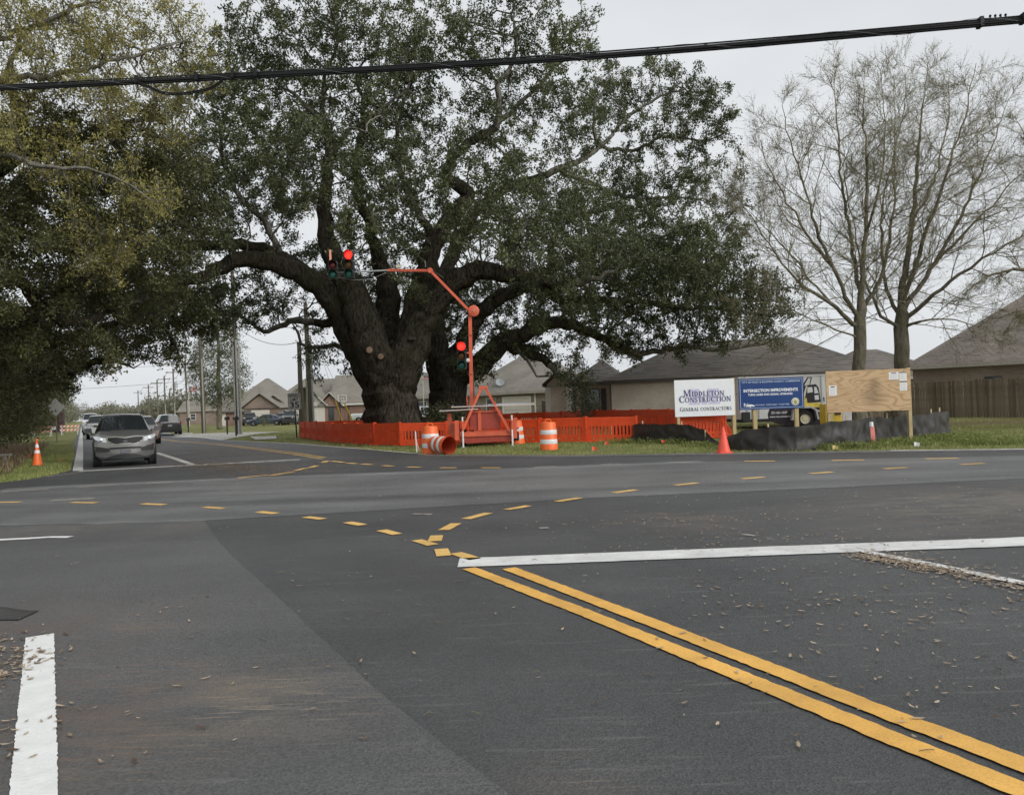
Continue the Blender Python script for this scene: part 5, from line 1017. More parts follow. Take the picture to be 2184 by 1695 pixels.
def vehicle(name, label, kind, loc, rz, L, W, H, m, r=.34, group=None, rear=True, extra=None):
    """front towards local -y"""
    root = empty(name, (loc[0], loc[1], loc[2] if len(loc) > 2 else 0), rz, label, {'suv': 'car', 'sedan': 'car', 'van': 'van', 'pickup': 'pickup'}[kind], group)
    st = stations(kind, L, W, H); gl = dict(GL)
    if kind == 'van': gl = dict(GL); 
    if kind == 'pickup': gl['rear_window'] = [(11, 6), (11, 7)]
    car_body(root, st, gl, m); hw = W / 2; f = -L / 2
    fr = {'suv': .84, 'van': .84, 'sedan': .86, 'pickup': .95}[kind]; rr_ = L / 2 - {'suv': .86, 'van': .9, 'sedan': .95, 'pickup': 1.15}[kind]
    for y in (f + fr, rr_):
        for s in (1, -1): wheel(root, s * (hw - .115), y, r, .23); MB().lathe([(r * 1.13, -.02), (r * 1.16, .02), (r * .5, .02)], 20, (s * (hw - .008), y, r), 'x').build('wheel_arch', BLACKP, root, True)
    zh = {'suv': .50, 'van': .5, 'sedan': .475, 'pickup': .56}[kind] * H
    for s in (1, -1):
        MB().prism([(s * hw * .52, f + .0), (s * hw * .86, f + .06), (s * hw * .965, f + .30), (s * hw * .93, f + .36), (s * hw * .55, f + .18)], zh - .075, zh + .075).build('headlight', LAMP, root)
        MB().box(s * hw * .86 - .07, s * hw * .86 + .05, L / 2 - .08, L / 2 - .01, zh + .02, zh + .24).build('taillight', LAMPR, root)
        mr = MB().cbox((s * (hw + .10), f + 1.72, .66 * H), (.22, .1, .17)).build('mirror', m if extra != 'dark' else BLACKP, root)
    MB().box(-hw * .5, hw * .5, f - .012, f + .06, zh - .1, zh + .05).build('grille', GRILLE, root)
    MB().box(-hw * .74, hw * .74, f - .01, f + .08, .34, .47).build('bumper_intake', BLACKP, root)
    MB().box(-.16, .16, L / 2 - .01, L / 2 + .016, .55 * H - .25, .55 * H - .09).build('number_plate', PLATE, root)
    MB().box(-hw * .8, hw * .8, L / 2 - .05, L / 2 + .02, .34, .5).build('rear_bumper', BLACKP, root)
    return root
ROADROT = math.atan2(D.y, D.x) - math.pi / 2          # local +y along the far road, away from the viewer

def silver_suv():
    """the SUV waiting at the far stop line, nose to the viewer"""
    L, W, H = 4.44, 1.855, 1.635; hw = W / 2; f = -L / 2; m = paint('silver_paint', (0.24, 0.237, 0.23), .6, .3)
    x, y = rd(1.2, 29.4)
    root = empty('silver_car', (x, y, 0), ROADROT - 0.015, 'silver SUV waiting at the far white stop line, facing us', 'car'); root.scale = (.97, 1, 1.045)
    st = [(f, .30, .36, .74, .80, hw * .22, hw * .14), (f + .025, .28, .35, .77, .84, hw * .40, hw * .30), (f + .06, .27, .35, .80, .88, hw * .54, hw * .44), (f + .12, .26, .35, .83, .91, hw * .69, hw * .56), (f + .20, .25, .34, .86, .93, hw * .85, hw * .68), (f + .31, .24, .34, .89, .95, hw * .96, hw * .75), (f + .55, .22, .33, .95, 1.0, hw * .995, hw * .80), (f + .98, .22, .33, 1.00, 1.06, hw, hw * .80),
          (f + 1.14, .22, .33, 1.02, 1.09, hw, hw * .80), (f + 1.92, .22, .33, 1.05, 1.545, hw, hw * .655), (f + 2.0, .22, .33, 1.055, 1.56, hw, hw * .66), (f + 2.75, .22, .33, 1.06, 1.61, hw, hw * .69), (f + 2.84, .22, .33, 1.07, 1.61, hw, hw * .69), (f + 3.6, .24, .34, 1.09, 1.585, hw, hw * .68), (f + 3.75, .24, .34, 1.1, 1.575, hw * .99, hw * .68), (L / 2 - .25, .28, .38, 1.05, 1.5, hw * .95, hw * .66), (L / 2 - .05, .34, .44, .96, 1.02, hw * .9, hw * .78), (L / 2, .38, .46, .85, .9, hw * .8, hw * .7)]
    gl = {'windshield': [(8, 5), (8, 6), (8, 7)], 'side_window': [(i, 5) for i in (9, 10, 12)], 'rear_window': [(14, 6), (14, 7), (15, 6), (15, 7)]}
    body = car_body(root, st, gl, m)
    for yy in (f + .86, L / 2 - .92):
        for s in (1, -1): wheel(root, s * (hw - .115), yy, .355, .235, 24); MB().lathe([(.40, -.03), (.415, .015), (.2, .015)], 22, (s * (hw - .004), yy, .355), 'x').build('wheel_arch', BLACKP, root, True)
    # front end, following the bowed nose
    def nose(xx): return f - .012 + .30 * (abs(xx) / hw) ** 2.4
    def curved(name, x0, x1, zlo, zhi, m_, out=.02, n=10, par=root, back=.1):
        mb = MB(); vs = []
        for k in range(n + 1):
            xx = x0 + (x1 - x0) * k / n; zl, zu = zlo(xx), zhi(xx); yy = nose(xx) - out
            vs += [(xx, yy, zl), (xx, yy, zu), (xx, yy + back, zu), (xx, yy + back, zl)]
        fs = []
        for k in range(n):
            a = 4 * k; fs += [(a, a + 4, a + 5, a + 1), (a + 1, a + 5, a + 6, a + 2), (a + 3, a + 2, a + 6, a + 7), (a, a + 3, a + 7, a + 4)]
        fs += [(0, 1, 2, 3), (4 * n + 3, 4 * n + 2, 4 * n + 1, 4 * n)]
        return mb.add(vs, fs).build(name, m_, par, True)
    gtop = lambda x: .885 - .03 * abs(x) + (.045 * min(1, abs(x) / .28) if abs(x) < .28 else .045) - .02
    gbot = lambda x: .70 + (.02 if abs(x) < .14 else 0) + .11 * max(0, (abs(x) - .3) / .22)
    gs = curved('grille_surround', -.555, .555, lambda x: gbot(x) - .03, lambda x: gtop(x) + .028, CHROME, .028, 16)
    gr = curved('grille', -.51, .51, gbot, gtop, GRILLE, .036, 16, gs)
    for k in range(4): curved('grille_bar', -.46 + .02 * k, .46 - .02 * k, lambda x, k=k: .735 + .026 * k, lambda x, k=k: .743 + .026 * k, BLACKP, .041, 12, gs)
    em = MB().lathe([(.001, -.012), (.058, -.012), (.064, 0), (.064, .02)], 20, axis='y').build('emblem', CHROME, root, True); em.location = (0, nose(0) - .045, .775); em.scale = (1.15, 1, .6)
    ei = MB().lathe([(.001, -.014), (.054, -.014), (.054, .0)], 20, axis='y').build('emblem_field', BLACKP, em); text('emblem_lettering', 'KIA', .062, CHROME, em, (0, -.017, 0), width=.082, sy=1.1)
    for s in (1, -1):
        def hx(u): return s * (.50 + u * .40)
        mb = MB(); P = [(.53, .755, .875), (.64, .77, .905), (.75, .80, .935), (.85, .84, .955), (.905, .89, .96)]
        vs = []
        for (xx, zl, zu) in P: yy = nose(xx) - .022; vs += [(s * xx, yy, zl), (s * xx, yy + .015, zu), (s * xx, yy + .14, zu), (s * xx, yy + .1, zl)]
        fs = []
        for k in range(4): a = 4 * k; fs += [(a, a + 4, a + 5, a + 1), (a + 1, a + 5, a + 6, a + 2), (a + 2, a + 6, a + 7, a + 3), (a + 3, a + 7, a + 4, a)]
        hl = mb.add(vs, fs + [(0, 1, 2, 3), (19, 18, 17, 16)]).build('headlight', LAMP, root, True)
        MB().lathe([(.001, -.02), (.05, -.012), (.055, .03)], 14, (s * .70, nose(.70) - .018, .83), 'y').build('reflector', CHROME, hl, True)
        curved('chrome_strip', s * .5, s * .885, lambda x: .585 + .07 * (abs(x) - .5) / .38, lambda x: .605 + .07 * (abs(x) - .5) / .38, CHROME, .022, 8)
        curved('fog_intake', s * .46, s * .85, lambda x: .47 + .05 * max(0, abs(x) - .6), lambda x: .575 + .07 * (abs(x) - .5) / .38, BLACKP, .012, 8)
        mr = MB(); mr.add([(s * (hw + .02), f + 1.62, 1.02), (s * (hw + .24), f + 1.66, 1.04), (s * (hw + .25), f + 1.70, 1.17), (s * (hw + .05), f + 1.66, 1.19), (s * (hw + .02), f + 1.80, 1.02), (s * (hw + .22), f + 1.82, 1.04), (s * (hw + .23), f + 1.82, 1.17), (s * (hw + .05), f + 1.80, 1.19)], [(0, 1, 2, 3), (7, 6, 5, 4), (0, 4, 5, 1), (1, 5, 6, 2), (2, 6, 7, 3), (3, 7, 4, 0)]); mr.build('mirror', BLACKP, root)
        MB().tube([(s * hw * .70, f + 2.05, 1.60), (s * hw * .71, f + 2.15, 1.65), (s * hw * .715, f + 3.5, 1.66), (s * hw * .70, f + 3.65, 1.61)], .018, 6).build('roof_rail', BLACKP, root, True)
        MB().tube([(s * .55, f + 1.0, 1.085), (s * .05, f + 1.16, 1.12)], .008, 5).build('wiper', BLACKP, root)
    curved('lower_bumper', -.80, .80, lambda x: .24 + .10 * (abs(x) / .8) ** 2, lambda x: .40 + .10 * (abs(x) / .8) ** 2, mat('bumper_grey', (0.07, 0.07, 0.072), .5), .004, 12)
    curved('centre_intake', -.46, .46, lambda x: .545, lambda x: .605 - .02 * abs(x), GRILLE, .014, 8)
    curved('skid_opening', -.6, .6, lambda x: .25, lambda x: .40 - .12 * (abs(x) / .6) ** 2, GRILLE, .01, 10)
    MB().box(-.155, .155, nose(0) - .05, nose(0) + .05, .43, .525).build('number_plate', mat('plate_dark', (0.10, 0.10, 0.12), .4), root)
    # dashboard and seats seen faintly through nothing: a dark cabin floor keeps light from passing under
    MB().box(-hw * .8, hw * .8, f + .5, L / 2 - .4, .20, .235).build('underbody', BLACKP, root)
silver_suv()
WHITEP = paint('white_paint', (0.66, 0.66, 0.65)); BLACKC = paint('black_car_paint', (0.02, 0.021, 0.024)); BRONZE = paint('bronze_paint', (0.20, 0.15, 0.13), .6); NAVY = paint('navy_paint', (0.055, 0.075, 0.11), .4); GREYC = paint('grey_car_paint', (0.22, 0.24, 0.26), .5); DKGREY = paint('dark_pickup_paint', (0.05, 0.052, 0.058), .3)
def on(s, t_): x, y = rd(s, t_); return (x, y, 0)
vehicle('white_pickup', 'white pickup queued directly behind the silver SUV', 'pickup', on(1.25, 72), ROADROT, 5.7, 1.98, 1.9, WHITEP, .39)
vehicle('bronze_car', 'bronze SUV with bright headlight half hidden behind the silver SUV', 'suv', on(3.1, 52), ROADROT, 4.7, 1.86, 1.66, BRONZE, .35)
vehicle('black_suv', 'black SUV driving away from us on the far road', 'suv', on(6.5, 74), ROADROT + math.pi, 4.9, 1.95, 1.8, BLACKC, .38)
vehicle('white_sedan', 'white car peeping out left of the black SUV', 'sedan', on(4.4, 96), ROADROT, 4.7, 1.82, 1.45, WHITEP, .33)
vehicle('white_van', 'white van farther back in the queue at far left', 'van', on(.9, 112), ROADROT, 5.6, 2.0, 2.4, WHITEP, .37)
vehicle('grey_car', 'pale car far back in the queue left of the white van', 'sedan', on(.9, 94), ROADROT, 4.6, 1.8, 1.45, GREYC, .33)
def park(name, label, kind, px, dep, rz, L, W, H, m, r=.35): o = at(px, 900, dep); vehicle(name, label, kind, (o.x, o.y, 0), rz, L, W, H, m, r, 'cars parked by the far houses')
park('parked_pickup', 'dark grey pickup parked left of the navy sedan by the far houses', 'pickup', 533, 110, .3, 5.6, 1.98, 1.85, DKGREY, .39)
park('parked_sedan', 'navy sedan parked sideways on the far lawn right of the pole', 'sedan', 567, 103, -1.35, 4.8, 1.84, 1.5, NAVY)
park('parked_car', 'pale grey SUV parked between the navy sedan and the jeep', 'suv', 602, 108, .25, 4.6, 1.84, 1.66, GREYC)
park('parked_jeep', 'boxy dark jeep with pale windshield parked left of the speed limit sign', 'suv', 619, 104, .15, 4.3, 1.9, 1.9, DKGREY, .41)
park('parked_pickup', 'white pickup parked at the left side of the huge oak trunk', 'pickup', 800, 92, 1.2, 5.6, 1.98, 1.85, WHITEP, .39)
park('parked_suv', 'white SUV parked in the gap between the two oak trunks', 'suv', 912, 76, 1.25, 4.8, 1.9, 1.75, WHITEP, .37)
park('parked_car', 'low white car just right of the huge oak trunk', 'sedan', 884, 74, .35, 4.6, 1.82, 1.45, WHITEP, .33)
# ------------------------------------------------------------------ roadworks: barriers, drums, cones, signal trailer, boards, silt fence
ORANGE = mat('barrier_orange', (0.70, 0.080, 0.022), .55, var=.14, scale=3, spec=.25); ORANGE_R = mat('drum_orange', (0.80, 0.14, 0.025), .45, var=.06); DRUM_W = mat('drum_white', (0.70, 0.70, 0.70), .35, var=.08, scale=20); CONE_R = mat('cone_red', (0.78, 0.09, 0.05), .5); RUBBER = mat('rubber_base', (0.025, 0.025, 0.025), .8)
TORANGE = mat('trailer_orange', (0.60, 0.115, 0.055), .45, var=.14, scale=2.5, bump=.05); TDARK = mat('trailer_dark_red', (0.33, 0.05, 0.03), .5, var=.15); STAKE = mat('stake_wood', (0.52, 0.42, 0.27), .85, var=.2, stretch=(8, 8, 1)); PINK = mat('flagging_pink', (0.72, 0.24, 0.20), .6)
POST = mat('post_lumber', (0.44, 0.345, 0.185), .85, var=.2, scale=4, stretch=(6, 6, .8))

def panel_mesh():
    """one moulded plastic barrier panel, 2.0 m long: solid top band, slotted middle, holed foot band"""
    mb = MB(); Lp, H = 1.96, 0.92; t_ = .028
    mb.box(0, Lp, -t_, t_, .60, H); mb.box(0.02, Lp - .02, -t_ - .012, t_ + .012, H - .07, H + .012); mb.box(0, Lp, -t_, t_, .0, .10); mb.box(0, .14, -t_ - .004, t_ + .004, .10, .60); mb.box(Lp - .14, Lp, -t_ - .004, t_ + .004, .10, .60)
    n = 12
    for k in range(n):
        x = .14 + (Lp - .28) * (k + .5) / n; mb.box(x - .040, x + .040, -t_, t_, .26, .60)
    mb.box(.14, Lp - .14, -t_, t_, .10 + .06, .26)
    for k in range(7): x = .14 + (Lp - .28) * k / 6.0; mb.box(max(.14, x - .10), min(Lp - .14, x + .10), -t_, t_, .10, .16)
    for x in (.0, Lp): mb.box(x - .035, x + .035, -.05, .05, 0, .97)
    mb.box(.08, .2, -.22, .22, 0, .03); mb.box(Lp - .2, Lp - .08, -.22, .22, 0, .03)
    me = mb.mesh('barrier_panel'); me.materials.append(ORANGE); return me
PANEL = panel_mesh()
ORD = ['first', 'second', 'third', 'fourth', 'fifth', 'sixth', 'seventh', 'eighth', 'ninth', 'tenth', 'eleventh', 'twelfth', 'thirteenth', 'fourteenth', 'fifteenth', 'sixteenth', 'seventeenth', 'eighteenth', 'nineteenth', 'twentieth', 'twenty-first', 'twenty-second', 'twenty-third', 'twenty-fourth']
def barrier_run(pts, lab, group, rr):
    P = [Vector((p[0], p[1])) for p in pts]; segs = list(zip(P[:-1], P[1:])); tot = sum((b - a).length for a, b in segs)
    def along(s):
        for a, b in segs:
            l = (b - a).length
            if s <= l: return a.lerp(b, s / l)
            s -= l
        return P[-1]
    n = int(tot / 2.02)
    for k in range(n):
        a = along(k * 2.02); b = along(min(tot, k * 2.02 + 2.0)); ang = math.atan2(b.y - a.y, b.x - a.x)
        o = link('barrier_panel', PANEL, None); o.location = (a.x, a.y, gz(a.x, a.y)); o.rotation_euler = (rr.uniform(-.04, .04), -math.atan2(gz(b.x, b.y) - gz(a.x, a.y), 2) + rr.uniform(-.012, .012), ang)
        tag(o, lab.format(ORD[k]), 'barrier', group)
rr = random.Random(9)
front = [g(641, 932), g(668, 936), g(712, 942), g(790, 948), g(850, 950), g(905, 949), g(960, 947), g(1050, 944.5), g(1160, 943), g(1330, 942), g(1440, 938)]
barrier_run(front, 'orange plastic barrier panel in the front run, {} from the speed limit sign', 'front orange barrier panels', rr)
def gd(px, Y): a, b = ray(px, 880); return (a * Y, Y)
fr_end = Vector(g(1440, 938))
back = [gd(648, 49), gd(690, 46.5), gd(800, 48.5), gd(900, 50), gd(1020, 51), gd(1155, 50), gd(1300, 43), gd(1440, 36), gd(1530, 31.5)]
barrier_run(back, 'orange plastic barrier panel in the rear run behind the oaks, {} from its left end', 'rear orange barrier panels', rr)
side = [(fr_end.x + .1, fr_end.y), (fr_end.x + 2.0, fr_end.y + .3), gd(1535, 30.2)]
barrier_run(side, 'orange barrier panel behind the black silt fence and white board, {} of its run', 'orange barrier panels by the white board', rr)
# one fallen panel leaning by the white board's foot
o = link('barrier_panel', PANEL, None); p = gd(1452, 28.6); o.location = (p[0] + .4, p[1] + .5, .12); o.rotation_euler = (-1.0, .08, .25); tag(o, 'sunlit orange barrier panel leaning over beneath the white contractor board', 'barrier', 'orange barrier panels by the white board')

# ---- drums
def drum(loc, label, rot=(0, 0, 0)):
    root = empty('traffic_drum', loc, 0, label, 'traffic drum', 'orange and white traffic drums'); root.rotation_euler = rot
    bands = [(0.0, .20, ORANGE_R, .292), (.20, .355, DRUM_W, .285), (.355, .51, ORANGE_R, .279), (.51, .665, DRUM_W, .271), (.665, .90, ORANGE_R, .263)]
    b = MB(); b.lathe([(.30, 0.0), (.295, .03), (.292, .19), (.286, .205), (.284, .35), (.28, .36), (.277, .505), (.272, .515), (.27, .66), (.265, .67), (.25, .86), (.235, .905), (.12, .93), (.10, .925)], 24); b.build('body', ORANGE_R, root, True)
    inn = MB(); inn.lathe([(.275, .004), (.27, .2), (.255, .5), (.23, .86), (.001, .88)], 24); inn.build('inside', mat('drum_inside', (0.42, 0.06, 0.025), .6), root, True)
    for (z0, z1) in ((.20, .355), (.51, .665)): k = MB(); r0 = .2935 - .034 * z0; k.lathe([(r0 + .0005, z0 + .004), (r0 + .002, z0 + .008), (r0 - .0015, z1 - .008), (r0 - .003, z1 - .004)], 24); k.build('reflective_band', DRUM_W, root, True)
    h = MB(); h.tube([(-.09, 0, .915), (-.085, 0, .985), (-.04, 0, 1.01), (.04, 0, 1.01), (.085, 0, .985), (.09, 0, .915)], .022, 6); h.build('handle', ORANGE_R, root, True)
    return root
d1 = g(919, 967); drum((d1[0], d1[1], 0), 'upright orange and white drum left of the signal trailer')
d2 = g(1171, 959); drum((d2[0], d2[1], 0), 'upright orange and white drum standing alone right of the signal trailer')
d3 = g(1104, 950); r3 = drum((d3[0], d3[1] + 1.3, 0), 'tilted drum squeezed between the trailer and its right jack post', (0, -.07, .6))
d4 = g(940, 970); r4 = drum((d4[0] + .28, d4[1] + .02, .285), 'toppled drum lying with its open red mouth towards us')
r4.rotation_euler = (0, 0, 0); dirv = Vector((-.62, .75, 0.06)).normalized(); r4.rotation_euler = dirv.to_track_quat('Z', 'Y').to_euler()

# ---- cones
c1 = g(1544, 966); root = empty('traffic_cone', (c1[0], c1[1], 0), .1, 'plain red traffic cone in front of the black silt fence', 'traffic cone')
MB().lathe([(.19, .03), (.17, .06), (.035, .70), (.028, .72), (.001, .722)], 20).build('cone', CONE_R, root, True); MB().prism([(-.2, -.16), (-.16, -.2), (.16, -.2), (.2, -.16), (.2, .16), (.16, .2), (-.16, .2), (-.2, .16)], 0, .035).build('base', CONE_R, root)
c2 = g(80, 994); root = empty('traffic_cone', (c2[0], c2[1], 0), .2, 'tall orange traffic cone with two white bands on the left verge', 'traffic cone')
MB().lathe([(.17, .03), (.15, .05), (.028, .86), (.045, .87), (.045, .90), (.03, .93), (.001, .935)], 20).build('cone', ORANGE_R, root, True)
for z0, z1 in ((.45, .55), (.64, .80)): k = MB(); f_ = lambda z: .155 - .152 * (z - .05) / .93 + .004; k.lathe([(f_(z0), z0), (f_(z1), z1)], 20); k.build('reflective_collar', DRUM_W, root, True)
MB().prism([(-.19, -.19), (.19, -.19), (.19, .19), (-.19, .19)], 0, .035).build('base', RUBBER, root)

# ---- portable signal trailer
LENS = {'red_on': mat('lens_red_lit', (0.9, 0.05, 0.02), .3, emit=(1.0, 0.012, 0.008), estr=3.2), 'red': mat('lens_red', (0.10, 0.012, 0.01), .2), 'yellow': mat('lens_amber', (0.13, 0.055, 0.01), .25), 'green': mat('lens_green', (0.012, 0.10, 0.075), .25)}
HOUS = mat('signal_housing', (0.035, 0.04, 0.04), .45); VIS = mat('visor_black', (0.02, 0.021, 0.022), .5)
def signal_head(parent, x, y, z, rz, lit, secs=('red', 'yellow', 'green'), bar=False):
    """z: height of the top lens"""
    hd = empty('signal_head', (x, y, z), rz); hd.parent = parent
    for k, s in enumerate(secs):
        zc = -k * .355
        b = MB(); b.prism([(-.17, -.155), (.17, -.155), (.175, -.15), (.175, .15), (.17, .155), (-.17, .155), (-.175, .15), (-.175, -.15)], -.16, .06, 'y'); hs_ = b.build('housing', HOUS, hd); hs_.location = (0, .1, zc)
        ln = MB(); ln.lathe([(.001, -.075), (.06, -.07), (.11, -.055), (.145, -.03), (.15, .0)], 22, axis='y'); lo = ln.build('lens', LENS['red_on' if (s == 'red' and lit) else s], hd, True); lo.location = (0, -.055, zc)
        v = MB(); pts = []; n = 20
        for i in range(n + 1):
            a = math.radians(-55 + 290 * i / n); pts.append((.165 * math.cos(a), .165 * math.sin(a)))
        vs = []; fs = []
        for i, (a, b_) in enumerate(pts): ext = -.30 + .10 * (1 - (b_ + .165) / .33); vs += [(a, -.06, b_), (a, ext, b_), (a * .965, ext, b_ * .965), (a * .965, -.06, b_ * .965)]
        for i in range(n): q = 4 * i; fs += [(q, q + 4, q + 5, q + 1), (q + 1, q + 5, q + 6, q + 2), (q + 2, q + 6, q + 7, q + 3)]
        vo = v.add(vs, fs).build('visor', VIS, hd, True); vo.location = (0, 0, zc)
    if bar: MB().box(-.13, -.055, .02, .09, -.0 + .17, .60).build('orange_bar', mat('bar_pale_orange', (0.75, 0.33, 0.22), .5), hd)
    return hd
def signal_trailer():
    b = g(1030, 953); Y = b[1] + .2; sc = Y / F_PX
    root = empty('signal_trailer', (b[0], Y, 0), 0, 'orange portable traffic signal trailer with long bent boom over the road', 'signal trailer')
    O = np.array([b[0], Y, 0])
    def q(px, py, dy=0.0): v = np.array(at(px, py, Y + dy)) - O; return tuple(v)
    # chassis
    c = MB(); a1, a2 = q(978, 932), q(1096, 925); xL, xR = a1[0], a2[0]; zc = .40
    c.box(xL, xR, -.12, .0, zc, zc + .17); c.box(xL + .05, xR - .05, 0, 2.6, zc + .02, zc + .12); c.build('chassis_beam', TORANGE, root)
    sk = MB(); sk.prism([(xL + .05, zc - .002), (xR - .02, zc - .002), (xR - .12, zc - .22), (xL + .3, zc - .25), (xL + .06, zc - .18)], -.06, .05, 'y'); sk.build('skirt_plate', TDARK, root)
    for s, px in ((-1, xL), (1, xR)):
        MB().box(px - .04 if s > 0 else px - .12, px + .12 if s > 0 else px + .04, -.16, .06, zc - .12, zc + .62).build('outrigger_bracket', TORANGE, root)
    # wheels beneath
    for x in (xL + .12, xR - .0): wheel(root, x + (.1 if x > 0 else 0), 1.2, .31, .2)
    MB().box(xR - .18, xR + .22, .85, 1.55, .62, .66).build('mudguard', TORANGE, root); MB().box(xL - .1, xL + .25, .85, 1.55, .62, .66).build('mudguard', TORANGE, root)
    # jack posts, red and white
    for (px, lab) in ((988.5, 0), (1093, 1)):
        v = q(px, 940); jp = MB().tube([(v[0], -.22, 0.0), (v[0], -.22, 1.15)], .034, 8).build('jack_post', DRUM_W, root, True); MB().tube([(v[0], -.22, .62), (v[0], -.22, .98)], .037, 8).build('jack_sleeve', TORANGE, jp, True); MB().box(v[0] - .1, v[0] + .1, -.3, -.14, 0, .02).build('jack_foot', STEEL, jp); MB().tube([(v[0], -.22, 1.1), (v[0] + .12, -.26, 1.12)], .014, 6).build('crank', TORANGE, jp)
    # A-frame
    ap = q(1031, 826); lf = q(983, 927); rf = q(1088, 920); af = MB(); af.bar((lf[0], -.16, lf[2]), (ap[0] - .06, -.05, ap[2]), .085, .085); af.bar((rf[0], -.16, rf[2]), (ap[0] + .06, -.05, ap[2]), .085, .085); af.box(ap[0] - .16, ap[0] + .16, -.12, .03, ap[2] - .06, ap[2] + .05); af.build('a_frame', TORANGE, root)
    # battery cabinet
    k1 = q(1003, 917); k2 = q(1066, 878); cb = MB().box(k1[0], k2[0], .05, .95, k1[2], k2[2]).build('battery_cabinet', TDARK, root); MB().box(k1[0] + .38, k2[0] - .02, .03, .049, k1[2] + .03, k2[2] - .03).build('cabinet_door', TDARK, cb); MB().box(k1[0] - .04, k2[0] + .06, -.02, 1.0, k2[2] + .002, k2[2] + .05).build('cabinet_lid', TORANGE, cb)
    MB().box(k1[0] + .3, k1[0] + .42, .0, .05, k1[2] - .02, k2[2]).build('cabinet_rib', TORANGE, cb)
    for px in (1017, 1053): v = q(px, 878); MB().prism([(v[0] - .19, k2[2] + .051), (v[0] + .19, k2[2] + .051), (v[0] + .11, k2[2] + .24), (v[0] - .11, k2[2] + .24)], .1, .2, 'y').build('panel_bracket', TORANGE, root)
    # solar panels seen edge on
    SOL = mat('solar_cell', (0.03, 0.04, 0.08), .15, spec=.8); ALU = mat('panel_edge', (0.52, 0.42, 0.38), .5)
    for (pa, pb, tilt) in (((963, 868), (1140, 862), .03), ((938, 876.5), (1020, 872), .02)):
        a, b2 = q(*pa), q(*pb); sp = MB(); sp.add([(a[0], -.15, a[2] - .02), (b2[0], -.15, b2[2] - .02), (b2[0], .85, b2[2] + tilt), (a[0], .85, a[2] + tilt), (a[0], -.15, a[2] + .02), (b2[0], -.15, b2[2] + .02), (b2[0], .85, b2[2] + tilt + .04), (a[0], .85, a[2] + tilt + .04)], [(0, 3, 2, 1), (4, 5, 6, 7), (0, 1, 5, 4), (1, 2, 6, 5), (2, 3, 7, 6), (3, 0, 4, 7)]); s_ = sp.build('solar_panel', ALU, root)
        MB().add([(a[0] + .03, -.12, a[2] + .0215), (b2[0] - .03, -.12, b2[2] + .0215), (b2[0] - .03, .82, b2[2] + tilt + .0415), (a[0] + .03, .82, a[2] + tilt + .0415)], [(0, 1, 2, 3)]).build('cells', SOL, s_, fix=False)
    for px in (1000, 1065): v = q(px, 884); MB().lathe([(.001, -.1), (.13, -.1), (.13, .1), (.001, .1)], 14, (v[0], .3, v[2] + .02), 'y').build('panel_knuckle', TDARK, root, True)
    # mast
    m0 = q(1005, 872, .3); m1 = q(1002, 668, .3); jt = q(1006, 663, .3)
    MB().bar((m0[0], .45, .5), (m1[0], .45, m1[2]), .13, .12).build('mast', TORANGE, root); low = q(1004, 845, .3); MB().bar((low[0] + .13, .42, 1.0), (low[0] + .1, .42, low[2] + 1.0), .055, .055).build('lift_ram', mat('ram_dark', (0.10, 0.05, 0.04), .4), root)
    for py in (715, 798): v = q(1003, py, .3); MB().cbox((v[0], .45, v[2]), (.17, .16, .05)).build('mast_collar', TDARK, root)
    for dx in (-.16, .14): MB().bar((m0[0] + dx * .4 - .02, .40, .75), (m0[0] + dx, .40, 1.9), .05, .05).build('mast_brace', TORANGE, root)
    MB().lathe([(.001, -.06), (.20, -.06), (.215, -.05), (.215, .05), (.20, .06), (.001, .06)], 26, (jt[0] + .07, .36, jt[2]), 'y').build('hinge_disc', TORANGE, root, True); MB().lathe([(.001, -.1), (.03, -.095), (.03, -.055)], 10, (jt[0] + .08, .36, jt[2]), 'y').build('hinge_pin', STEEL, root)
    # boom
    el = q(917, 576, .3); MB().bar((m1[0] + .02, .45, jt[2] - .02), (el[0], .45, el[2]), .10, .11, (0, 1, 0)).build('boom', TORANGE, root); MB().lathe([(.001, -.09), (.10, -.09), (.10, .09), (.001, .09)], 14, (el[0], .45, el[2]), 'y').build('elbow', TORANGE, root, True)
    en = q(826, 575, .3); MB().bar((el[0], .45, el[2]), (en[0], .45, en[2]), .09, .11, (0, 1, 0)).build('boom_arm', TORANGE, root); MB().bar((el[0] - .05, .39, el[2] + .004), (en[0] + .1, .39, en[2] + .004), .008, .02, (0, 1, 0)).build('arm_slot', TDARK, root)
    t0 = q(716, 581, .3); MB().tube([(en[0] + .1, .45, en[2]), (t0[0], .45, t0[2])], .032, 8).build('extension_tube', STEEL, root, True)
    v = q(849, 567, .3); MB().cbox((v[0], .42, v[2]), (.20, .1, .11)).build('sensor_box', mat('sensor_cream', (0.55, 0.52, 0.42), .5), root); MB().tube([(v[0], .42, v[2] - .05), (v[0], .42, v[2] - .13)], .015, 6).build('sensor_stem', STEEL, root)
    v = q(906, 560, .3); MB().tube([(v[0], .45, v[2] - .15), (v[0], .45, v[2] + .12)], .008, 5).build('antenna', STEEL, root)
    P = [q(720, 590, .3), q(750, 596, .3), q(790, 594, .3), q(822, 580, .3)]; MB().tube([(p[0], .45, p[2]) for p in P], .010, 5).build('signal_cord', STEEL, root, True)
    MB().tube([(q(735, 545, .3)[0] - .03, .4, q(735, 545, .3)[2]), (q(727, 560, .3)[0], .3, q(727, 560, .3)[2]), (q(733, 575, .3)[0], .4, q(733, 575, .3)[2])], .008, 5).build('signal_cord', STEEL, root, True)
    # heads: two at the boom's end, one on the mast
    v = q(744.5, 545, .3); signal_head(root, v[0], .3, v[2], 0.02, True)
    v = q(709, 545, .3); hd = signal_head(root, v[0], .34, v[2] - .37, .12, False, ('red', 'green'), bar=True)
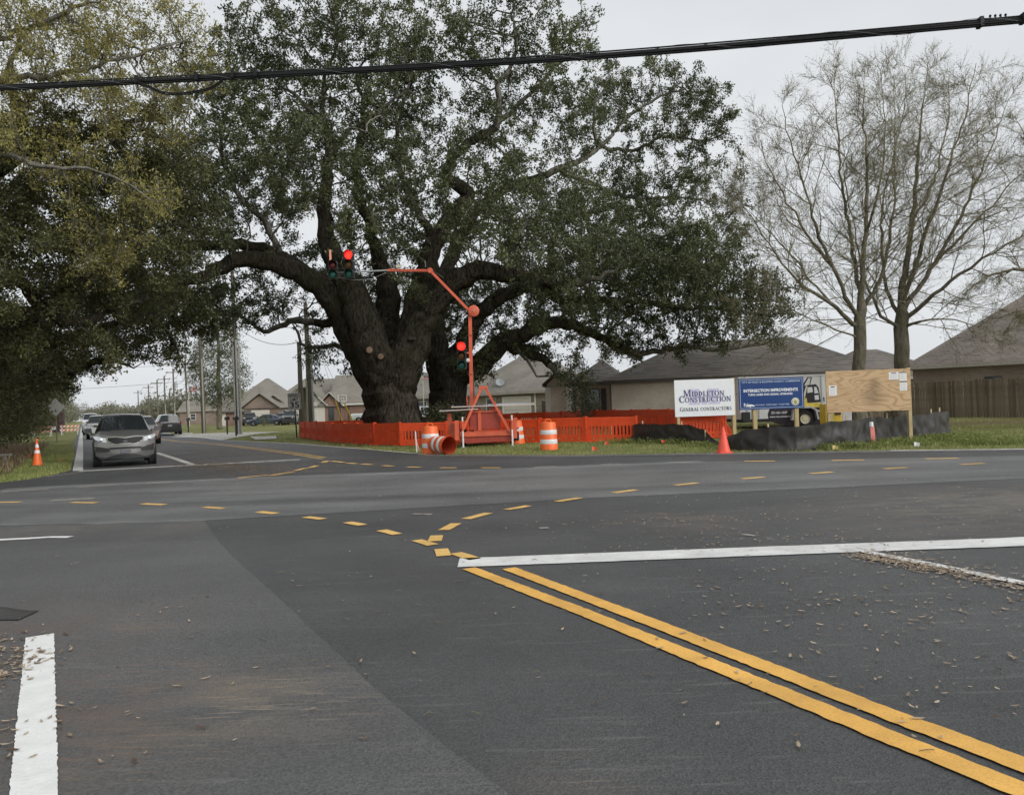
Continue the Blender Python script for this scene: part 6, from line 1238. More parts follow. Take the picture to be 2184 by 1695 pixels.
    v = q(984, 739, .3); signal_head(root, v[0], .28, v[2], 0, True)
    hg = q(724, 582, .3); MB().box(hg[0] - .35, hg[0] + .3, .36, .40, hg[2] - .03, hg[2] + .03).build('hanger_bar', HOUS, root)
    v = q(1000, 768, .3); MB().lathe([(.001, -.05), (.06, -.04), (.08, 0), (.05, .05)], 12, (v[0] - .05, .36, v[2]), 'y').build('camera_dome', DRUM_W, root, True); v = q(744, 520, .3); MB().lathe([(.001, .07), (.05, .04), (.06, 0), (.001, -.02)], 12, (v[0] - .03, .4, v[2])).build('beacon', DRUM_W, root, True)
    MB().bar((q(995, 752, .3)[0], .4, q(995, 752, .3)[2]), (m1[0], .45, q(1003, 752, .3)[2]), .05, .05).build('head_bracket', TORANGE, root)
    # coupling and toolbox at left
    MB().box(xL - .25, xL + .02, .2, .8, zc + .05, zc + .5).build('tool_box', TORANGE, root); MB().box(xL - .42, xL - .26, .3, .42, zc + .1, zc + .9).build('control_bracket', TORANGE, root)
signal_trailer()

# ---- contractors' boards
def lumber_post(par, x, y, z0, z1, w_=.1): return MB().box(x - w_ / 2, x + w_ / 2, y, y + w_, z0, z1).build('post', POST, par)
SERIF = {}
def serif_word(word, h, first=1.28):
    """small-capitals in a bracketed serif face: thick stems, thin cross strokes, slab serifs. Returns flat polygons in x,z."""
    polys = []; x = 0.0
    def rect(a, b, c, d): polys.append([(a, c), (b, c), (b, d), (a, d)])
    def ring(cx, cz, rx, rz, tx, tz, a0=0, a1=360, n=18):
        for k in range(n):
            t0 = math.radians(a0 + (a1 - a0) * k / n); t1 = math.radians(a0 + (a1 - a0) * (k + 1) / n)
            polys.append([(cx + rx * math.cos(t0), cz + rz * math.sin(t0)), (cx + rx * math.cos(t1), cz + rz * math.sin(t1)), (cx + (rx - tx) * math.cos(t1), cz + (rz - tz) * math.sin(t1)), (cx + (rx - tx) * math.cos(t0), cz + (rz - tz) * math.sin(t0))])
    def stem(xx, H, S, top=True, bot=True):
        rect(xx, xx + S, 0, H)
        if bot: rect(xx - S * .45, xx + S * 1.45, 0, H * .07)
        if top: rect(xx - S * .45, xx + S * 1.45, H * .93, H)
    def diag(x0, z0, x1, z1, S): polys.append([(x0, z0), (x0 + S, z0), (x1 + S, z1), (x1, z1)])
    for i, ch in enumerate(word):
        H = h * (first if i == 0 else 1.0); S = .20 * H; T = .08 * H; w0 = x
        if ch == ' ': x += .4 * h; continue
        if ch == 'I': stem(x + .1 * H, H, S); x += .42 * H
        elif ch == 'L': stem(x + .1 * H, H, S); rect(x + .1 * H, x + .62 * H, 0, T); rect(x + .55 * H, x + .62 * H, 0, .3 * H); x += .68 * H
        elif ch == 'E': stem(x + .1 * H, H, S); [rect(x + .1 * H, x + .60 * H, z, z + T) for z in (0, .47 * H, H - T)]; rect(x + .53 * H, x + .6 * H, 0, .26 * H); rect(x + .53 * H, x + .6 * H, .76 * H, H); x += .68 * H
        elif ch == 'T': stem(x + .27 * H, H, S, top=False); rect(x + .0, x + .74 * H, H - T, H); rect(x, x + .07 * H, .74 * H, H); rect(x + .67 * H, x + .74 * H, .74 * H, H); x += .78 * H
        elif ch in 'DB': stem(x + .1 * H, H, S); ring(x + .28 * H, .5 * H, .46 * H, .5 * H, S, T, -90, 90); x += .84 * H
        elif ch == 'O': ring(x + .46 * H, .5 * H, .46 * H, .52 * H, S, T, 0, 360, 28); x += .96 * H
        elif ch in 'CG':
            ring(x + .46 * H, .5 * H, .46 * H, .52 * H, S, T, 45, 315, 24)
            if ch == 'G': rect(x + .60 * H, x + .78 * H, .05 * H, .45 * H)
            else: rect(x + .72 * H, x + .79 * H, .68 * H, .95 * H)
            x += .86 * H
        elif ch == 'S': ring(x + .3 * H, .74 * H, .28 * H, .27 * H, T * 1.6, T * 1.6, 20, 270); ring(x + .3 * H, .27 * H, .30 * H, .28 * H, T * 1.6, T * 1.6, -160, 90); diag(x + .10 * H, .62 * H, x + .34 * H, .36 * H, S); x += .66 * H
        elif ch == 'N': rect(x + .12 * H, x + .12 * H + T, 0, H); rect(x + .74 * H, x + .74 * H + T, 0, H); diag(x + .66 * H, 0, x + .05 * H, H, S); rect(x, x + .3 * H, 0, T * .8); rect(x + .6 * H, x + .92 * H, H - T * .8, H); rect(x, x + .2 * H, H - T * .8, H); x += .94 * H
        elif ch == 'M': rect(x + .1 * H, x + .1 * H + T, 0, H); stem(x + .86 * H, H, S); diag(x + .44 * H, .04 * H, x + .06 * H, H, S); polys.append([(x + .48 * H, .04 * H), (x + .48 * H + T * 1.2, .04 * H), (x + .92 * H, H), (x + .92 * H - T, H)]); rect(x, x + .28 * H, 0, T * .8); rect(x, x + .24 * H, H - T * .8, H); x += 1.2 * H
        elif ch == 'U': stem(x + .1 * H, H, S, bot=False); rect(x + .68 * H, x + .68 * H + T, .2 * H, H); rect(x + .58 * H, x + .86 * H, H - T * .8, H); ring(x + .43 * H, .32 * H, .33 * H, .33 * H, S * .8, T, 180, 360); x += .9 * H
        elif ch in 'RP':
            stem(x + .1 * H, H, S); ring(x + .3 * H, .73 * H, .32 * H, .27 * H, S * .8, T, -90, 90)
            if ch == 'R': diag(x + .56 * H, 0, x + .3 * H, .48 * H, S); rect(x + .5 * H, x + .86 * H, 0, T * .8)
            x += .84 * H
        elif ch == 'A': polys.append([(x + .02 * H, 0), (x + .02 * H + T, 0), (x + .42 * H + T * .5, H), (x + .42 * H - T * .5, H)]); diag(x + .60 * H, 0, x + .32 * H, H, S); rect(x + .18 * H, x + .62 * H, .3 * H, .3 * H + T); rect(x - .06 * H, x + .2 * H, 0, T * .8); rect(x + .52 * H, x + .9 * H, 0, T * .8); x += .88 * H
        x += .03 * h
    return polys, x
def lettering(name, polys, wtot, cx, cz, width, m, par, y, shadow=None):
    sx = width / wtot; mb = MB(); k = 0
    for p in polys: 
        yy = y - .0006 * (k % 3); k += 1
        mb.add([(cx - width / 2 + a * sx, yy, cz + b) for a, b in p], [tuple(range(len(p)))])
    return mb.build(name, m, par, fix=False)
def flat(name, polys, m, par, y):
    mb = MB()
    for p in polys: mb.add([(a, y, b) for a, b in p], [tuple(range(len(p)))])
    return mb.build(name, m, par, fix=False)

def white_board():
    c = at(1503, 848, 28.6); w_, h_ = 2.28, 1.36; root = empty('contractor_board', (c.x, c.y, gz(c.x, c.y)), 0.08, 'white contractor sign board reading Middleton Construction', 'sign'); zb = c.z - gz(c.x, c.y) - h_ / 2; tilt = .018
    SW = mat('board_white', (0.74, 0.76, 0.78), .4, var=.03); INK = mat('ink_navy', (0.045, 0.035, 0.13), .5); LAV = mat('ink_lavender', (0.52, 0.50, 0.66), .5); INKG = mat('ink_dark', (0.04, 0.05, 0.07), .5)
    bd = MB().box(-w_ / 2, w_ / 2, 0, .02, zb, zb + h_).build('board', SW, root); lumber_post(root, -w_ / 2 + .13, .022, -.4, zb + h_ - .1); lumber_post(root, w_ / 2 - .03, .022, -.4, zb + h_ + .02, .13)
    zc = zb + h_ / 2; H = .58; zM = zc - .25
    # the big pale M behind the name
    M_ = [[(-.62, zM), (-.18, zM), (-.18, zM + .07), (-.62, zM + .07)], [(.12, zM), (.58, zM), (.58, zM + .07), (.12, zM + .07)], [(-.64, zM + H - .07), (-.2, zM + H - .07), (-.2, zM + H), (-.64, zM + H)], [(.1, zM + H - .07), (.54, zM + H - .07), (.54, zM + H), (.1, zM + H)],
          [(-.5, zM + .07), (-.30, zM + .07), (-.30, zM + H - .07), (-.5, zM + H - .07)], [(.22, zM + .07), (.44, zM + .07), (.44, zM + H - .07), (.22, zM + H - .07)]]
    for k, pl in enumerate(M_): flat('monogram_stroke', [pl], LAV, bd, -.0012 - .0003 * k)
    for k, pl in enumerate([[(-.10, zM), (.02, zM), (-.26, zM + H - .07), (-.48, zM + H - .07)], [(-.06, zM), (.06, zM), (.42, zM + H - .07), (.2, zM + H - .07)]]): flat('monogram_stroke', [pl], LAV, bd, -.0033 - .0003 * k)
    for wd, cx, cz, width, hh, m_, dx in (('MIDDLETON', -.02, zc + .06, 1.56, .19, INK, .012), ('CONSTRUCTION', .02, zc - .155, 1.98, .19, INK, .012), ('GENERAL CONTRACTORS', 0.03, zc - .48, 1.98, .125, INKG, 0)):
        if dx: p, t_ = serif_word(wd, hh); lettering('lettering_shadow', p, t_, cx - .018, cz - .012, width, LAV, bd, -.0045)
        p, t_ = serif_word(wd, hh, 1.28 if dx else 1.18); lettering('lettering', p, t_, cx, cz, width, m_, bd, -.0065)
white_board()
def blue_board():
    c = at(1645, 839, 28.8); w_, h_ = 2.42, 1.16; root = empty('project_board', (c.x, c.y, gz(c.x, c.y)), -.02, 'blue project sign board reading Intersection Improvements', 'sign'); zb = c.z - gz(c.x, c.y) - h_ / 2; zc = zb + h_ / 2
    BL = mat('board_blue', (0.014, 0.05, 0.19), .35, var=.06); WI = mat('ink_white', (0.78, 0.80, 0.82), .5); PALE = mat('ink_pale_blue', (0.52, 0.60, 0.70), .5)
    bd = MB().box(-w_ / 2, w_ / 2, 0, .02, zb, zb + h_).build('board', BL, root); lumber_post(root, -.62, .022, -.4, zb + .5, .14); lumber_post(root, .93, .022, -.4, zb + .5, .14)
    i = .045; t_ = .014
    fr = MB(); X, Z0, Z1 = w_ / 2 - i, zb + i, zb + h_ - i
    fr.box(-X, X, -.003, -.0005, Z0, Z0 + t_).box(-X, X, -.003, -.0005, Z1 - t_, Z1).box(-X, -X + t_, -.003, -.0005, Z0 + t_, Z1 - t_).box(X - t_, X, -.003, -.0005, Z0 + t_, Z1 - t_); fr.build('border_line', PALE, bd)
    text('lettering', 'CITY OF FOLEY & BALDWIN COUNTY COMMISSION', .085, PALE, bd, (0, -.003, zc + .44), width=2.16, bold=.001)
    text('lettering', 'INTERSECTION IMPROVEMENTS', .15, WI, bd, (-.02, -.003, zc + .12), width=2.02, bold=.005)
    text('lettering', 'TURN LANES AND SIGNAL UPGRADES', .105, WI, bd, (-.04, -.003, zc - .03), width=1.66, bold=.003)
    text('lettering', 'Foley', .19, WI, bd, (-.9, -.003, zc - .41), width=.28, bold=.004); sw = MB(); n = 12; sw.add([(-.80 + .16 * math.cos(math.pi * k / n) + .02, -.0035, zc - .46 + .07 * math.sin(math.pi * k / n)) for k in range(n + 1)], [tuple(range(n + 1))]); sw.build('logo_hill', WI, bd, fix=False)
    [text('lettering', wd_, .085, PALE, bd, (cx_, -.003, zc - .42), width=ww_) for wd_, cx_, ww_ in (('MOVING', -.43, .33), ('FORWARD', .0, .40), ('TOGETHER', .45, .40))]
    s = MB(); s.lathe([(.001, -.004), (.14, -.004), (.145, -.001)], 28, (.88, 0, zc - .33), 'y'); s.build('seal', mat('seal_cream', (0.72, 0.70, 0.58), .5), bd); s = MB(); s.lathe([(.105, -.0055), (.125, -.0055), (.125, -.005), (.105, -.005)], 28, (.88, 0, zc - .33), 'y'); s.build('seal_ring', mat('seal_olive', (0.30, 0.30, 0.12), .5), bd)
    flat('seal_figure', [[(.83, zc - .40), (.93, zc - .40), (.945, zc - .31), (.88, zc - .26), (.815, zc - .31)], [(.86, zc - .44), (.90, zc - .44), (.89, zc - .405), (.87, zc - .405)]], MATS['seal_olive'], bd, -.0062)
blue_board()
def ply_board():
    c = at(1852, 833, 23.2); w_, h_ = 2.50, 1.25; root = empty('notice_board', (c.x, c.y, gz(c.x, c.y)), -.03, 'bare plywood notice board with four white papers', 'sign'); zb = c.z - gz(c.x, c.y) - h_ / 2; zc = zb + h_ / 2
    m = bpy.data.materials.new('plywood'); t, b = nodes_of(m); MATS['plywood'] = m; b.inputs['Roughness'].default_value = .7; vec = t.nodes.new('ShaderNodeTexCoord').outputs['Object']
    mp_ = t.nodes.new('ShaderNodeMapping'); mp_.inputs['Scale'].default_value = (.5, 1, 2.1); t.links.new(vec, mp_.inputs[0])
    wv = t.nodes.new('ShaderNodeTexNoise'); wv.inputs['Scale'].default_value = 1.3; wv.inputs['Detail'].default_value = 1.5; wv.inputs['Distortion'].default_value = .3; t.links.new(mp_.outputs[0], wv.inputs['Vector'])
    sn = math2(t, 'SINE', math2(t, 'MULTIPLY', wv.outputs['Fac'], 75.0), 0); ab = t.nodes.new('ShaderNodeMapRange'); ab.inputs[1].default_value = -.2; ab.inputs[2].default_value = 1.0; t.links.new(sn, ab.inputs[0])
    col = mixc(t, (0.55, 0.38, 0.215), (0.34, 0.20, 0.09), math2(t, 'MULTIPLY', ab.outputs[0], .75)); col = mixc(t, col, (0.48, 0.32, 0.175), math2(t, 'MULTIPLY', noise(t, vec, 1.3, 5), .4)); col = mixc(t, col, (0.13, 0.085, 0.05), math2(t, 'MULTIPLY', spot(t, vec, (.12, 0, zc - .15), .5), .55)); col = mixc(t, col, (0.13, 0.085, 0.05), math2(t, 'MULTIPLY', spot(t, vec, (.2, 0, zc + .2), .28), .5)); t.links.new(col, b.inputs['Base Color'])
    bd = MB().box(-w_ / 2, w_ / 2, 0, .02, zb, zb + h_).build('board', m, root); lumber_post(root, -w_ / 2 + .08, .022, -.4, zb + h_ - .02); lumber_post(root, w_ / 2 - .02, .022, -.4, zb + h_ + .03)
    PAP = mat('paper', (0.74, 0.74, 0.73), .6, var=.03); INKG = MATS['ink_dark']; GRY = mat('ink_grey', (0.38, 0.38, 0.40), .6)
    for k, (x, z, pw, ph, hd) in enumerate([(-1.06, zc + .04, .24, .30, 'NOTICE'), (.77, zc + .42, .29, .23, 'JOB SITE'), (1.045, zc + .40, .22, .27, 'SAFETY'), (1.045, zc + .11, .22, .29, 'PERMIT')]):
        pr = MB().box(x - pw / 2, x + pw / 2, -.003, -.0008, z - ph / 2, z + ph / 2).build('paper', PAP, bd)
        ln = [[(x - pw * .38, z + ph * (.18 - .13 * j)), (x + pw * (.38 - .1 * (j % 2)), z + ph * (.18 - .13 * j)), (x + pw * (.38 - .1 * (j % 2)), z + ph * (.21 - .13 * j)), (x - pw * .38, z + ph * (.21 - .13 * j))] for j in range(5)]; flat('print_lines', ln, GRY, pr, -.0036)
        if k >= 2: flat('print_band', [[(x - pw * .48, z + ph * .36), (x + pw * .48, z + ph * .36), (x + pw * .48, z + ph * .48), (x - pw * .48, z + ph * .48)]], mat('ink_brown', (0.10, 0.07, 0.045), .6), pr, -.0038)
        else: flat('print_heading', [[(x - pw * .26, z + ph * .30), (x + pw * .26, z + ph * .30), (x + pw * .26, z + ph * .41), (x - pw * .26, z + ph * .41)]], INKG, pr, -.0038)
ply_board()

# ---- white job trailer with its printed side
def job_trailer():
    c = at(1690, 880, 34.5); z0 = gz(c.x, c.y); root = empty('job_trailer', (c.x, c.y, z0), .0, 'white enclosed job trailer with dark machine print behind the boards', 'trailer'); W_ = mat('trailer_white', (0.70, 0.70, 0.68), .4, var=.06, scale=1.5); sc = 34.5 / F_PX
    def q(px, py): v = at(px, py, 34.5); return (v.x - c.x, v.z - z0)
    xl = q(1578, 860)[0]; xr = q(1822, 860)[0]; zt = q(1700, 803)[1]
    MB().box(xl, xr, 0, 2.2, .42, zt).build('body', W_, root); MB().box(xl - .03, xr + .03, -.03, 2.23, zt + .002, zt + .07).build('roof', W_, root); MB().box(xl, xr, .02, 2.18, .28, .418).build('chassis', BLACKP, root)
    PUR = mat('print_plum', (0.026, 0.018, 0.028), .35); YP = mat('print_yellow', (0.72, 0.55, 0.09), .4); BLK = mat('print_black', (0.015, 0.015, 0.017), .4); WT = mat('print_white', (0.75, 0.75, 0.76), .4); CR = mat('print_cream', (0.70, 0.64, 0.46), .4)
    body = [q(1637, 884), q(1641, 872), q(1652, 871), q(1668, 868), q(1690, 867), q(1720, 862), q(1742, 864), q(1758, 870), q(1761, 893), q(1750, 910), q(1690, 910), q(1660, 904), q(1640, 898)]
    flat('machine_print', [body], PUR, root, -.0015)
    cab = [q(1714, 822), q(1740, 819), q(1746, 826), q(1751, 857), q(1716, 860), q(1712, 858)]; flat('machine_cab', [cab], BLK, root, -.0018)
    flat('cab_pane', [[q(1722, 826), q(1732, 825), q(1734, 836), q(1722, 838)], [q(1736, 825), q(1741, 825), q(1746, 838), q(1737, 839)], [q(1737, 843), q(1746, 842), q(1747, 852), q(1738, 853)]], WT, root, -.0026)
    flat('machine_hood', [[q(1712, 853), q(1720, 848), q(1722, 859), q(1754, 858), q(1756, 868), q(1712, 869)]], YP, root, -.0026)
    flat('machine_mast', [[q(1714, 840), q(1719, 822), q(1722, 823), q(1716, 852)]], CR, root, -.0034); flat('machine_lift', [[q(1712, 820), q(1722, 804), q(1725, 804), q(1715, 822)], [q(1722, 804), q(1732, 804), q(1728, 820), q(1726, 820), q(1729, 806), q(1722, 806)]], BLK, root, -.0026)
    flat('print_highlight', [[q(1740, 873), q(1752, 876), q(1752, 879), q(1740, 876)]], WT, root, -.0026)
    v = q(1662, 880); text('lettering', '251-661-1637', .14, WT, root, (v[0], -.005, v[1]), width=.72, bold=.004); v = q(1665, 888); text('lettering', 'www.rsm-comet.com', .12, WT, root, (v[0], -.005, v[1]), width=.98, bold=.003)
    # fender and wheel
    v = q(1714, 904); wheel(root, 0, 0, .01, .01) if False else None
    wh = empty('wheel', (v[0], -.12, .36)); wh.parent = root; MB().lathe([(.22, -.1), (.33, -.1), (.36, -.07), (.36, .07), (.33, .1)], 24, axis='y').build('tyre', TYRE, wh, True); MB().lathe([(.23, -.085), (.20, -.06), (.12, -.055), (.11, -.075), (.001, -.08)], 24, axis='y').build('rim', CR, wh, True)
    fd = MB(); pts = [(-.62, .34), (-.52, .80), (-.30, .93), (.30, .93), (.52, .80), (.62, .34)]; pin = [(-.54, .34), (-.45, .75), (-.27, .86), (.27, .86), (.45, .75), (.54, .34)]
    for k in range(5): fd.prism([pts[k], pts[k + 1], pin[k + 1], pin[k]], -.26, -.02, 'y')
    f_ = fd.build('fender', mat('fender_alu', (0.55, 0.55, 0.54), .35, .4), root); f_.location = (v[0], 0, -.02)
    # door at the right end, frame posts, hitch lamp at left
    d0 = q(1752, 812); d1 = q(1778, 905); dr = MB().box(d0[0], d1[0], -.012, -.003, .5, d0[1]).build('door', W_, root); MB().box(d0[0] + .05, d0[0] + .09, -.03, -.0125, 1.1, 1.3).build('door_latch', BLACKP, dr)
    MB().box(d0[0] - .05, d0[0] - .01, -.02, -.002, .45, zt).build('corner_strip', STEEL, root)
    for px in (1593, 1604, 1618): v = q(px, 880); MB().box(v[0] - .02, v[0] + .03, -.03, -.004, .45, 1.15).build('side_rib', STEEL, root)
    v = q(1588, 902); MB().box(v[0] - .16, v[0] + .16, -.35, -.1, .35, .75).build('battery_box', BLACKP, root)
    MB().tube([(xl, 1.1, .36), (xl - 1.0, 1.1, .36)], .05, 6).build('drawbar', BLACKP, root); MB().tube([(xl - .85, 1.1, 0), (xl - .85, 1.1, .7)], .04, 6).build('jack', STEEL, root)
job_trailer()
def yellow_bits():
    p = at(1775, 890, 32.0); YP = mat('machine_yellow', (0.72, 0.48, 0.05), .45); root = empty('yellow_cabinet', (p.x, p.y, gz(p.x, p.y)), .1, 'yellow equipment cabinet under the plywood board', 'cabinet')
    MB().box(-.28, .42, 0, .5, 0, 1.05).build('body', YP, root); MB().box(-.2, .05, -.02, -.002, .2, .95).build('door', mat('machine_yellow_pale', (0.70, 0.60, 0.25), .45), root); MB().box(.12, .36, -.05, -.002, .6, .75).build('latch', BLACKP, root)
    p = at(1806, 890, 32.5); root = empty('white_box', (p.x, p.y, gz(p.x, p.y)), .05, 'white utility box right of the yellow cabinet', 'box'); MB().box(-.24, .24, 0, .35, 0, 1.02).build('body', TRIM, root); MB().box(-.18, .18, -.012, -.002, .2, .9).build('panel', mat('panel_grey', (0.5, 0.5, 0.52), .5), root)
yellow_bits()

# ---- silt fence: black cloth on stakes
CLOTH = mat('silt_cloth', (0.031, 0.029, 0.027), .55, var=.4, scale=2.2, bump=.5, bscale=7, spec=.5)
from mathutils import noise as _mn
def noise3(p): return _mn.noise(Vector(p))
def silt_fence(label, pts, stakes, seed, folds=1.0, drop=None):
    """pts: (x, y, height) along the foot"""
    rng = random.Random(seed); P = [Vector(p) for p in pts]; Q = []
    for a, b in zip(P[:-1], P[1:]): 
        n = max(2, int((b - a).length / .04)); Q += [a.lerp(b, k / n) for k in range(n)]
    Q.append(P[-1]); root = empty('silt_fence', (P[0].x, P[0].y, 0), 0, label, 'silt fence'); base = Vector((P[0].x, P[0].y, 0)); rows = 9; vs = []; s = 0
    ph = [rng.uniform(0, 6) for _ in range(8)]
    for i, q in enumerate(Q):
        if i: s += (Q[i] - Q[i - 1]).xy.length
        d = (Q[min(i + 1, len(Q) - 1)] - Q[max(i - 1, 0)]).xy.normalized(); n = Vector((-d.y, d.x)); z0 = gz(q.x, q.y) - .03
        for r in range(rows):
            f = r / (rows - 1); lean = .05 * math.sin(s * 1.3 + ph[0]) * f; fold = folds * (.075 * noise3((s * 1.7, f * 1.3, seed * 7.1)) + .05 * noise3((s * 4.1 + f * 2.0, f * 2.2, seed * 3.3)) + .022 * noise3((s * 10.0 - f * 4.0, f * 4.0, seed * 1.7))) * (.35 + math.sin(f * math.pi)) + 0 * folds * (.018 * math.sin(s * 6.2 + f * 5.0 + ph[1]) + .014 * math.sin(s * 13.1 - f * 7.0 + ph[2]) + .01 * math.sin(s * 23 + f * 9 + ph[6]) + .03 * math.sin(s * 2.1 + f * 2.2 + ph[3]) * (1 - f)) * (.35 + math.sin(f * math.pi))
            hh = q.z * .93 + (.02 * math.sin(s * 3.1 + ph[4]) + .015 * math.sin(s * 7.3 + ph[5])) * 1; pnt = q.xy + n * (lean + fold)
            vs.append((pnt.x - base.x, pnt.y - base.y, z0 + hh * f + .03 * (1 - f)))
    fs = [(i * rows + r, (i + 1) * rows + r, (i + 1) * rows + r + 1, i * rows + r + 1) for i in range(len(Q) - 1) for r in range(rows - 1)]
    o = MB().add(vs, fs).build('cloth', CLOTH, root, False, fix=False); o.data.polygons.foreach_set('use_smooth', [True] * len(fs))
    for k in stakes:
        q = Q[int(k * (len(Q) - 1))]; z0 = gz(q.x, q.y); MB().box(q.x - base.x - .02, q.x - base.x + .02, q.y - base.y + .1, q.y - base.y + .14, -.2, z0 + q.z + .04).build('stake', STAKE, root)
    return root
def gp(px, py, h): x, y = g(px, py); return (x, y, h)
silt_fence('left stretch of black silt fence before the orange barriers', [gp(1306, 940, .70), gp(1340, 941, .68), gp(1400, 943, .76), gp(1470, 945, .70), gp(1500, 946, .58), gp(1518, 949, .22), gp(1535, 950, .10)], (0.0, .3, .62, .84), 1, .8)
silt_fence('right stretch of black silt fence, longest, below the boards', [gp(1535, 953, .24), gp(1552, 958, .42), gp(1580, 961, .66), gp(1640, 962, .72), gp(1700, 961, .76), gp(1760, 957, .80), gp(1850, 949, .86), gp(1930, 938, .84), gp(2000, 932, .88), gp(2029, 929, .90), (g(2026, 929)[0] + .2, g(2026, 929)[1] + 1.6, .85)], (.06, .22, .42, .6, .8, .93), 2, 1.0)
o = MB(); a, b = at(1500, 918, 26.5), at(1530, 940, 25.2)
# ---- stakes, flags
def stake(px, py, h, label, cap=None, ribbon=False, m=STAKE, lean=0.0, dy=0.0):
    x, y = g(px, py); root = empty('survey_stake', (x, y + dy, gz(x, y)), 0, label, 'stake'); root.rotation_euler = (0, lean, 0); MB().box(-.02, .02, -.012, .012, -.1, h).build('stake', m, root)
    if cap: MB().lathe([(.062, h - .13), (.052, h + .0), (.05, h + .01), (.001, h + .012)], 12).build('cap', cap, root, True)
    if ribbon:
        for k, dx in enumerate((-.02, .035)): MB().add([(dx - .03, -.03, h - .12), (dx + .035, -.035, h - .12), (dx + .05, -.04, h - .45), (dx + .02 + .03 * k, -.02, h - .72), (dx - .02, -.03, h - .40)], [(0, 1, 2, 4), (4, 2, 3)]).build('ribbon', PINK, root, fix=False)
    return root
stake(1860, 949, .66, 'wooden stake with white cap and pink ribbon before the silt fence', DRUM_W, True)
stake(889, 963, .72, 'thin white stake leaning beside the left drum', None, False, DRUM_W, -.03)
stake(894, 960, .5, 'thin pink leaning stake just right of the white one', None, False, PINK, -.25)
def flag(px, py, h, m, label, s=.09):
    x, y = g(px, py); root = empty('marker_flag', (x, y, gz(x, y)), random.uniform(-.5, .5), label, 'flag', 'small marker flags'); MB().tube([(0, 0, 0), (0, 0, h)], .004, 4).build('wire', STEEL, root)
    MB().add([(0, 0, h - s), (0, 0, h), (s * .7, .02, h - .01), (s * 1.3, -.02, h - .02), (s * 1.25, -.01, h - s * 1.1), (s * .6, .03, h - s)], [(0, 5, 2, 1), (5, 4, 3, 2)]).build('cloth', m, root, fix=False)
OR_F = mat('flag_orange', (0.80, 0.13, 0.06), .6)
flag(1263, 964, .17, OR_F, 'small orange marker flag nearest the lone drum', .12); flag(1290, 950, .14, OR_F, 'small orange marker flag behind the first one', .12); flag(1411, 946, .13, OR_F, 'small orange marker flag before the left silt fence', .1)
flag(2085, 966, .2, mat('flag_yellow', (0.75, 0.6, 0.2), .6), 'small yellow marker flag at the road edge, right', .1) if False else None
flag(1776, 962, .16, mat('flag_yellow', (0.75, 0.60, 0.2), .6), 'small yellow marker flag below the silt fence', .11); flag(1950, 957, .18, DRUM_W, 'small white marker flag right of the capped stake', .11)
flag(60, 978, .16, OR_F, 'small orange marker flag left of the striped cone', .11); flag(127, 984, .1, OR_F, 'small orange marker flag right of the striped cone', .09)

# ---- signs and small street furniture along the far road
def speed_sign():
    x, y = g(633, 932); root = empty('speed_limit_sign', (x, y, 0), .1, 'white speed limit 35 sign on a dark post', 'sign'); root.rotation_euler = (0, -.035, .12); k = y / F_PX
    MB().box(-.04, .04, 0, .05, -.2, 2.45).build('post', mat('post_dark', (0.05, 0.045, 0.04), .7), root); w_, h_, z0 = .80, 1.05, 1.72
    pl = MB().prism([(-w_ / 2 + .05, z0), (w_ / 2 - .05, z0), (w_ / 2, z0 + .05), (w_ / 2, z0 + h_ - .05), (w_ / 2 - .05, z0 + h_), (-w_ / 2 + .05, z0 + h_), (-w_ / 2, z0 + h_ - .05), (-w_ / 2, z0 + .05)], -.015, -.003, 'y').build('plate', mat('sign_white', (0.62, 0.62, 0.60), .4), root); INK = mat('sign_ink', (0.02, 0.02, 0.02), .5)
    fr = MB(); X = w_ / 2 - .03; fr.box(-X, X, -.018, -.0155, z0 + .03, z0 + .055).box(-X, X, -.018, -.0155, z0 + h_ - .055, z0 + h_ - .03).box(-X, -X + .025, -.018, -.0155, z0 + .055, z0 + h_ - .055).box(X - .025, X, -.018, -.0155, z0 + .055, z0 + h_ - .055); fr.build('border', INK, pl)
    text('lettering', 'SPEED', .26, INK, pl, (0, -.019, z0 + .86), width=.62, bold=.004); text('lettering', 'LIMIT', .26, INK, pl, (0, -.019, z0 + .63), width=.5, bold=.004); text('lettering', '35', .52, INK, pl, (0, -.019, z0 + .28), width=.58, bold=.012)
speed_sign()
def diamond_sign():
    x, y = rd(-1.7, 66); root = empty('warning_sign', (x, y, 0), .1, 'back of a grey diamond warning sign on the left verge', 'sign'); MB().box(-.03, .03, .0, .05, -.2, 2.5).build('post', mat('post_rust', (0.16, 0.13, 0.10), .7), root); ALU = mat('sign_back', (0.36, 0.36, 0.34), .45, .2); s = .66
    MB().prism([(0, 2.55 - s), (s, 2.55), (s * .45, 2.55 + s * .55), (s * .37, 2.55 + s * .47), (s * .3, 2.55 + s * .7), (.04, 2.55 + s), (-.04, 2.55 + s), (-s * .42, 2.55 + s * .58), (-s * .38, 2.55 + s * .44), (-s * .5, 2.55 + s * .5), (-s, 2.55)], -.015, -.003, 'y').build('plate', ALU, root)
diamond_sign()
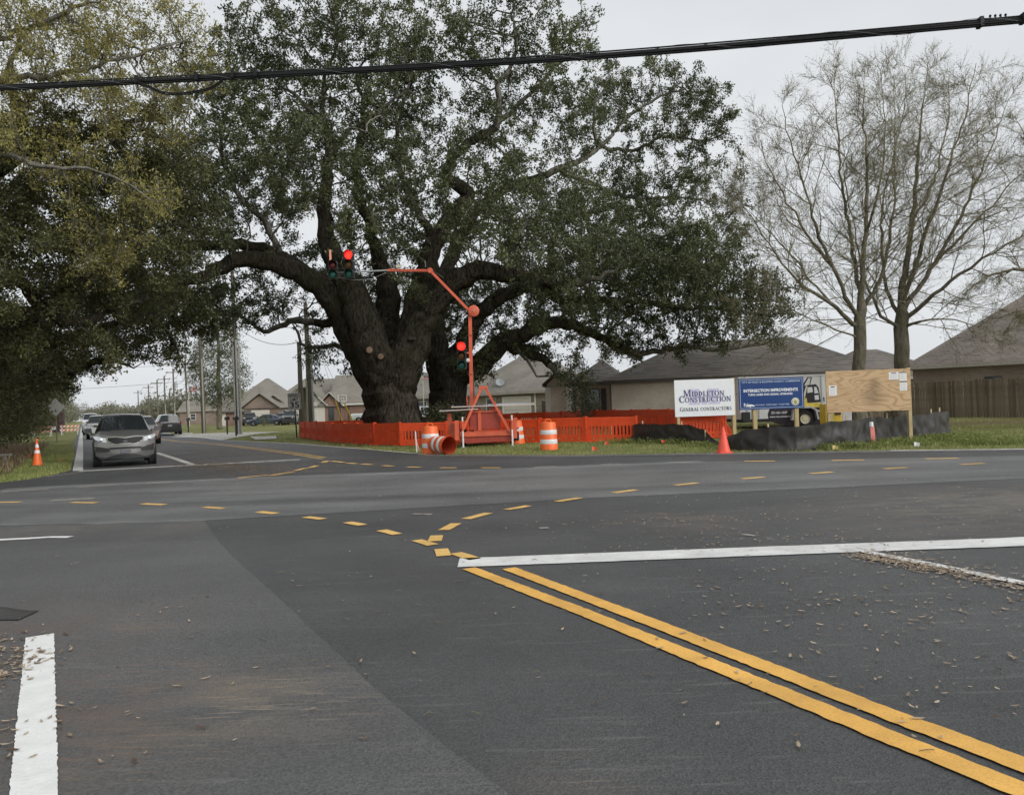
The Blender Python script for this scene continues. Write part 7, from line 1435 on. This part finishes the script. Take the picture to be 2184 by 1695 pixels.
def green_post():
    x, y = rd(-3.1, 34.5); root = empty('green_post', (x, y, 0), 0, 'short green post with pale top on the left verge', 'post'); MB().box(-.045, .045, -.045, .045, 0, .95).build('post', mat('post_green', (0.02, 0.09, 0.06), .5), root); MB().box(-.047, .047, -.047, .047, .95, 1.18).build('top', mat('post_mint', (0.28, 0.40, 0.32), .5), root)
    root = empty('plank_bench', (x - .15, y + .15, 0), .05, 'low grey plank laid across behind the green post', 'plank'); MB().box(-.75, .85, -.02, .12, .28, .36).build('board', mat('old_plank', (0.22, 0.21, 0.18), .9), root); MB().box(-.6, -.5, 0, .1, 0, .28).build('block', MATS['old_plank'], root); MB().box(.6, .7, 0, .1, 0, .28).build('block', MATS['old_plank'], root)
green_post()
def mailbox(px, py, label):
    x, y = g(px, py); root = empty('mailbox', (x, y, 0), ROADROT + .1, label, 'mailbox', 'mailboxes at the far driveway'); MB().box(-.05, .05, -.05, .05, -.1, 1.15).build('post', mat('mail_post', (0.035, 0.025, 0.02), .7), root)
    n = 10; poly = [(-.13, 1.15), (.13, 1.15), (.13, 1.32)] + [(.13 * math.cos(math.pi * k / n), 1.32 + .11 * math.sin(math.pi * k / n)) for k in range(1, n)] + [(-.13, 1.32)]; b = MB().prism(poly, -.32, .28, 'y').build('box', mat('mail_black', (0.03, 0.022, 0.02), .5), root); MB().box(.135, .15, -.1, -.06, 1.25, 1.45).build('signal_flag', LAMPR, b)
mailbox(485, 926, 'left of two dark mailboxes at the far driveway'); mailbox(509.5 - 5.5, 930, 'right of two dark mailboxes at the far driveway'); mailbox(402, 922, 'dark mailbox just right of the black SUV')
for k, (pts, lab) in enumerate([([(365, 932), (430, 933.5), (474, 938.4), (545, 926), (600, 921), (520, 922), (410, 925)], 'driveway'), ([(470, 926), (512, 922), (514, 925), (478, 929)], 'culvert_slab'), ([(532, 931.5), (588, 930), (590, 936), (545, 938)], 'culvert_slab'), ([(370, 925), (410, 923), (412, 926), (372, 929)], 'culvert_slab')]):
    o = sheet(lab, [g(*p) for p in pts], .012 + .004 * k, CONC); tag(o, kind='structure')
def flagpole(px, dep, h, label, fw):
    o = at(px, 900, dep); root = empty('flagpole', (o.x, o.y, 0), 0, label, 'flagpole'); MB().tube([(0, 0, 0), (0, 0, h)], [.05, .03], 8).build('pole', TRIM, root, True); fh = fw * .58; RED = mat('flag_red', (0.55, 0.05, 0.05), .7); WHT = mat('flag_white', (0.75, 0.72, 0.70), .7)
    def wave(x, z): return (x, .08 * math.sin(x * 5), z - .12 * x)
    fl = empty('flag_cloth', (0.04, 0, h - .15)); fl.parent = root
    for k in range(13):
        mb = MB(); n = 6; z1 = -k * fh / 13; z0 = -(k + 1) * fh / 13; x0 = 0 if k > 6 else fw * .4
        vs = []
        for i in range(n + 1): x = x0 + (fw - x0) * i / n; vs += [wave(x, z0), wave(x, z1)]
        mb.add(vs, [(2 * i, 2 * i + 2, 2 * i + 3, 2 * i + 1) for i in range(n)]); mb.build('stripe', RED if k % 2 == 0 else WHT, fl, fix=False)
    mb = MB(); vs = []; n = 4
    for i in range(n + 1): x = fw * .4 * i / n; vs += [wave(x, -fh * 7 / 13), wave(x, 0)]
    mb.add(vs, [(2 * i, 2 * i + 2, 2 * i + 3, 2 * i + 1) for i in range(n)]); can = mb.build('canton', mat('flag_navy', (0.03, 0.04, 0.13), .7), fl, fix=False)
    st = MB()
    for r in range(4):
        for c_ in range(5): x = fw * .4 * (c_ + .5) / 5; z = -fh * 7 / 13 * (r + .5) / 4; p = wave(x, z); st.add([(p[0] - .03, p[1] - .01, p[2] - .03), (p[0] + .03, p[1] - .01, p[2] - .03), (p[0] + .03, p[1] - .01, p[2] + .03), (p[0] - .03, p[1] - .01, p[2] + .03)], [(0, 1, 2, 3)])
    tag(st.build('stars', WHT, can, fix=False), kind='stuff')
flagpole(404, 118, 6.4, 'white flagpole with a striped flag right of the black SUV', 1.3); flagpole(905, 62, 4.6, 'white flagpole with a striped flag between the two oak trunks', 1.0)
def hoop():
    o = at(731, 902, 106); root = empty('basketball_hoop', (o.x, o.y, 0), 0, 'basketball hoop with clear backboard before the brick house', 'hoop'); MB().tube([(-.3, 0, 0), (-.3, 0, 2.9), (.1, -.4, 3.2)], .07, 8).build('pole', BLACKP, root, True)
    fr = MB(); x0, x1, z0, z1, t_ = -.45, .75, 2.9, 3.8, .06; fr.box(x0, x1, -.5, -.45, z0, z0 + t_).box(x0, x1, -.5, -.45, z1 - t_, z1).box(x0, x0 + t_, -.5, -.45, z0 + t_, z1 - t_).box(x1 - t_, x1, -.5, -.45, z0 + t_, z1 - t_).box(0, .05, -.505, -.455, 3.05, 3.4).box(.3, .35, -.505, -.455, 3.05, 3.4).box(.05, .3, -.505, -.455, 3.36, 3.4); fr.build('backboard_frame', TRIM, root)
    rg = MB(); rg.tube([(.4 + .23 * math.cos(a * .5236), -.75 + .23 * math.sin(a * .5236), 3.05) for a in range(13)], .02, 5); r_ = rg.build('rim', ORANGE_R, root, True); nt_ = MB()
    for k in range(8): a = k * .785; nt_.tube([(.4 + .23 * math.cos(a), -.75 + .23 * math.sin(a), 3.04), (.4 + .12 * math.cos(a + .4), -.75 + .12 * math.sin(a + .4), 2.65)], .012, 4)
    nt_.build('net', TRIM, r_)
hoop()
# far left roadside works: striped barricades and a dark container
for k, (px, dep, lab) in enumerate([(112, 96, 'orange and white striped barricade at far left, nearest the diamond sign post'), (140, 100, 'orange and white striped barricade at far left, nearest the road')]):
    x, y = rd(-3.6 + 2.4 * k, 92 + 5 * k); root = empty('barricade', (x, y, 0), .2, lab, 'barricade', 'far striped barricades')
    for s in (-.8, .8): MB().bar((s, -.25, 0), (s, 0, 1.1), .05).bar((s, .25, 0), (s, 0, 1.1), .05).build('leg', DRUM_W, root)
    for z in (.45, .85):
        rl = MB().box(-.95, .95, -.26 + z * .22, -.23 + z * .22, z, z + .2).build('rail', DRUM_W, root)
        for j in range(5): x0 = -.9 + j * .38; MB().add([(x0, -.262 + z * .22, z), (x0 + .18, -.262 + z * .22, z), (x0 + .3, -.262 + z * .22, z + .2), (x0 + .12, -.262 + z * .22, z + .2)], [(0, 1, 2, 3)]).build('stripe', ORANGE_R, rl, fix=False)
x, y = rd(-3.2, 112); root = empty('dark_container', (x, y, 0), ROADROT, 'dark maroon container behind the diamond sign', 'container'); MB().box(-1.2, 1.2, 0, 5, .15, 2.7).build('body', mat('container_maroon', (0.045, 0.02, 0.028), .6), root)
for k in range(7): MB().box(-1.15 + k * .36, -1.0 + k * .36, -.04, -.002, .2, 2.65).build('rib', mat('container_rib', (0.09, 0.04, 0.05), .6), root)
MB().box(-.3, .3, -.05, -.041, .5, .9).build('placard', DRUM_W, root)
# the loose black flap at the left border
mb = MB(); n = 14; vs = []
for i in range(n + 1):
    for j in range(7): u = i / n; v = j / 6; vs.append((-4.75 + .95 * u, 5.95 + .26 * v - .10 * u, .012 + .15 * (1 - u) ** .7 * math.sin(v * 3.14) ** .8 + .008 * math.sin(i * 2.1 + j) * (1 - u) ))
o = mb.add(vs, [(i * 7 + j, (i + 1) * 7 + j, (i + 1) * 7 + j + 1, i * 7 + j + 1) for i in range(n) for j in range(6)]).build('loose_cloth', CLOTH, None, True); tag(o, 'crumpled black cloth flap on the ground at the left border', 'cloth')
# ------------------------------------------------------------------ small vegetation, far wood, litter, grass
def bushes():
    def bush(name, label, c, rx, ry, h, n, per, spread, ln, wd, leaf, seed, z0=0.0, stems=3, bottom=.15):
        rng = np.random.default_rng(seed); q = rng.normal(0, 1, (n, 3)); q /= np.linalg.norm(q, axis=1)[:, None]; q *= rng.uniform(.1, 1, (n, 1)) ** .4
        A = np.array([c[0], c[1], z0 + h * .52]) + q * np.array([rx, ry, h * .48]); A = A[A[:, 2] > z0 + bottom]
        limbs = [([(c[0], c[1], z0, .09), (c[0] + .05, c[1], z0 + h * .35, .07), (c[0], c[1] + .05, z0 + h * .75, .04)], None)]
        return make_tree(name, label, 'shrub', limbs, A, seed, leaf, 'bark_lichen', 'bark_lichen', per, spread, ln, wd, step=.28, kill=.33, thr=.05, tone=lump, sides=6)
    p = at(1243, 880, 44.5); bush('columnar_shrub', 'tall columnar evergreen shrub by the white porch posts', (p.x, p.y), 1.0, .9, 4.1, 520, 22, .16, .12, .07, 'leaf_oak', 201, .12)
    p = at(945, 900, 40.5); bush('round_shrub', 'dark round shrub at the foot of the second oak', (p.x, p.y), 1.55, 1.2, 1.75, 460, 26, .16, .14, .07, 'leaf_hedge', 202)
    p = at(985, 900, 41.5); bush('round_shrub', 'lower dark shrub right of the second oak trunk, behind the trailer', (p.x, p.y), 1.0, 1.0, 1.4, 260, 26, .16, .14, .07, 'leaf_hedge', 203)
    for k, (px, dep, r, h, lab) in enumerate([(1215, 47, .6, .55, 'low foundation shrub left of the columnar shrub'), (1275, 47.5, .6, .5, 'low foundation shrub right of the columnar shrub'), (1830, 38.5, .8, .95, 'scraggly shrub behind the plywood board'), (427 + 0, 96, .9, 1.3, 'small spiky shrub before the navy sedan')]):
        p = at(px if k < 3 else 562, 880, dep); bush('low_shrub', lab, (p.x, p.y), r, r * .8, h, 90, 18, .12, .13, .06, 'leaf_oak', 210 + k, gz(p.x, p.y))
    # pine beside the poles
    rng = np.random.default_rng(77); p = at(469, 918, 88); limbs = [([(p.x, p.y, 0, .34), (p.x, p.y, 4, .28), (p.x + .1, p.y, 9, .2), (p.x, p.y, 13, .1), (p.x, p.y, 15.4, .04)], None)]
    A = []
    for k in range(950):
        z = 3.0 + 12.4 * rng.random() ** .9; rad = (3.4 * (1 - ((z - 5.5) / 10.5) ** 2) if z > 5.5 else 2.2 + .4 * (z - 3)) * rng.uniform(.25, 1) ** .5; a = rng.uniform(0, 6.28); A.append((p.x + rad * math.cos(a), p.y + rad * math.sin(a), z - .2 * rad))
    make_tree('pine_tree', 'conical pine tree between the utility poles on the far right verge', 'tree', limbs, np.array(A), 78, 'leaf_pine', 'bark_grey', 'bark_grey', 26, .34, .30, .085, step=.5, kill=.6, thr=.06, tone=lump, sides=8)
    # young palm behind the cut-off pole
    p = at(652, 900, 60); root = empty('palm', (p.x, p.y, 0), 0, 'small palm head behind the cut-off pole', 'palm'); MB().tube([(0, 0, 0), (.05, 0, 1.8), (0, 0, 3.3)], [.2, .17, .15], 8).build('trunk', MATS['bark_grey'], root, True); rng = random.Random(3)
    for k in range(16):
        a = k * 2.4; u = rng.uniform(.1, .9); d = Vector((math.cos(a), math.sin(a), 0)); fr = MB(); n = 6; vs = []
        for i in range(n + 1): t_ = i / n; c = d * (1.1 * t_) + Vector((0, 0, 3.3 + u * 1.1 * t_ - 1.2 * t_ * t_)); w_ = .16 * math.sin(math.pi * min(1, t_ * .9 + .1)); s = Vector((-d.y, d.x, 0)) * w_; vs += [tuple(c - s), tuple(c + Vector((0, 0, .04))), tuple(c + s)]
        fr.add(vs, [(3 * i + j, 3 * i + 3 + j, 3 * i + 4 + j, 3 * i + 1 + j) for i in range(n) for j in (0, 1)]); me = fr.build('frond', MATS['leaf_pine'], root, fix=False)
bushes()
def far_wood():
    """the distant wood at the end of the road: a mass of crowns"""
    rng = np.random.default_rng(90)
    def mass(name, label, segs, leaf, ln, per):
        C = []
        for (s0, t0, s1, t1, h, n) in segs:
            for k in range(n):
                f = rng.random(); s = s0 + (s1 - s0) * f + rng.normal(0, 3); t_ = t0 + (t1 - t0) * f; x, y = rd(s, t_); hh = h * rng.uniform(.55, 1.1); r = hh * .3; m = 34
                q = rng.normal(0, 1, (m, 3)); q /= np.linalg.norm(q, axis=1)[:, None]; q *= rng.uniform(.3, 1, (m, 1)) ** .5; C.append(np.array([x, y, hh * .58]) + q * np.array([r, r, hh * .42]))
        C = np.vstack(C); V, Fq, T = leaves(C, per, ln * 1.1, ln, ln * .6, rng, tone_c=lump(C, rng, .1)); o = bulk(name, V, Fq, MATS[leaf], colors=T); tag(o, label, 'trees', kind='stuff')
    mass('far_wood', 'belt of distant trees with painted-in haze closing the end of the far road', [(24, 200, 20, 420, 7.5, 60), (18, 420, 6, 700, 11, 40), (32, 170, 34, 230, 7, 20), (-12, 260, -6, 700, 13, 34), (44, 150, 120, 170, 8, 40), (0, 720, 10, 900, 16, 14)], 'leaf_far_haze', .9, 7)
    mass('far_wood', 'distant trees peeping over the house roofs at right', [(95, 60, 160, 20, 7, 36), (60, 115, 95, 80, 6.5, 20)], 'leaf_far_haze', .5, 10)
far_wood()
def bare_far():
    """a leafless tree behind the pole left of the pine"""
    rng = np.random.default_rng(95); p = at(437, 910, 100); q = rng.normal(0, 1, (420, 3)); q /= np.linalg.norm(q, axis=1)[:, None]; q *= rng.uniform(.1, 1, (420, 1)) ** .4
    A = np.array([p.x, p.y, 6.4]) + q * np.array([2.6, 2.6, 4.2]); make_tree('bare_tree', 'leafless far tree left of the pine', 'tree', [([(p.x, p.y, 0, .2), (p.x, p.y, 3, .15), (p.x, p.y, 6, .09)], None)], A, 96, 'leaf_bud', 'bark_twig', 'bark_twig', 0, .2, .1, .05, step=.5, kill=.6, tip=.015, e=2.2, jit=.12, mom=.8, twig=2, sides=6)
bare_far()
# ---- grass blades, weeds
def inside(P, poly):
    x, y = P[:, 0], P[:, 1]; r = np.zeros(len(P), bool); n = len(poly)
    for i in range(n):
        (x0, y0), (x1, y1) = poly[i], poly[(i + 1) % n]; c = ((y0 > y) != (y1 > y)) & (x < (x1 - x0) * (y - y0) / ((y1 - y0) or 1e-9) + x0); r ^= c
    return r
def blades(C, h, rng, wd=.008, lean=.35):
    n = len(C); a = rng.uniform(0, 6.283, n); hh = h * rng.uniform(.5, 1.3, n); d = np.stack([np.cos(a), np.sin(a), np.zeros(n)], 1); s = np.stack([-np.sin(a), np.cos(a), np.zeros(n)], 1) * wd
    top = C + d * (hh * lean * rng.uniform(.2, 1.4, n))[:, None] + np.array([0, 0, 1.0]) * hh[:, None]
    V = np.stack([C - s, C + s, top], 1).reshape(-1, 3); return V, np.arange(n * 3).reshape(-1, 3)
def grass():
    rng = np.random.default_rng(101); R = [tuple(p) for p in road_pts]
    def field(x0, x1, y0, y1, n):
        P = np.stack([rng.uniform(x0, x1, n), rng.uniform(y0, y1, n)], 1); return P[~inside(P, R)]
    fields = [(-6, 24, 19.5, 31, 75000, .075), (-20, -12.5, 18.5, 34, 36000, .10), (-30, 0, 28, 62, 34000, .08), (8, 26, 26, 40, 12000, .07), (-6, -2.2, 2.2, 8.5, 1500, .04)]
    Vs = []; Fs = []; Ts = []; o = 0
    for (x0, x1, y0, y1, n, h) in fields:
        P = field(x0, x1, y0, y1, n); pat = np.sin(P[:, 0] * .9 + 1.3 * np.sin(P[:, 1] * .7)) * np.cos(P[:, 1] * 1.1 + P[:, 0] * .4); keep = rng.random(len(P)) < .65 + .3 * pat; P = P[keep]; pat = pat[keep]
        z = np.array([gz(a, b) for a, b in P]) - .025; V, Fq = blades(np.column_stack([P, z]), h * (1 + .35 * pat), rng, .011); Vs.append(V); Fs.append(Fq + o); o += len(V); Ts.append(np.clip(.5 + .25 * pat + rng.normal(0, .2, len(P)), 0, 1))
    tag(bulk('grass', np.vstack(Vs), np.vstack(Fs), MATS['leaf_grass'], colors=np.concatenate(Ts)), 'short patchy spring grass on the verges', 'grass', kind='stuff')
    # tall weeds against the silt fence
    C = []
    for (px, py, n, sp) in [(1960, 940, 26, .8), (1900, 947, 24, .7), (1800, 956, 22, .7), (2030, 935, 22, .6), (1440, 944, 18, .6), (1340, 944, 12, .5), (2080, 944, 22, .8), (1490, 952, 10, .4), (2140, 946, 18, .8)]:
        x, y = g(px, py); C += [(x + rng.normal(0, sp), y + rng.normal(0, .25) - .1, gz(x, y)) for _ in range(n)]
    C = np.array(C); W = np.repeat(C, 26, 0) + rng.normal(0, .09, (len(C) * 26, 3)) * np.array([1, 1, 0]); V1, F1 = blades(W, .15, rng, .011, .8)
    top = np.repeat(C, 30, 0) + np.column_stack([rng.normal(0, .11, (len(C) * 30, 2)), rng.uniform(.02, .17, len(C) * 30)]); V2, F2, T2 = leaves(top, 1, .02, .07, .035, rng)
    F2t = np.vstack([F2[:, [0, 1, 2]], F2[:, [0, 2, 3]]]) + len(V1)
    tag(bulk('weeds', np.vstack([V1, V2]), np.vstack([F1, F2t]), MATS['leaf_grass'], colors=np.clip(np.concatenate([rng.normal(.35, .2, len(F1)), rng.normal(.3, .2, len(F2t))]), 0, 1)), 'rank green weeds along the foot of the silt fence', 'weeds', kind='stuff')
    # dead undergrowth below the thicket
    P = np.array([rd(rng.uniform(-7, -1.9), rng.uniform(26, 60)) for _ in range(9000)]); keep = rng.random(len(P)) < .8; P = P[keep]; V, Fq = blades(np.column_stack([P, np.zeros(len(P))]), .28, rng, .012, 1.2)
    tag(bulk('undergrowth', V, Fq, MATS['leaf_dry'], colors=np.clip(rng.normal(.25, .2, len(Fq)), 0, 1)), 'dead brown undergrowth at the foot of the thicket', 'undergrowth', kind='stuff')
grass()
# ---- fallen leaves
def litter():
    rng = np.random.default_rng(111); C = []
    def line(a, b, n, sp, z=.014):
        A = np.array(g(*a)); B = np.array(g(*b)); f = rng.random(n); C.append(np.column_stack([A + (B - A) * f[:, None] + rng.normal(0, sp, (n, 2)), np.full(n, z)]))
    def spotc(p, n, sx, sy): c = np.array(g(*p)); C.append(np.column_stack([c + rng.normal(0, 1, (n, 2)) * np.array([sx, sy]), np.full(n, .014)]))
    line((1830, 1183), (2184, 1255), 900, .09); line((1830, 1180), (2184, 1240), 350, .2); line((2184, 1255), (2300, 1280), 200, .15)
    spotc((1900, 1300), 230, .8, .45); spotc((1800, 1250), 150, 1.0, .5); spotc((2050, 1330), 120, .8, .4); spotc((2000, 1100), 500, 2.6, 1.4); spotc((1450, 1110), 170, .9, .28); spotc((1640, 1150), 200, .9, .3); spotc((2150, 1050), 350, 3.0, 1.6); spotc((1950, 1450), 90, .7, .5); spotc((1560, 1330), 40, .8, .5); spotc((2100, 1480), 70, .5, .4)
    spotc((1000, 1250), 25, 1.5, .8); spotc((300, 1300), 30, .9, .5); spotc((250, 1450), 26, .6, .35); spotc((150, 1560), 22, .3, .25); spotc((350, 1600), 14, .35, .25); spotc((900, 1500), 20, .8, .6)
    spotc((0, 1440), 420, .10, .22); spotc((-40, 1400), 300, .16, .25); spotc((10, 1580), 40, .10, .2); spotc((60, 1350), 25, .35, .25)
    # the brown drift on the far leg's turn lane and the intersection
    line((420, 990), (640, 1012), 2200, .7); line((420, 988), (560, 1000), 1300, .45); line((410, 985), (350, 965), 500, .8); line((620, 972), (480, 958), 2200, 1.1); line((450, 962), (370, 945), 2200, 1.3); spotc((700, 985), 260, 1.2, .8); spotc((780, 990), 160, 1.2, .6); line((450, 1020), (1000, 1030), 300, 1.2); line((905, 973), (1500, 970), 900, .35); line((1500, 970), (2184, 960), 500, .35); spotc((1300, 1040), 220, 4, 1.5)
    P = np.vstack(C); P = P[P[:, 1] > 1.4]; P = P[(P[:, 1] > 6.3) | (rng.random(len(P)) < .55)]; P = np.vstack([P, np.column_stack([rng.uniform(-12, 16, 500), rng.uniform(7, 26, 500), np.full(500, .014)])])
    n = len(P); a = rng.uniform(0, 6.283, n); s = rng.uniform(.45, 1.4, n); ln = .021 * s * rng.uniform(.7, 1.4, n); wd = .0062 * s; far = np.clip(P[:, 1] / 9, 1, 2.6); ln *= far ** .6; wd *= far ** .6
    d = np.stack([np.cos(a), np.sin(a)], 1); e_ = np.stack([-np.sin(a), np.cos(a)], 1); curl = rng.uniform(.05, .35, n) * ln * 0.8
    def v(f, w_, z): return np.column_stack([P[:, :2] + d * (ln * f)[:, None] + e_ * (wd * w_)[:, None], P[:, 2] + z])
    V = np.stack([v(-1, 0, curl * .8), v(-.4, 1, curl * .25), v(-.4, -1, 0 * ln), v(.4, 1, curl * .2), v(.4, -1, 0 * ln + .001), v(1, 0, curl)], 1).reshape(-1, 3); b = (np.arange(n) * 6)[:, None]
    Fq = np.vstack([b + np.array([[1, 2, 4, 3]]), ]); T = (b[:, None, :] + np.array([[0, 2, 1], [3, 4, 5]])[None]).reshape(-1, 3); tri = np.vstack([T, b + np.array([[1, 2, 4]]), b + np.array([[1, 4, 3]])]); tone = np.clip(rng.normal(.5, .33, n), 0, 1); farb = P[:, 1] > 18; tone[farb] *= .55
    tag(bulk('leaf_litter', V, tri, MATS['leaf_dry'], colors=np.concatenate([np.repeat(tone, 2), tone, tone])), 'dry curled leaves scattered over the asphalt', 'leaves', kind='stuff')
    # twigs
    mb = MB()
    for k in range(60):
        x, y = rng.uniform(-3, 5), rng.uniform(3, 8); a_ = rng.uniform(0, 6.28); l = rng.uniform(.03, .1); mb.tube([(x, y, .014), (x + l * .5 * math.cos(a_), y + l * .5 * math.sin(a_), .022), (x + l * math.cos(a_ + .3), y + l * math.sin(a_ + .3), .015)], .0025, 4)
    tag(mb.build('twig_litter', MATS['bark_twig']), 'small broken twigs lying on the asphalt', 'twigs', kind='stuff')
litter()
